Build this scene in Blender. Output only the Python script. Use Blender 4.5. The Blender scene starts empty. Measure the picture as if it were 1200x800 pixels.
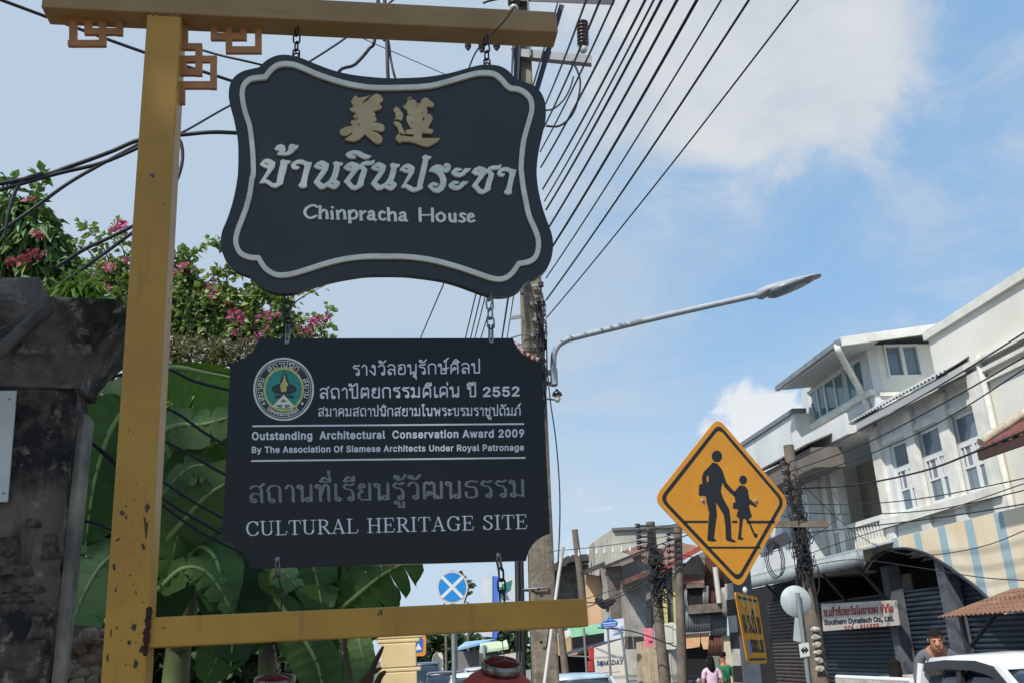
import bpy, bmesh, math, random
import numpy as np
from mathutils import Vector, Matrix, noise as mnoise
rnd = random.Random(7)
scene = bpy.context.scene
COL = scene.collection
R_ = math.radians
# ------------------------------------------------------------------ camera
FPX = 1080.0                      # focal length in photo pixels (1200 wide)
PITCH, ROLL, EYE = R_(18.6), R_(3.0), 2.05
F = Vector((0, math.cos(PITCH), math.sin(PITCH)))
_R0 = Vector((1, 0, 0)); _U0 = Vector((0, -math.sin(PITCH), math.cos(PITCH)))
CR = _R0 * math.cos(ROLL) - _U0 * math.sin(ROLL)
CU = _U0 * math.cos(ROLL) + _R0 * math.sin(ROLL)
CAM = Vector((0, 0, EYE))
cd = bpy.data.cameras.new('camera'); cam = bpy.data.objects.new('camera', cd); COL.objects.link(cam)
cd.sensor_fit = 'HORIZONTAL'; cd.sensor_width = 36.0; cd.lens = FPX / 1200 * 36
cd.clip_start = 0.05; cd.clip_end = 3000
m = Matrix((CR, CU, -F)).transposed().to_4x4(); m.translation = CAM
cam.matrix_world = m
scene.camera = cam
# ------------------------------------------------------------------ light
SUN_EL = 50.0
def ray(x, y): return F + CR * ((x - 600) / FPX) + CU * ((400 - y) / FPX)
SD = ray(490, 771); SD.z = 0; SD.normalize()          # along the street, away from the viewer
ND = Vector((SD.y, -SD.x, 0))                          # across the street, to the right
SUN_H = (-SD * math.cos(R_(40)) - ND * math.sin(R_(40))).normalized()   # towards the sun: behind, a little left
SUN_TO = SUN_H * math.cos(R_(SUN_EL)) + Vector((0, 0, math.sin(R_(SUN_EL))))
sl = bpy.data.lights.new('sun', 'SUN'); sl.energy = 3.1; sl.angle = R_(1.2); sl.color = (1, .95, .86)
so = bpy.data.objects.new('sun', sl); COL.objects.link(so)
so.rotation_euler = SUN_TO.to_track_quat('Z', 'Y').to_euler()
so.location = (0, 0, 40)
scene.view_settings.view_transform = 'Standard'; scene.view_settings.look = 'None'
scene.view_settings.exposure = 0.65; scene.view_settings.gamma = 1; scene.view_settings.use_curve_mapping = False
scene.render.engine = 'CYCLES'
scene.cycles.use_denoising = True
scene.cycles.max_bounces = 6
# ------------------------------------------------------------------ sky
W_ = bpy.data.worlds.new('World'); scene.world = W_; W_.use_nodes = True
def build_world():
    nt = W_.node_tree; N = nt.nodes; L = nt.links
    bg = N['Background']; bg.inputs['Strength'].default_value = 0.1
    sky = N.new('ShaderNodeTexSky'); sky.sky_type = 'NISHITA'; sky.sun_disc = False
    sky.sun_elevation = R_(SUN_EL); sky.sun_rotation = math.atan2(SUN_TO.x, SUN_TO.y)
    sky.air_density = 1.0; sky.dust_density = 1.2; sky.ozone_density = 1.6
    tc = N.new('ShaderNodeTexCoord')
    def math_(op, a, b=None, c=None):
        n = N.new('ShaderNodeMath'); n.operation = op
        for i, v in enumerate((a, b, c)):
            if v is None: continue
            if isinstance(v, (int, float)): n.inputs[i].default_value = v
            else: L.new(v, n.inputs[i])
        return n.outputs[0]
    def noise(scale, detail, rough, sx=(1, 1, 1), off=(0, 0, 0), dist=0.0):
        mp = N.new('ShaderNodeMapping'); mp.inputs['Scale'].default_value = sx; mp.inputs['Location'].default_value = off
        L.new(tc.outputs['Generated'], mp.inputs['Vector'])
        n = N.new('ShaderNodeTexNoise'); n.inputs['Scale'].default_value = scale
        n.inputs['Detail'].default_value = detail; n.inputs['Roughness'].default_value = rough; n.inputs['Distortion'].default_value = dist
        L.new(mp.outputs[0], n.inputs['Vector']); return n.outputs['Fac']
    def blob(px, py, r_in, r_out):
        d = ray(px, py).normalized()
        v = N.new('ShaderNodeVectorMath'); v.operation = 'DOT_PRODUCT'
        L.new(tc.outputs['Generated'], v.inputs[0]); v.inputs[1].default_value = d
        mr = N.new('ShaderNodeMapRange'); mr.interpolation_type = 'SMOOTHSTEP'
        mr.inputs['From Min'].default_value = math.cos(R_(r_out)); mr.inputs['From Max'].default_value = math.cos(R_(r_in))
        L.new(v.outputs['Value'], mr.inputs['Value']); return mr.outputs[0]
    def smooth(v, lo, hi):
        mr = N.new('ShaderNodeMapRange'); mr.interpolation_type = 'SMOOTHSTEP'
        mr.inputs['From Min'].default_value = lo; mr.inputs['From Max'].default_value = hi
        L.new(v, mr.inputs['Value']); return mr.outputs[0]
    def mix(fac, a, b):
        n = N.new('ShaderNodeMix'); n.data_type = 'RGBA'
        if isinstance(fac, (int, float)): n.inputs[0].default_value = fac
        else: L.new(fac, n.inputs[0])
        for i, v in ((6, a), (7, b)):
            if isinstance(v, tuple): n.inputs[i].default_value = (*v, 1)
            else: L.new(v, n.inputs[i])
        return n.outputs[2]
    base = mix(SKY_TINT_FAC, sky.outputs[0], SKY_TINT)
    # thin high veil, streaky
    veil_n = noise(2.6, 9, .64, (1, 1, 2.2), (3.1, .4, 1.7), .9)
    side = blob(60, 200, 8, 46)
    veil = math_('MULTIPLY', smooth(math_('ADD', veil_n, math_('MULTIPLY', side, .40)), .38, .86), .92)
    c1 = mix(veil, base, VEIL_COL)
    # low bright band towards the horizon
    sep = N.new('ShaderNodeSeparateXYZ'); L.new(tc.outputs['Generated'], sep.inputs[0])
    hz = math_('SUBTRACT', 1.0, smooth(sep.outputs['Z'], 0.0, .36))
    c2 = mix(math_('MULTIPLY', hz, .55), c1, HORIZ_COL)
    # soft grey-white cumulus, placed where the photograph has it
    n1 = math_('MULTIPLY_ADD', noise(6.5, 10, .62, (1, 1, 1.25), (.3, 2.2, .9), .5), 2.0, -.5)
    cov = math_('ADD', math_('MULTIPLY', blob(905, 55, 1, 10), .52), math_('MULTIPLY', blob(760, 80, 1, 12), .5))
    cov = math_('ADD', cov, math_('MULTIPLY', blob(1010, 70, .5, 6), .25))
    cov = math_('ADD', cov, math_('MULTIPLY', blob(1120, 170, 2, 16), .22))
    cum = smooth(math_('ADD', n1, cov), .62, 1.35)
    shade = smooth(noise(4.0, 6, .6, (1, 1, 1.4), (1.3, .2, 4.4), .2), .35, .68)
    c3 = mix(math_('MULTIPLY', cum, .85), c2, mix(shade, CLOUD_DARK, CLOUD_LIGHT))
    n2 = math_('MULTIPLY_ADD', noise(15, 9, .6, (1, 1, 1.2), (.7, .1, .2), .4), 1.6, -.3)
    cov2 = math_('ADD', math_('MULTIPLY', blob(872, 500, .5, 4.0), .62), math_('MULTIPLY', blob(960, 520, .5, 4.5), .45))
    cov2 = math_('ADD', cov2, math_('MULTIPLY', blob(690, 640, .5, 6), .3))
    cum2 = smooth(math_('ADD', n2, cov2), .80, 1.1)
    c4 = mix(math_('MULTIPLY', cum2, .85), c3, CLOUD_LOW)
    L.new(c4, bg.inputs['Color'])
SKY_TINT_FAC, SKY_TINT = 0.7, (1.95, 3.5, 5.4)
VEIL_COL, HORIZ_COL = (3.25, 3.95, 4.75), (4.1, 4.9, 5.6)
CLOUD_DARK, CLOUD_LIGHT, CLOUD_LOW = (3.8, 4.1, 4.5), (5.1, 5.1, 5.05), (5.6, 5.65, 5.7)
build_world()

# ------------------------------------------------------------------ where things stand
def at(x, y, z): return CAM + ray(x, y) * z                        # point on a sight line, z metres deep
def hd(x, y, d):                                                   # point on a sight line, d metres away over the ground
    r = ray(x, y); return CAM + r * (d / math.hypot(r.x, r.y))
def W(u, s, z): return ND * u + SD * s + Vector((0, 0, z))         # street frame: across, along, up
def onu(x, y, u): r = ray(x, y); return CAM + r * (u / r.dot(ND))  # on the facade plane u metres across
def ons(x, y, s): r = ray(x, y); return CAM + r * (s / r.dot(SD))
def us(P): return P.dot(ND), P.dot(SD), P.z
UP = Vector((0, 0, 1))
class Plane:
    """a vertical plane: origin, horizontal direction, normal towards the viewer"""
    def __init__(s, O, yaw, off=0.0, tilt=0.0):
        a = R_(yaw); s.d = Vector((math.cos(a), math.sin(a), 0)); s.n = Vector((math.sin(a), -math.cos(a), 0))
        s.v = UP.copy(); s.O = O + s.n * off
    def off(s, o):
        q = Plane.__new__(Plane); q.d, q.n, q.v, q.O = s.d, s.n, s.v, s.O + s.n * o; return q
    def hit(s, x, y):
        r = ray(x, y); return CAM + r * ((s.O - CAM).dot(s.n) / r.dot(s.n))
    def ab(s, x, y): v = s.hit(x, y) - s.O; return v.dot(s.d), v.dot(s.v)
    def pt(s, a, b, c=0.0): return s.O + s.d * a + s.v * b + s.n * c
class UPlane(Plane):
    """facade plane facing the street at u"""
    def __init__(s, u): s.d = -SD; s.n = -ND; s.v = UP.copy(); s.O = ND * u
class SPlane(Plane):
    """plane across the street at s, facing the viewer"""
    def __init__(q, s): q.d = ND.copy(); q.n = -SD; q.v = UP.copy(); q.O = SD * s

# ------------------------------------------------------------------ materials
def srgb(r, g, b):
    f = lambda c: (c / 255) / 12.92 if c / 255 <= .04045 else ((c / 255 + .055) / 1.055) ** 2.4
    return (f(r), f(g), f(b))
_M = {}
def mat(name, base, rough=.6, metal=0.0, c2=None, c3=None, scale=3.0, contrast=(.35, .65), bump=0.0, bscale=60.0,
        streak=None, streak_scale=(9, 9, .7), streak_rng=(.52, .75), spec=.5, island=0.0, coat=0.0, trans=0.0, patch=None, patch_rng=(.62, .66), patch_scale=7.0, patch_detail=6):
    if name in _M: return _M[name]
    M = bpy.data.materials.new(name); M.use_nodes = True; nt = M.node_tree; N = nt.nodes; L = nt.links
    b = N['Principled BSDF']; b.inputs['Roughness'].default_value = rough; b.inputs['Metallic'].default_value = metal
    b.inputs['Specular IOR Level'].default_value = spec
    if coat: b.inputs['Coat Weight'].default_value = coat; b.inputs['Coat Roughness'].default_value = .05
    geo = N.new('ShaderNodeNewGeometry')
    def nz(sc, det=5, rough_=.6, s3=None):
        v = geo.outputs['Position']
        if s3:
            mp = N.new('ShaderNodeMapping'); mp.inputs['Scale'].default_value = s3; L.new(v, mp.inputs['Vector']); v = mp.outputs[0]
        n = N.new('ShaderNodeTexNoise'); n.inputs['Scale'].default_value = sc; n.inputs['Detail'].default_value = det; n.inputs['Roughness'].default_value = rough_
        L.new(v, n.inputs['Vector']); return n.outputs['Fac']
    def rng(v, lo, hi):
        r = N.new('ShaderNodeMapRange'); r.inputs['From Min'].default_value = lo; r.inputs['From Max'].default_value = hi; L.new(v, r.inputs['Value']); return r.outputs[0]
    def mx(fac, a, c, mode='MIX'):
        n = N.new('ShaderNodeMix'); n.data_type = 'RGBA'; n.blend_type = mode
        if isinstance(fac, float): n.inputs[0].default_value = fac
        else: L.new(fac, n.inputs[0])
        for i, v in ((6, a), (7, c)):
            if isinstance(v, tuple): n.inputs[i].default_value = (*v[:3], 1)
            else: L.new(v, n.inputs[i])
        return n.outputs[2]
    col = tuple(base)
    if c2: col = mx(rng(nz(scale), *contrast), col, tuple(c2))
    if c3: col = mx(rng(nz(scale * 3.1, 6, .7), contrast[0] + .12, contrast[1] + .12), col, tuple(c3))
    if streak: col = mx(rng(nz(1.0, 5, .65, streak_scale), *streak_rng), col, tuple(streak))
    if patch: col = mx(rng(nz(patch_scale, patch_detail, .62), *patch_rng), col, tuple(patch))
    if island:
        hs = N.new('ShaderNodeHueSaturation')
        r1 = N.new('ShaderNodeMapRange'); r1.inputs['To Min'].default_value = 1 - island; r1.inputs['To Max'].default_value = 1 + island
        L.new(geo.outputs['Random Per Island'], r1.inputs['Value']); L.new(r1.outputs[0], hs.inputs['Value'])
        r2 = N.new('ShaderNodeMapRange'); r2.inputs['To Min'].default_value = .5 - .035; r2.inputs['To Max'].default_value = .5 + .03
        wn = N.new('ShaderNodeTexWhiteNoise'); wn.noise_dimensions = '1D'; L.new(geo.outputs['Random Per Island'], wn.inputs['W'])
        L.new(wn.outputs['Value'], r2.inputs['Value']); L.new(r2.outputs[0], hs.inputs['Hue'])
        if isinstance(col, tuple): hs.inputs['Color'].default_value = (*col, 1)
        else: L.new(col, hs.inputs['Color'])
        col = hs.outputs[0]
    if isinstance(col, tuple): b.inputs['Base Color'].default_value = (*col, 1)
    else: L.new(col, b.inputs['Base Color'])
    if bump:
        bp = N.new('ShaderNodeBump'); bp.inputs['Strength'].default_value = bump; bp.inputs['Distance'].default_value = .02
        L.new(nz(bscale, 6, .65), bp.inputs['Height']); L.new(bp.outputs[0], b.inputs['Normal'])
    if trans:
        tb = N.new('ShaderNodeBsdfTranslucent'); ms = N.new('ShaderNodeMixShader'); ms.inputs[0].default_value = trans
        if isinstance(col, tuple): tb.inputs['Color'].default_value = (*col, 1)
        else: L.new(mx(1.0, col, (1.0, 1.25, .45), 'MULTIPLY'), tb.inputs['Color'])
        L.new(b.outputs[0], ms.inputs[1]); L.new(tb.outputs[0], ms.inputs[2]); L.new(ms.outputs[0], N['Material Output'].inputs['Surface'])
    _M[name] = M; return M

# ------------------------------------------------------------------ objects
def tag(o, label=None, cat=None, group=None, kind=None):
    if label: o['label'] = label
    if cat: o['category'] = cat
    if group: o['group'] = group
    if kind: o['kind'] = kind
    return o
_ORG = {}
def thing(name, label, cat, loc, group=None):
    o = bpy.data.objects.new(name, None); o.empty_display_size = .1; COL.objects.link(o)
    o.location = loc; _ORG[o.name] = Vector(loc); return tag(o, label, cat, group)
class MB:
    def __init__(s): s.v = []; s.f = []; s.uv = None; s.sm = []
    def add(s, vs, fs, smooth=False):
        k = len(s.v); s.v += [Vector(p) for p in vs]; s.f += [tuple(i + k for i in q) for q in fs]; s.sm += [smooth] * len(fs); return s
    def quad(s, a, b, c, d): return s.add([a, b, c, d], [(0, 1, 2, 3)])
    def hexa(s, p):     # 8 corners: bottom 4 ccw, top 4
        return s.add(p, [(3, 2, 1, 0), (4, 5, 6, 7), (0, 1, 5, 4), (1, 2, 6, 5), (2, 3, 7, 6), (3, 0, 4, 7)])
    def box(s, c, ax, ay, az):
        c = Vector(c); p = []
        for z in (-1, 1):
            for x, y in ((-1, -1), (1, -1), (1, 1), (-1, 1)): p.append(c + ax * x + ay * y + az * z)
        return s.hexa(p)
    def bus(s, u0, u1, s0, s1, z0, z1):
        return s.hexa([W(u0, s0, z0), W(u1, s0, z0), W(u1, s1, z0), W(u0, s1, z0), W(u0, s0, z1), W(u1, s0, z1), W(u1, s1, z1), W(u0, s1, z1)])
    def prism(s, pts, vec):
        n = len(pts); vec = Vector(vec); a = [Vector(p) for p in pts]; bm = [p + vec for p in a]
        return s.add(a + bm, [tuple(range(n)), tuple(range(2 * n - 1, n - 1, -1))] + [(i, i + n, (i + 1) % n + n, (i + 1) % n) for i in range(n)])
    def tube(s, pts, r, n=8, caps=True, closed=False):
        pts = [Vector(p) for p in pts]; m_ = len(pts); rs = r if isinstance(r, (list, tuple)) else [r] * m_
        vs = []; prev = None
        for i, p in enumerate(pts):
            if closed: t = pts[(i + 1) % m_] - pts[i - 1]
            else: t = (pts[min(i + 1, m_ - 1)] - pts[max(i - 1, 0)])
            t = t.normalized() if t.length > 1e-9 else Vector((0, 0, 1))
            if prev is None:
                a = t.cross(UP); a = a.normalized() if a.length > 1e-3 else Vector((1, 0, 0))
            else:
                a = prev - t * prev.dot(t); a = a.normalized() if a.length > 1e-6 else t.orthogonal().normalized()
            prev = a; b = t.cross(a)
            vs += [p + (a * math.cos(2 * math.pi * k / n) + b * math.sin(2 * math.pi * k / n)) * rs[i] for k in range(n)]
        fs = []
        for i in range(m_ if closed else m_ - 1):
            j = (i + 1) % m_
            fs += [(i * n + k, i * n + (k + 1) % n, j * n + (k + 1) % n, j * n + k) for k in range(n)]
        k0 = len(s.f); s.add(vs, fs, True)
        if caps and not closed: s.add([vs[k] for k in range(n)], [tuple(range(n - 1, -1, -1))]); s.add([vs[(m_ - 1) * n + k] for k in range(n)], [tuple(range(n))])
        return s
    def lathe(s, c, prof, ax=None, n=20, smooth=True):
        """prof: (radius, height) along axis ax from c"""
        c = Vector(c); ax = (ax or UP).normalized(); a = ax.orthogonal().normalized(); b = ax.cross(a); m_ = len(prof)
        vs = [c + ax * h + (a * math.cos(2 * math.pi * k / n) + b * math.sin(2 * math.pi * k / n)) * r for r, h in prof for k in range(n)]
        fs = [(i * n + k, i * n + (k + 1) % n, (i + 1) * n + (k + 1) % n, (i + 1) * n + k) for i in range(m_ - 1) for k in range(n)]
        s.add(vs, fs, smooth)
        if prof[0][0] > 1e-4: s.add(vs[:n], [tuple(range(n - 1, -1, -1))])
        if prof[-1][0] > 1e-4: s.add(vs[-n:], [tuple(range(n))])
        return s
    def ball(s, c, rx, ry=None, rz=None, n=12, m_=8, M=None):
        ry = ry or rx; rz = rz or rx; c = Vector(c); vs = []
        for i in range(m_ + 1):
            th = math.pi * i / m_
            for k in range(n):
                ph = 2 * math.pi * k / n; p = Vector((rx * math.sin(th) * math.cos(ph), ry * math.sin(th) * math.sin(ph), rz * math.cos(th)))
                vs.append(c + (M @ p if M else p))
        return s.add(vs, [(i * n + k, (i + 1) * n + k, (i + 1) * n + (k + 1) % n, i * n + (k + 1) % n) for i in range(m_) for k in range(n)], True)
    def corr(s, p00, p10, p01, p11, waves, amp, th=.006, seg=8, rows=1, sag=0.0):
        """corrugated sheet between four corners, ridges running from the p0x edge to the p1x edge"""
        p00, p10, p01, p11 = map(Vector, (p00, p10, p01, p11)); nrm = (p10 - p00).cross(p01 - p00).normalized(); n = waves * seg
        vs = []
        for side in (0, 1):
            for j in range(rows + 1):
                t = j / rows
                for i in range(n + 1):
                    q = i / n; p = (p00 * (1 - q) + p01 * q) * (1 - t) + (p10 * (1 - q) + p11 * q) * t
                    vs.append(p + nrm * (amp * math.sin(2 * math.pi * waves * q) - side * th + sag * 4 * t * (1 - t)))
        k = (n + 1) * (rows + 1); fs = []
        for j in range(rows):
            for i in range(n):
                a = j * (n + 1) + i; fs += [(a, a + 1, a + n + 2, a + n + 1), (k + a, k + a + n + 1, k + a + n + 2, k + a + 1)]
        for i in range(n):
            fs += [(i, k + i, k + i + 1, i + 1)]; a = rows * (n + 1) + i; fs += [(a, a + 1, k + a + 1, k + a)]
        return s.add(vs, fs, True)
    def build(s, name, material, parent=None, loc=None):
        org = Vector((0, 0, 0))
        if parent is not None:
            q = parent
            while q.parent is not None: q = q.parent
            org = _ORG[q.name]
        elif loc is not None: org = Vector(loc)
        me = bpy.data.meshes.new(name); me.from_pydata([tuple(p - org) for p in s.v], [], s.f)
        me.polygons.foreach_set('use_smooth', s.sm)
        if s.uv:
            ul = me.uv_layers.new(name='UVMap')
            for i, lp in enumerate(me.loops): ul.data[i].uv = s.uv[lp.vertex_index]
        me.materials.append(material); me.update()
        o = bpy.data.objects.new(name, me); COL.objects.link(o)
        if parent is not None: o.parent = parent
        else:
            o.location = org; _ORG[o.name] = org
        return o
def build_each(mb, name, material, parent):
    """one object per separate piece"""
    par = list(range(len(mb.v)))
    def find(i):
        while par[i] != i: par[i] = par[par[i]]; i = par[i]
        return i
    pos = {}
    for i, v in enumerate(mb.v):
        k = (round(v.x, 4), round(v.y, 4), round(v.z, 4))
        if k in pos: par[find(i)] = find(pos[k])
        else: pos[k] = i
    for f in mb.f:
        for j in f[1:]: par[find(j)] = find(f[0])
    grp = {}
    for f, s in zip(mb.f, mb.sm): grp.setdefault(find(f[0]), []).append((f, s))
    for fs in grp.values():
        idx = {}; q = MB()
        for f, s in fs:
            for i in f:
                if i not in idx: idx[i] = len(q.v); q.v.append(mb.v[i])
            q.f.append(tuple(idx[i] for i in f)); q.sm.append(s)
        q.build(name, material, parent)
def smooth_path(pts, n=6, closed=False):
    """Catmull-Rom through points (any dimension)"""
    P = [Vector(p) for p in pts]; out = []; m_ = len(P)
    for i in range(m_ if closed else m_ - 1):
        p1, p2 = P[i], P[(i + 1) % m_]
        p0 = P[i - 1] if (i or closed) else p1 * 2 - p2
        p3 = P[(i + 2) % m_] if (closed or i + 2 < m_) else p2 * 2 - p1
        for k in range(n):
            t = k / n
            out.append(((p1 * 2) + (p2 - p0) * t + (p0 * 2 - p1 * 5 + p2 * 4 - p3) * t * t + (p1 * 3 - p0 - p2 * 3 + p3) * t * t * t) * .5)
    if not closed: out.append(P[-1])
    return out
def structure(name, mb, material): return tag(mb.build(name, material), kind='structure')
# ------------------------------------------------------------------ lettering: distance fields -> outlines -> solid letters
class Ink:
    def __init__(s, x0, y0, x1, y1, step):
        s.st = step; s.x0, s.y0 = x0, y0; s.nx = int((x1 - x0) / step) + 2; s.ny = int((y1 - y0) / step) + 2
        s.F = np.full((s.ny, s.nx), 4.0)
    def win(s, xa, ya, xb, yb):
        i0 = max(0, int((xa - s.x0) / s.st)); i1 = min(s.nx, int((xb - s.x0) / s.st) + 2)
        j0 = max(0, int((ya - s.y0) / s.st)); j1 = min(s.ny, int((yb - s.y0) / s.st) + 2)
        if i1 <= i0 or j1 <= j0: return None
        return j0, j1, i0, i1, (s.x0 + np.arange(i0, i1) * s.st)[None, :], (s.y0 + np.arange(j0, j1) * s.st)[:, None]
    def seg(s, p, q, hx, hy=None, ang=0.0):
        hy = hy or hx; mgn = max(hx, hy) + 1.5
        w = s.win(min(p[0], q[0]) - mgn, min(p[1], q[1]) - mgn, max(p[0], q[0]) + mgn, max(p[1], q[1]) + mgn)
        if w is None: return
        j0, j1, i0, i1, X, Y = w; c, sn = math.cos(ang), math.sin(ang)
        tf = lambda x, y: ((x * c + y * sn) / hx, (-x * sn + y * c) / hy)
        gx, gy = tf(X, Y); ax, ay = tf(*p); bx, by = tf(*q); dx, dy = bx - ax, by - ay; L2 = dx * dx + dy * dy + 1e-12
        t = np.clip(((gx - ax) * dx + (gy - ay) * dy) / L2, 0, 1)
        d = (np.sqrt((gx - ax - t * dx) ** 2 + (gy - ay - t * dy) ** 2) - 1) * min(hx, hy)
        s.F[j0:j1, i0:i1] = np.minimum(s.F[j0:j1, i0:i1], d)
    def stroke(s, pts, hx, hy=None, ang=0.0):
        for a, b in zip(pts, pts[1:]): s.seg(a, b, hx, hy, ang)
    def fill(s, loops, bold=0.0):
        allp = [p for l in loops for p in l]; g = 2.5
        w = s.win(min(p[0] for p in allp) - g, min(p[1] for p in allp) - g, max(p[0] for p in allp) + g, max(p[1] for p in allp) + g)
        if w is None: return
        j0, j1, i0, i1, X, Y = w; wn = np.zeros((j1 - j0, i1 - i0)); D = np.full(wn.shape, 3.0)
        for l in loops:
            for p, q in zip(l, l[1:] + l[:1]):
                if p[1] != q[1]:
                    lo, hi = (p, q) if p[1] < q[1] else (q, p)
                    rows = (Y[:, 0] >= lo[1]) & (Y[:, 0] < hi[1])
                    if rows.any():
                        xr = lo[0] + (Y[rows] - lo[1]) * (hi[0] - lo[0]) / (hi[1] - lo[1])
                        wn[rows] += (X > xr) * (1 if p[1] < q[1] else -1)
                ia = max(0, int((min(p[0], q[0]) - g - X[0, 0]) / s.st)); ib = int((max(p[0], q[0]) + g - X[0, 0]) / s.st) + 2
                ja = max(0, int((min(p[1], q[1]) - g - Y[0, 0]) / s.st)); jb = int((max(p[1], q[1]) + g - Y[0, 0]) / s.st) + 2
                gx, gy = X[:, ia:ib], Y[ja:jb]
                if gx.size == 0 or gy.size == 0: continue
                dx, dy = q[0] - p[0], q[1] - p[1]; L2 = dx * dx + dy * dy + 1e-12
                t = np.clip(((gx - p[0]) * dx + (gy - p[1]) * dy) / L2, 0, 1)
                D[ja:jb, ia:ib] = np.minimum(D[ja:jb, ia:ib], np.hypot(gx - p[0] - t * dx, gy - p[1] - t * dy))
        sd = np.where(wn != 0, -D, D) - bold
        s.F[j0:j1, i0:i1] = np.minimum(s.F[j0:j1, i0:i1], sd)
    def loops(s, tol=.05):
        Fv = s.F; Fv[0, :] = Fv[-1, :] = 4; Fv[:, 0] = Fv[:, -1] = 4
        I = Fv < 0; code = I[:-1, :-1] * 1 + I[:-1, 1:] * 2 + I[1:, 1:] * 4 + I[1:, :-1] * 8
        T = {1: [(3, 0)], 2: [(0, 1)], 3: [(3, 1)], 4: [(1, 2)], 5: [(3, 0), (1, 2)], 6: [(0, 2)], 7: [(3, 2)], 8: [(2, 3)], 9: [(2, 0)],
             10: [(0, 1), (2, 3)], 11: [(2, 1)], 12: [(1, 3)], 13: [(1, 0)], 14: [(0, 3)]}
        nxt = {}
        def key(j, i, e): return (0, j, i) if e == 0 else (1, j, i + 1) if e == 1 else (0, j + 1, i) if e == 2 else (1, j, i)
        for j, i in zip(*np.nonzero((code > 0) & (code < 15))):
            for a, b in T[int(code[j, i])]: nxt[key(j, i, a)] = key(j, i, b)
        def pos(k):
            o, j, i = k
            if o == 0: a, b = Fv[j, i], Fv[j, i + 1]; return (s.x0 + (i + a / (a - b)) * s.st, s.y0 + j * s.st)
            a, b = Fv[j, i], Fv[j + 1, i]; return (s.x0 + i * s.st, s.y0 + (j + a / (a - b)) * s.st)
        out = []
        while nxt:
            k0, k = nxt.popitem(); l = [pos(k0)]
            while k != k0 and k in nxt: l.append(pos(k)); k = nxt.pop(k)
            if len(l) > 5:
                h = len(l) // 2; l2 = _dp(l[:h + 1], tol)[:-1] + _dp(l[h:] + l[:1], tol)[:-1]
                if len(l2) > 2: out.append(l2)
        return out
def _dp(l, tol):
    if len(l) < 3: return l
    (ax, ay), (bx, by) = l[0], l[-1]; dx, dy = bx - ax, by - ay; L = math.hypot(dx, dy); best, bi = -1, 0
    for i in range(1, len(l) - 1):
        d = abs((l[i][0] - ax) * dy - (l[i][1] - ay) * dx) / L if L > 1e-9 else math.hypot(l[i][0] - ax, l[i][1] - ay)
        if d > best: best, bi = d, i
    if best < tol: return [l[0], l[-1]]
    return _dp(l[:bi + 1], tol)[:-1] + _dp(l[bi:], tol)
def solid(name, loops, plane, half, lift, material, parent, local=False):
    """loops in photo coordinates (or plane coordinates if local) -> one flat solid standing on the plane"""
    cu = bpy.data.curves.new(name, 'CURVE'); cu.dimensions = '2D'; cu.fill_mode = 'BOTH'; cu.extrude = half
    for l in loops:
        pts = l if local else [plane.ab(x, y) for x, y in l]
        sp = cu.splines.new('POLY'); sp.points.add(len(pts) - 1); sp.use_cyclic_u = True
        for q, (a, b) in zip(sp.points, pts): q.co = (a, b, 0, 1)
    o = bpy.data.objects.new('tmp', cu); COL.objects.link(o)
    dg = bpy.context.evaluated_depsgraph_get(); me = bpy.data.meshes.new_from_object(o.evaluated_get(dg))
    bpy.data.objects.remove(o); bpy.data.curves.remove(cu)
    mb = MB(); mb.add([plane.pt(v.co.x, v.co.y, lift + v.co.z) for v in me.vertices], [tuple(p.vertices) for p in me.polygons])
    bpy.data.meshes.remove(me)
    return mb.build(name, material, parent)
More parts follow.
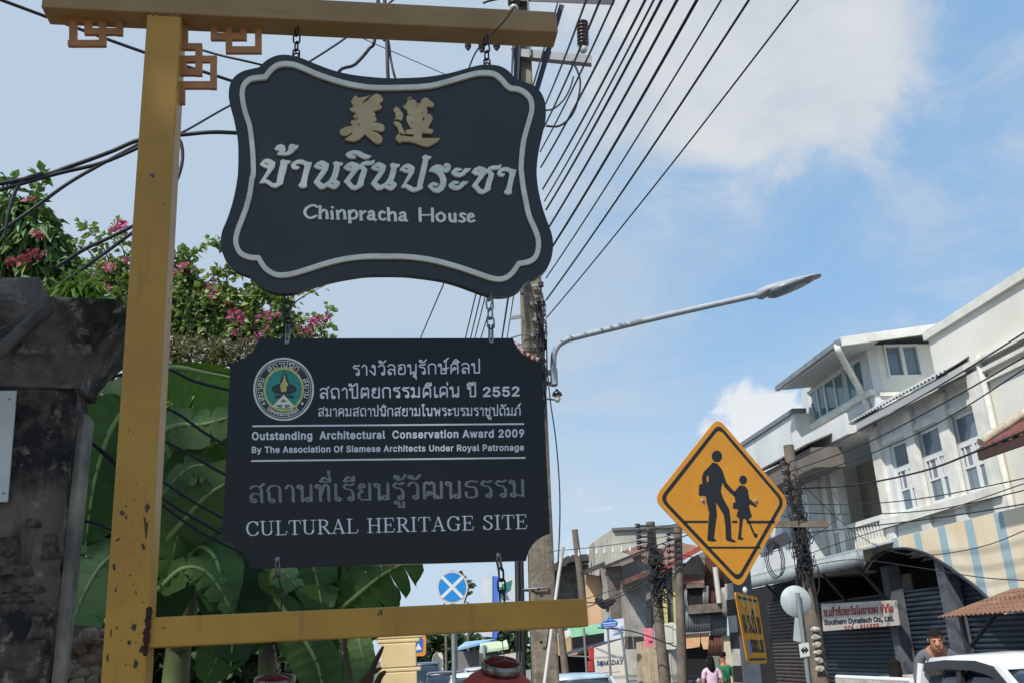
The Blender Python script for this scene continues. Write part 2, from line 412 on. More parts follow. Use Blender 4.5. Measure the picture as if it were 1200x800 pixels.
# a looped Thai skeleton alphabet, consonants one unit high
def _c(x, y, r=.105): return [(x + r * math.cos(t * math.pi / 5), y + r * math.sin(t * math.pi / 5)) for t in range(11)]
_ARCH = [(.08, .58), (.03, .70), (.12, .92), (.33, 1.0), (.52, .93), (.58, .72), (.58, 0)]
_ARC2 = [(.08, .6), (.12, .9), (.33, 1.0), (.52, .92), (.58, .72), (.58, 0)]
TH = {
 'ก': (.70, [[(.08, 0), (.08, .58)], ('s', _ARCH[:-1]), [(.58, .72), (.58, 0)]]),
 'ค': (.70, [_c(.34, .5), ('s', [(.28, .42), (.12, .25), (.08, 0)]), [(.08, 0), (.08, .6)], ('s', _ARC2[:-1]), [(.58, .72), (.58, 0)]]),
 'ง': (.54, [_c(.30, .87), [(.41, .87), (.41, .02)], [(.41, .02), (.34, .02), (.03, .45)]]),
 'จ': (.62, [_c(.26, .45), [(.36, .45), (.36, .05)], ('s', [(.05, .75), (.18, .98), (.42, .95), (.52, .7), (.5, .3), (.36, .03)])]),
 'ช': (.72, [_c(.12, .86), [(.22, .9), (.22, .68), (.12, .55), (.12, .02), (.52, .02), (.52, .68), (.34, .8)], ('s', [(.5, .7), (.5, .9), (.66, 1.08)])]),
 'ซ': (.72, [_c(.12, .86), [(.22, .9), (.22, .68), (.12, .55), (.12, .02), (.52, .02), (.52, .68), (.34, .8)], ('s', [(.5, .7), (.5, .9), (.66, 1.08)])]),
 'ด': (.70, [_c(.32, .36), ('s', [(.26, .28), (.14, .12), (.10, 0)]), [(.08, 0), (.08, .6)], ('s', _ARC2[:-1]), [(.58, .72), (.58, 0)]]),
 'ต': (.70, [_c(.32, .36), ('s', [(.26, .28), (.14, .12), (.10, 0)]), [(.08, 0), (.08, .6)], ('s', [(.08, .6), (.1, .88), (.2, 1.0), (.33, .86), (.46, 1.0), (.56, .88), (.58, .6)]), [(.58, .62), (.58, 0)]]),
 'ถ': (.70, [_c(.2, .1), [(.08, .14), (.08, .58)], ('s', _ARCH[:-1]), [(.58, .72), (.58, 0)]]),
 'ท': (.70, [_c(.1, .88), [(.2, .92), (.2, 0)], ('s', [(.2, .3), (.36, .88), (.48, 1.0), (.58, .84)]), [(.58, .86), (.58, 0)]]),
 'ธ': (.64, [('s', [(.08, .72), (.12, .92), (.3, .99), (.56, .96)]), ('s', [(.08, .72), (.2, .66), (.46, .62), (.54, .42), (.54, .14), (.42, .02), (.18, .02), (.08, .14), (.08, .36)])]),
 'น': (.72, [_c(.1, .88), [(.2, .92), (.2, 0)], ('s', [(.2, .02), (.29, .13), (.38, .16)]), _c(.47, .12, .115), [(.6, .02), (.6, 1)]]),
 'บ': (.68, [_c(.1, .88), [(.2, .92), (.2, .02), (.56, .02), (.56, 1)]]),
 'ป': (.68, [_c(.1, .88), [(.2, .92), (.2, .02), (.56, .02), (.56, 1.42)]]),
 'พ': (.80, [_c(.1, .88), [(.2, .92), (.24, 0), (.44, .78), (.62, 0), (.68, 1)]]),
 'ภ': (.74, [_c(.08, .1), [(.18, .12), (.18, .58)], ('s', [(.18, .58), (.12, .7), (.2, .92), (.4, 1.0), (.58, .92), (.64, .72)]), [(.64, .72), (.64, 0)]]),
 'ม': (.72, [_c(.1, .88), [(.2, .92), (.2, .2)], _c(.14, .11), [(.24, .15), (.58, .02), (.58, 1)]]),
 'ย': (.68, [_c(.22, .86), ('s', [(.12, .9), (.07, .72), (.24, .54)]), ('s', [(.24, .54), (.08, .42), (.08, .14), (.2, .02)]), [(.2, .02), (.56, .02), (.56, 1)]]),
 'ร': (.56, [('s', [(.04, .82), (.16, .99), (.3, .9), (.48, 1.0)]), ('s', [(.04, .82), (.14, .7), (.36, .64), (.46, .44)]), [(.46, .46), (.46, .12)], _c(.36, .1)]),
 'ล': (.68, [_c(.2, .12), ('s', [(.09, .14), (.08, .36), (.22, .54), (.42, .5), (.56, .38)]), ('s', [(.06, .84), (.2, .99), (.44, .96), (.56, .76)]), [(.56, .78), (.56, 0)]]),
 'ว': (.58, [('s', [(.05, .82), (.18, .99), (.38, .95), (.47, .74)]), [(.47, .76), (.47, .12)], _c(.37, .1)]),
 'ศ': (.74, [_c(.34, .5), ('s', [(.28, .42), (.12, .25), (.08, 0)]), [(.08, 0), (.08, .6)], ('s', _ARC2[:-1]), [(.58, .72), (.58, 0)], [(.48, .96), (.68, 1.16)]]),
 'ษ': (.76, [_c(.1, .88), [(.2, .92), (.2, .02), (.56, .02), (.56, 1)], _c(.42, .45, .09), [(.5, .5), (.74, .58)]]),
 'ส': (.72, [_c(.2, .12), ('s', [(.09, .14), (.08, .36), (.22, .54), (.42, .5), (.56, .38)]), ('s', [(.06, .84), (.2, .99), (.44, .96), (.56, .76)]), [(.56, .78), (.56, 0)], [(.48, .9), (.68, 1.14)]]),
 'อ': (.66, [_c(.2, .62), ('s', [(.1, .6), (.07, .3), (.1, .06), (.3, .02), (.5, .06), (.55, .3), (.55, .7), (.48, .94), (.28, 1.0), (.06, .88)])]),
 'ฒ': (.98, [_c(.32, .34, .09), ('s', [(.26, .26), (.14, .12), (.10, 0)]), [(.08, 0), (.08, .6)], ('s', [(.08, .6), (.1, .88), (.2, 1.0), (.31, .86), (.42, 1.0), (.52, .88), (.54, .6)]), [(.54, .62), (.54, .14)], _c(.62, .1, .09), [(.66, .02), (.86, .02), (.86, 1)]]),
 'า': (.48, [('s', [(.04, .8), (.16, .99), (.3, .95), (.37, .76)]), [(.37, .78), (.37, 0)]]),
 'ำ': (.48, [_c(-.02, 1.3, .1), ('s', [(.04, .8), (.16, .99), (.3, .95), (.37, .76)]), [(.37, .78), (.37, 0)]]),
 'ะ': (.5, [_c(.12, .78, .09), ('s', [(.06, .7), (.2, .58), (.42, .82)]), _c(.12, .26, .09), ('s', [(.06, .18), (.2, .06), (.42, .3)])]),
 'เ': (.32, [[(.1, 1), (.1, .12)], _c(.2, .1)]),
 'ไ': (.38, [_c(.26, .1), [(.16, .1), (.16, 1.2)], [(.16, 1.2), (.02, 1.36), (.16, 1.5), (.3, 1.4)]]),
 'ใ': (.40, [_c(.26, .1), [(.16, .1), (.16, 1.2)], ('s', [(.16, 1.2), (.02, 1.36), (.14, 1.5), (.28, 1.42), (.2, 1.3)])]),
 'โ': (.38, [_c(.26, .1), [(.16, .1), (.16, 1.2)], [(.16, 1.2), (.02, 1.4), (.34, 1.46)]]),
 ' ': (.36, []),
 '.': (.22, [_c(.1, .04, .03)]),
}
TM = {   # marks: x relative to the right edge of the letter before
 'ิ': [('s', [(-.52, 1.16), (-.32, 1.42), (-.08, 1.16)]), [(-.52, 1.16), (-.08, 1.16)]],
 'ี': [('s', [(-.52, 1.16), (-.32, 1.42), (-.08, 1.16)]), [(-.52, 1.16), (-.08, 1.16), (-.08, 1.44)]],
 'ั': [_c(-.44, 1.32, .09), ('s', [(-.36, 1.24), (-.22, 1.18), (-.02, 1.44)])],
 '่': [[(-.12, 1.2), (-.12, 1.46)]],
 '้': [_c(-.4, 1.34, .09), ('s', [(-.32, 1.28), (-.36, 1.16), (-.12, 1.24), (0, 1.48)])],
 '์': [_c(-.26, 1.26, .09), ('s', [(-.18, 1.3), (-.16, 1.46), (-.02, 1.56)])],
 'ุ': [_c(-.24, -.2, .09), [(-.14, -.2), (-.14, -.5)]],
 'ู': [_c(-.4, -.2, .09), [(-.3, -.2), (-.3, -.48), (-.1, -.48), (-.1, -.16)]],
}
def thai_layout(text):
    out = []; x = 0; up = False; tall = False
    for ch in text:
        if ch in TH:
            w, st = TH[ch]; out += [(k, x, 0) for k in st]; x += w + .1; up = False; tall = ch == 'ป'; last = w
        elif ch in TM:
            dx = x - .1 + (.02 if not tall else -.2); dy = .34 if (ch in '่้์' and up) else 0
            out += [(k, dx, dy) for k in TM[ch]]
            if ch in 'ิีั': up = True
    res = []
    for k, dx, dy in out:
        pts = [tuple(p) for p in smooth_path([(a, b, 0) for a, b in k[1]], 5)] if k[0] == 's' else k
        res.append([(p[0] + dx, p[1] + dy) for p in pts])
    return res, x - .1
SERIF = {
 'C': (.70, [('n', [(.62, .76), (.52, .93), (.36, .98), (.17, .86), (.075, .5), (.17, .14), (.36, .02), (.54, .07), (.65, .24)]), ('t', [(.64, .70), (.64, .97)])]),
 'U': (.76, [('k', [(.15, .97), (.15, .28)]), ('n', [(.15, .3), (.2, .1), (.38, .025), (.54, .1), (.6, .3)]), ('t', [(.6, .3), (.6, .97)]), ('t', [(.02, .98), (.28, .98)]), ('t', [(.48, .98), (.72, .98)])]),
 'L': (.64, [('k', [(.15, .03), (.15, .97)]), ('t', [(.02, .98), (.29, .98)]), ('t', [(.02, .02), (.55, .02), (.6, .26)])]),
 'T': (.66, [('k', [(.33, .03), (.33, .97)]), ('t', [(.02, .74), (.05, .97), (.61, .97), (.64, .74)]), ('t', [(.2, .02), (.46, .02)])]),
 'R': (.70, [('k', [(.15, .03), (.15, .97)]), ('t', [(.02, .02), (.28, .02)]), ('t', [(.02, .98), (.36, .98)]), ('n', [(.34, .97), (.46, .92), (.52, .76), (.46, .58), (.34, .51)]), ('t', [(.15, .5), (.36, .5)]), ('k', [(.34, .48), (.6, .04)]), ('t', [(.56, .02), (.7, .02)])]),
 'A': (.74, [('t', [(.1, .02), (.35, .97)]), ('k', [(.36, .95), (.6, .03)]), ('t', [(.18, .34), (.5, .34)]), ('t', [(0, .02), (.22, .02)]), ('t', [(.48, .02), (.72, .02)])]),
 'H': (.78, [('k', [(.15, .03), (.15, .97)]), ('k', [(.61, .03), (.61, .97)]), ('t', [(.15, .51), (.61, .51)])] + [('t', [(a, b), (a + .26, b)]) for a in (.02, .48) for b in (.02, .98)]),
 'E': (.66, [('k', [(.15, .03), (.15, .97)]), ('t', [(.02, .98), (.54, .98), (.56, .78)]), ('t', [(.15, .52), (.42, .52)]), ('t', [(.42, .4), (.42, .63)]), ('t', [(.02, .02), (.55, .02), (.6, .25)])]),
 'I': (.34, [('k', [(.16, .03), (.16, .97)]), ('t', [(.03, .02), (.29, .02)]), ('t', [(.03, .98), (.29, .98)])]),
 'G': (.76, [('n', [(.62, .76), (.52, .93), (.36, .98), (.17, .86), (.075, .5), (.17, .14), (.36, .02), (.5, .04), (.61, .12)]), ('t', [(.64, .70), (.64, .97)]), ('k', [(.61, .1), (.61, .4)]), ('t', [(.47, .42), (.73, .42)])]),
 'S': (.56, [('n', [(.46, .78), (.38, .94), (.26, .98), (.12, .9), (.09, .74), (.24, .57), (.42, .42), (.46, .24), (.38, .07), (.24, .02), (.1, .1), (.05, .26)]), ('t', [(.465, .72), (.465, .97)]), ('t', [(.05, .03), (.05, .28)])]),
 'O': (.78, [('n', [(.38, .98), (.6, .86), (.69, .5), (.6, .14), (.38, .02), (.16, .14), (.075, .5), (.16, .86), (.38, .98)])]),
 'M': (.92, [('t', [(.13, .02), (.13, .97)]), ('k', [(.15, .95), (.45, .05)]), ('t', [(.45, .04), (.75, .95)]), ('k', [(.77, .03), (.77, .97)]), ('t', [(0, .02), (.26, .02)]), ('t', [(.64, .02), (.9, .02)]), ('t', [(.02, .98), (.16, .98)]), ('t', [(.75, .98), (.9, .98)])]),
 'D': (.78, [('k', [(.15, .03), (.15, .97)]), ('t', [(.02, .98), (.4, .98)]), ('t', [(.02, .02), (.4, .02)]), ('n', [(.38, .98), (.6, .84), (.68, .5), (.6, .16), (.38, .02)])]),
 'Y': (.70, [('k', [(.08, .97), (.34, .5), (.34, .03)]), ('t', [(.34, .5), (.6, .97)]), ('t', [(.2, .02), (.48, .02)]), ('t', [(0, .98), (.2, .98)]), ('t', [(.5, .98), (.7, .98)])]),
 ' ': (.34, []),
}
def frame_map(x0, y0, x1, y1, h, total):
    """letter units -> photo coordinates along a baseline, with height h"""
    dx, dy = x1 - x0, y1 - y0; L = math.hypot(dx, dy); nx_, ny_ = dy / L, -dx / L
    return lambda a, b: (x0 + dx * a / total + nx_ * b * h * 1.0 + 0 * a, y0 + dy * a / total + ny_ * b * h)
def ink_for(x0, y0, x1, y1, h, step): return Ink(min(x0, x1) - h * .5 - 2, min(y0, y1) - h * 1.9 - 2, max(x0, x1) + h * .6 + 2, max(y0, y1) + h * .7 + 2, step)
def thai_line(text, x0, y0, x1, y1, h, hx, hy=None, ang=0.0, step=.22):
    st, tot = thai_layout(text); f = frame_map(x0, y0, x1, y1, h, tot); K = ink_for(x0, y0, x1, y1, h, step)
    for s_ in st: K.stroke([f(*p) for p in s_], hx, hy, ang)
    return K.loops()
def serif_line(text, x0, y0, x1, y1, h, k=.07, t=.024, step=.2):
    x = 0; items = []
    for ch in text:
        w, st = SERIF[ch]; items += [(kd, [(a + x, b) for a, b in (smooth_path([(a, b, 0) for a, b in pts], 6) if False else pts)]) for kd, pts in st]; x += w + .05
    f = frame_map(x0, y0, x1, y1, h, x - .05); K = ink_for(x0, y0, x1, y1, h, step)
    for kd, pts in items:
        if kd == 'n': pts = [(p[0], p[1]) for p in smooth_path([(a, b, 0) for a, b in pts], 5)]
        q = [f(*p) for p in pts]
        if kd == 'k': K.stroke(q, k * h)
        elif kd == 'n': K.stroke(q, k * h, t * h * 1.15, 0)
        else: K.stroke(q, t * h)
    return K.loops()
import os
_FONT = None
def sans():
    global _FONT                                                   # Blender's own Inter, if it is there; else its default face
    if _FONT is None:
        try:
            p = os.path.join(bpy.utils.resource_path('LOCAL'), 'datafiles', 'fonts', 'Inter.woff2')
            _FONT = bpy.data.fonts.load(p) if os.path.exists(p) else False
        except Exception: _FONT = False
    return _FONT
def font_outline(text, space=0.0):
    cu = bpy.data.curves.new('t', 'FONT'); cu.body = text; cu.fill_mode = 'NONE'; cu.resolution_u = 4
    if sans(): cu.font = sans()
    cu.space_character = 1 + space
    o = bpy.data.objects.new('t', cu); COL.objects.link(o); dg = bpy.context.evaluated_depsgraph_get()
    me = bpy.data.meshes.new_from_object(o.evaluated_get(dg)); nx = {}
    for e in me.edges: nx.setdefault(e.vertices[0], []).append(e.vertices[1]); nx.setdefault(e.vertices[1], []).append(e.vertices[0])
    co = [(v.co.x, v.co.y) for v in me.vertices]; seen = set(); loops = []
    for i in range(len(co)):
        if i in seen or i not in nx: continue
        l = [i]; seen.add(i); k = i
        while True:
            c = [q for q in nx[k] if q not in seen]
            if not c: break
            k = min(c) if len(l) == 1 else c[0]; seen.add(k); l.append(k)
        if len(l) > 2: loops.append([co[q] for q in l])
    bpy.data.objects.remove(o); bpy.data.curves.remove(cu); bpy.data.meshes.remove(me); return loops
def font_line(text, x0, y0, x1, y1, h, bold=0.0, step=.2, cap=None, space=0.0):
    cap = cap or max(p[1] for l in font_outline('H') for p in l)
    lo = font_outline(text, space); xs = [p[0] for l in lo for p in l]; xa, xb = min(xs), max(xs)
    f = frame_map(x0, y0, x1, y1, h, xb - xa); K = ink_for(x0, y0, x1, y1, h, step)
    K.fill([[f(a - xa, b / cap) for a, b in l] for l in lo], bold)
    return K.loops()
def zpts(ox, oy, sc, pts): return [(ox + x / sc, oy + y / sc) for x, y in pts]
def arrange(l, ox, oy, ax, ay, kx, ky): return [(ax + (x - ox) * kx, ay + (y - oy) * ky) for x, y in l]
def prim(kind, *a):
    if kind == 'ell':
        cx, cy, rx, ry = a[:4]; n = a[4] if len(a) > 4 else 48
        return [(cx + rx * math.cos(2 * math.pi * k / n), cy + ry * math.sin(2 * math.pi * k / n)) for k in range(n)]
# ================================================================== the hanging signs in the foreground
GOLD = mat('gold_paint', srgb(184, 134, 40), .42, c2=srgb(166, 118, 38), scale=4, contrast=(.4, .7), bump=.03, bscale=70,
           streak=srgb(138, 96, 44), streak_scale=(30, 30, 3), streak_rng=(.58, .8), patch=srgb(58, 58, 50), patch_rng=(.685, .695), patch_scale=17)
GOLD2 = mat('gold_paint_shaded', srgb(158, 123, 78), .5, c2=srgb(142, 107, 64), scale=5, bump=.03, streak=srgb(120, 92, 60), streak_scale=(3, 3, 26), streak_rng=(.6, .85))  # the frame's gold, greyed and darkened to paint in the top beam's shade
FRETM = mat('fret_ochre', srgb(184, 122, 68), .5, c2=srgb(160, 104, 58), scale=9)
RUST = mat('rust_weld', srgb(70, 34, 24), .85, c2=srgb(40, 22, 18), scale=40, bump=.5, bscale=120)
IRON = mat('dark_iron', srgb(58, 58, 62), .5, .7, c2=srgb(40, 36, 34), scale=60)
ZINC = mat('zinc_plate', srgb(150, 152, 155), .38, .85, c2=srgb(110, 110, 108), scale=50)
BLACKB = mat('black_lacquer', srgb(38, 37, 38), .3, c2=srgb(45, 44, 45), scale=3, contrast=(.3, .7), spec=.42, bump=.02, bscale=8, streak=srgb(50, 51, 55), streak_scale=(22, 22, 1.2), streak_rng=(.62, .95))
BLACKC = mat('black_gloss_panel', srgb(15, 14, 16), .24, c2=srgb(19, 18, 20), scale=2.5, spec=.32, bump=.02, bscale=5)
CREAM_L = mat('cream_letter', srgb(224, 223, 212), .5, c2=srgb(204, 203, 192), scale=20)
TRIM_L = mat('grey_cream_trim', srgb(222, 218, 202), .5, c2=srgb(202, 196, 180), scale=14)
GOLD_L = mat('gold_letter', srgb(192, 166, 122), .42, .1, c2=srgb(170, 144, 102), scale=12)
WHITE_V = mat('white_vinyl', srgb(212, 212, 216), .5)
GREY_V = mat('grey_vinyl', srgb(124, 122, 126), .55, c2=srgb(106, 105, 109), scale=30)
FP = Plane(at(170, 745, 2.3), 9)
D = .085                                                        # box section of the frame
root_loc = FP.pt(-.1, -2.1336, -D / 2)
fr = thing('sign_frame', 'weathered gold painted steel gallows frame that carries both hanging signs', 'sign frame', root_loc)
# post: slightly out of plumb, down to the pavement
pa, pb = FP.ab(172, 20), FP.ab(118, 795); pc, pd = FP.ab(212, 20), FP.ab(170, 795)
def ext(p, q, b): t = (b - p[1]) / (q[1] - p[1]); return p[0] + (q[0] - p[0]) * t
bt, bb = FP.ab(192, 16)[1], -2.13
def framebox(a0, a1, b0, b1, c0, c1, a0t=None, a1t=None):
    a0t = a0 if a0t is None else a0t; a1t = a1 if a1t is None else a1t
    return [FP.pt(a0, b0, c1), FP.pt(a1, b0, c1), FP.pt(a1, b0, c0), FP.pt(a0, b0, c0), FP.pt(a0t, b1, c1), FP.pt(a1t, b1, c1), FP.pt(a1t, b1, c0), FP.pt(a0t, b1, c0)]
def bevelled(mb, name, material, parent, w=.004):
    o = mb.build(name, material, parent); bm = bmesh.new(); bm.from_mesh(o.data)
    bmesh.ops.recalc_face_normals(bm, faces=bm.faces); bmesh.ops.bevel(bm, geom=list(bm.edges), offset=w, segments=2, affect='EDGES', profile=.5)
    bm.to_mesh(o.data); bm.free(); return o
pb0, pb1 = ext(pa, pb, bb), ext(pc, pd, bb); pt0, pt1 = ext(pa, pb, bt), ext(pc, pd, bt)
bevelled(MB().hexa(framebox(pb0, pb1, bb, bt, -D, 0, pt0, pt1)), 'post', GOLD, fr)
tb0 = FP.ab(192, 14.5)[1]; tb0 = bt + .001
bevelled(MB().hexa(framebox(FP.ab(48, 8)[0], FP.ab(653.5, 30)[0], tb0, tb0 + .082, -D, .001)), 'top_beam', GOLD2, fr)
lb = FP.ab(170, 745); lb0, lb1 = FP.ab(430, 746)[1], FP.ab(430, 711.5)[1]
bevelled(MB().hexa(framebox(pd[0] - .008, FP.ab(689, 712)[0], lb0, lb1, -D - .006, -.006)), 'bottom_beam', GOLD, fr)
# weld bead and rust where the bottom beam meets the post
w = MB()
for i in range(16):
    b = lb0 - .012 + (lb1 - lb0 + .03) * i / 15; w.ball(FP.pt(pd[0] + rnd.uniform(-.006, .0), b, .0005), rnd.uniform(.006, .011), .004, rnd.uniform(.005, .009), 8, 5)
w.build('weld', RUST, fr)
w = MB()
for i in range(9): w.ball(FP.pt(pt0 + (pt1 - pt0) * (i + .5) / 9, bt - .004 + rnd.uniform(-.004, 0), .0), .007, .003, .003, 8, 5)
w.build('weld', mat('old_weld', srgb(120, 86, 58), .7, c2=srgb(80, 52, 40), scale=60), fr)
# chipped paint on the lower part of the post: bare dark steel showing through
r_c = random.Random(12); chips = []
for x, y, w_, h_ in ((143, 600, 4, 4), (148, 606, 2, 4), (173, 594, 3.5, 8), (171, 618, 3.5, 17), (168, 640, 3, 6), (138, 632, 3.5, 3), (134, 664, 2.5, 6), (157, 735, 4, 5), (159, 775, 5, 9), (152, 752, 3, 4), (130, 742, 1.5, 6), (126, 770, 1.5, 8), (166, 760, 3, 7)) + tuple((r_c.gauss(152, 12), r_c.uniform(500, 795) if k > 14 else r_c.uniform(690, 790), r_c.uniform(.5, 1.6), r_c.uniform(.5, 1.8)) for k in range(52)):
    xl, xr = 118 + (795 - y) * .0706 + 1, 170 + (795 - y) * .0513 - 1.5
    n_ = 11; ph = [r_c.uniform(.3, 1.05) for _ in range(n_)]
    chips.append([(min(xr, max(xl, x + w_ * ph[k] * math.cos(2 * math.pi * k / n_))), y + h_ * ph[k] * math.sin(2 * math.pi * k / n_)) for k in range(n_)])
K = Ink(100, 480, 190, 802, .3); K.fill([c for c in chips if max(p[0] for p in c) - min(p[0] for p in c) > .5])
solid('bare_steel_chip', K.loops(.08), FP, .0004, .0004, mat('bare_steel', srgb(52, 52, 46), .7, c2=srgb(70, 46, 34), scale=50), fr)
# fretwork brackets under the top beam (flat ochre plate, traced bar by bar)
def fret(name, bars, parent):
    K = Ink(70, 0, 330, 135, .3)
    K.fill([[(x0, y0), (x1, y0), (x1, y1), (x0, y1)] for x0, y0, x1, y1 in bars])
    pl = FP.off(-.055)
    # overlapping bars are merged by the field; corners stay square enough at this size
    lo = K.loops(.12); return solid(name, lo, pl, .006, .0, FRETM, parent)
def zb(l): return [(70 + a / 4.8, b / 4.8 , 70 + c / 4.8, d / 4.8) for a, b, c, d in l]
fret('fret_bracket', zb([(0, 80, 490, 125 - 0 * 1), (55, 100, 98, 262), (48, 232, 262, 265), (222, 100, 262, 262), (140, 105, 182, 196), (140, 165, 352, 200), (320, 100, 356, 203)]), fr)
fret('fret_bracket', zb([(682, 110, 1215, 148), (850, 120, 886, 226), (850, 192, 1052, 230), (1018, 130, 1052, 230), (934, 125, 970, 300), (934, 268, 1136, 304), (1100, 130, 1136, 304)]), fr)
fret('fret_bracket', zb([(678, 140, 722, 280), (678, 250, 802, 284), (764, 255, 802, 430), (672, 320, 885, 354), (672, 320, 712, 428), (672, 392, 798, 428), (848, 325, 884, 504), (664, 464, 884, 502), (664, 470, 706, 590)]), fr)
# ------------------------------------------------------------------ upper sign
SP = FP.off(-.030)                                                # its front face
up = thing('house_sign', 'black scalloped house sign with raised cream Thai lettering and gold Chinese characters', 'hanging sign', SP.pt(*SP.ab(455, 338)))
z1, z2, z3, z4 = (250, 55), (450, 55), (250, 200), (450, 200)
S5 = 5.3333
out = zpts(*z1, S5, [(153, 800), (156, 700), (154, 600), (145, 540), (125, 440), (108, 380), (96, 310), (103, 240), (130, 190), (180, 155), (240, 138), (284, 129)]) 
out2 = zpts(*z1, S5, [(284, 129), (305, 108), (340, 80), (390, 57), (440, 50), (500, 57), (560, 75), (650, 112), (750, 148), (850, 172), (960, 187)]) + zpts(*z2, S5, [(30, 197), (150, 195), (250, 190), (340, 178), (430, 160), (520, 135), (600, 115), (660, 112), (720, 120), (770, 145), (810, 185), (845, 212)])
out3 = zpts(*z2, S5, [(845, 212), (890, 225), (940, 245), (980, 285), (1005, 340), (1012, 400), (1008, 470), (990, 550), (970, 640), (958, 720)]) + zpts(*z4, S5, [(954, 20), (957, 60), (965, 120), (985, 210), (1010, 290), (1040, 370), (1055, 430), (1055, 500), (1040, 570), (1005, 630), (960, 665), (910, 685)])
out4 = zpts(*z4, S5, [(910, 685), (880, 705), (850, 745), (810, 770), (760, 785), (700, 787), (620, 770), (540, 740), (440, 705), (340, 680), (200, 660), (100, 652)]) + zpts(*z3, S5, [(980, 652), (880, 663), (780, 680), (680, 705), (590, 735), (510, 762), (450, 768), (390, 765), (330, 745), (280, 710), (240, 672), (222, 658)])
out5 = zpts(*z3, S5, [(222, 658), (170, 640), (120, 610), (80, 565), (52, 500), (46, 440), (55, 380), (80, 320), (105, 250), (125, 180), (142, 100)]) + [out[0]]
board = []
for seg in (out, out2, out3, out4, out5):
    sp = smooth_path([(x, y, 0) for x, y in seg], 5); board += [(p.x, p.y) for p in sp[:-1]]
ob = solid('board', [board], SP, .011, -.011, BLACKB, up)
t1 = zpts(*z3, S5, [(285, 552), (230, 548), (175, 525), (148, 480), (143, 430), (158, 370), (185, 300), (210, 230), (230, 150), (243, 60)]) + zpts(*z1, S5, [(252, 800), (250, 700), (242, 600), (228, 500), (205, 430), (188, 360), (182, 300), (192, 250), (225, 215), (270, 203), (325, 198)])
t2 = zpts(*z1, S5, [(325, 198), (360, 155), (400, 125), (450, 115), (510, 122), (570, 145), (650, 180), (750, 215), (850, 242), (960, 260), (1060, 265)]) + zpts(*z2, S5, [(100, 263), (200, 260), (300, 250), (400, 225), (500, 195), (580, 175), (640, 172), (690, 180), (730, 210), (765, 250), (790, 268)])
t3 = zpts(*z2, S5, [(790, 268), (840, 275), (885, 300), (915, 340), (922, 400), (908, 460), (888, 530), (870, 600), (860, 680), (855, 760)]) + zpts(*z4, S5, [(858, 30), (868, 110), (885, 200), (905, 290), (940, 370), (960, 430), (962, 490), (945, 545), (905, 575), (840, 588)])
t4 = zpts(*z4, S5, [(840, 588), (800, 645), (760, 675), (720, 685), (670, 678), (600, 655), (500, 620), (400, 590), (300, 565), (200, 550), (100, 543), (0, 543)]) + zpts(*z3, S5, [(1000, 542), (900, 548), (800, 563), (700, 588), (600, 620), (500, 650), (430, 660), (380, 652), (330, 620), (300, 580), (285, 552)])
K = Ink(262, 66, 650, 340, .33)
for seg in (t1, t2, t3, t4): K.stroke([(p.x, p.y) for p in smooth_path([(x, y, 0) for x, y in seg], 5)], 2.85)
solid('border_trim', K.loops(.04), SP, .0045, .0045, TRIM_L, up)
# Thai name
A, B, C_ = (300, 160), (400, 160), (500, 160); S10 = 10.664
na = [(722, 395), (765, 345), (820, 318), (870, 335), (915, 365), (900, 430), (855, 500), (795, 575), (845, 615), (905, 580), (945, 520), (965, 450), (980, 390), (962, 350), (1000, 328), (1040, 342), (1090, 345), (1080, 375), (1050, 385), (1040, 450), (1020, 520), (1000, 555), (1050, 590), (1050, 610), (1015, 655), (980, 675), (930, 660), (895, 640), (850, 668), (800, 672), (765, 640), (722, 590), (770, 520), (815, 450), (825, 430), (770, 422)]
nh1 = [(785, 380), (815, 398), (832, 390), (780, 365)]; nh2 = [(950, 615), (990, 625), (960, 600), (925, 600)]
cha = [(25, 410), (70, 360), (130, 333), (190, 350), (235, 375), (255, 345), (310, 325), (370, 328), (420, 310), (415, 345), (380, 372), (320, 375), (270, 375), (325, 430), (310, 490), (285, 560), (275, 630), (230, 660), (170, 685), (120, 675), (90, 640), (32, 580), (80, 520), (130, 450), (80, 445)]
chh1 = [(120, 412), (140, 400), (90, 385)]; chh2 = [(215, 430), (160, 500), (105, 568), (150, 625), (190, 632), (205, 590), (225, 520), (255, 440), (240, 420)]
aa = [(437, 385), (460, 345), (510, 315), (575, 308), (640, 335), (700, 345), (685, 400), (665, 460), (645, 540), (635, 600), (640, 640), (600, 662), (550, 650), (530, 630), (560, 590), (580, 520), (600, 440), (610, 385), (590, 365), (545, 355), (505, 362), (495, 390), (530, 390), (548, 398), (525, 425), (490, 430), (455, 420)]
saraa = [(300, 465), (350, 415), (395, 410), (445, 430), (400, 450), (360, 450), (385, 470), (430, 470), (455, 440), (480, 415), (520, 418), (552, 415), (535, 440), (495, 470), (460, 505), (410, 525), (360, 518), (320, 495)]
words = [zpts(*A, S10, l) for l in (
    [(235, 175), (270, 130), (320, 117), (360, 135), (375, 180), (360, 225), (385, 215), (410, 185), (410, 145), (430, 118), (470, 115), (500, 130), (535, 128), (525, 160), (490, 185), (460, 220), (420, 245), (360, 255), (300, 250), (262, 240), (300, 205), (290, 195), (260, 190)],
    [(288, 170), (300, 175), (305, 165), (290, 160)],
    [(50, 370), (95, 315), (140, 297), (195, 310), (245, 345), (235, 400), (190, 460), (145, 520), (118, 553), (160, 565), (215, 605), (262, 600), (268, 540), (290, 440), (305, 380), (310, 350), (308, 325), (340, 305), (375, 318), (438, 325), (425, 350), (395, 360), (385, 420), (365, 490), (345, 560), (340, 605), (300, 630), (250, 655), (205, 650), (160, 620), (120, 595), (45, 600), (80, 550), (130, 470), (155, 415), (110, 405)],
    [(105, 355), (150, 382), (165, 370), (110, 340)], aa, na, nh1, nh2)]
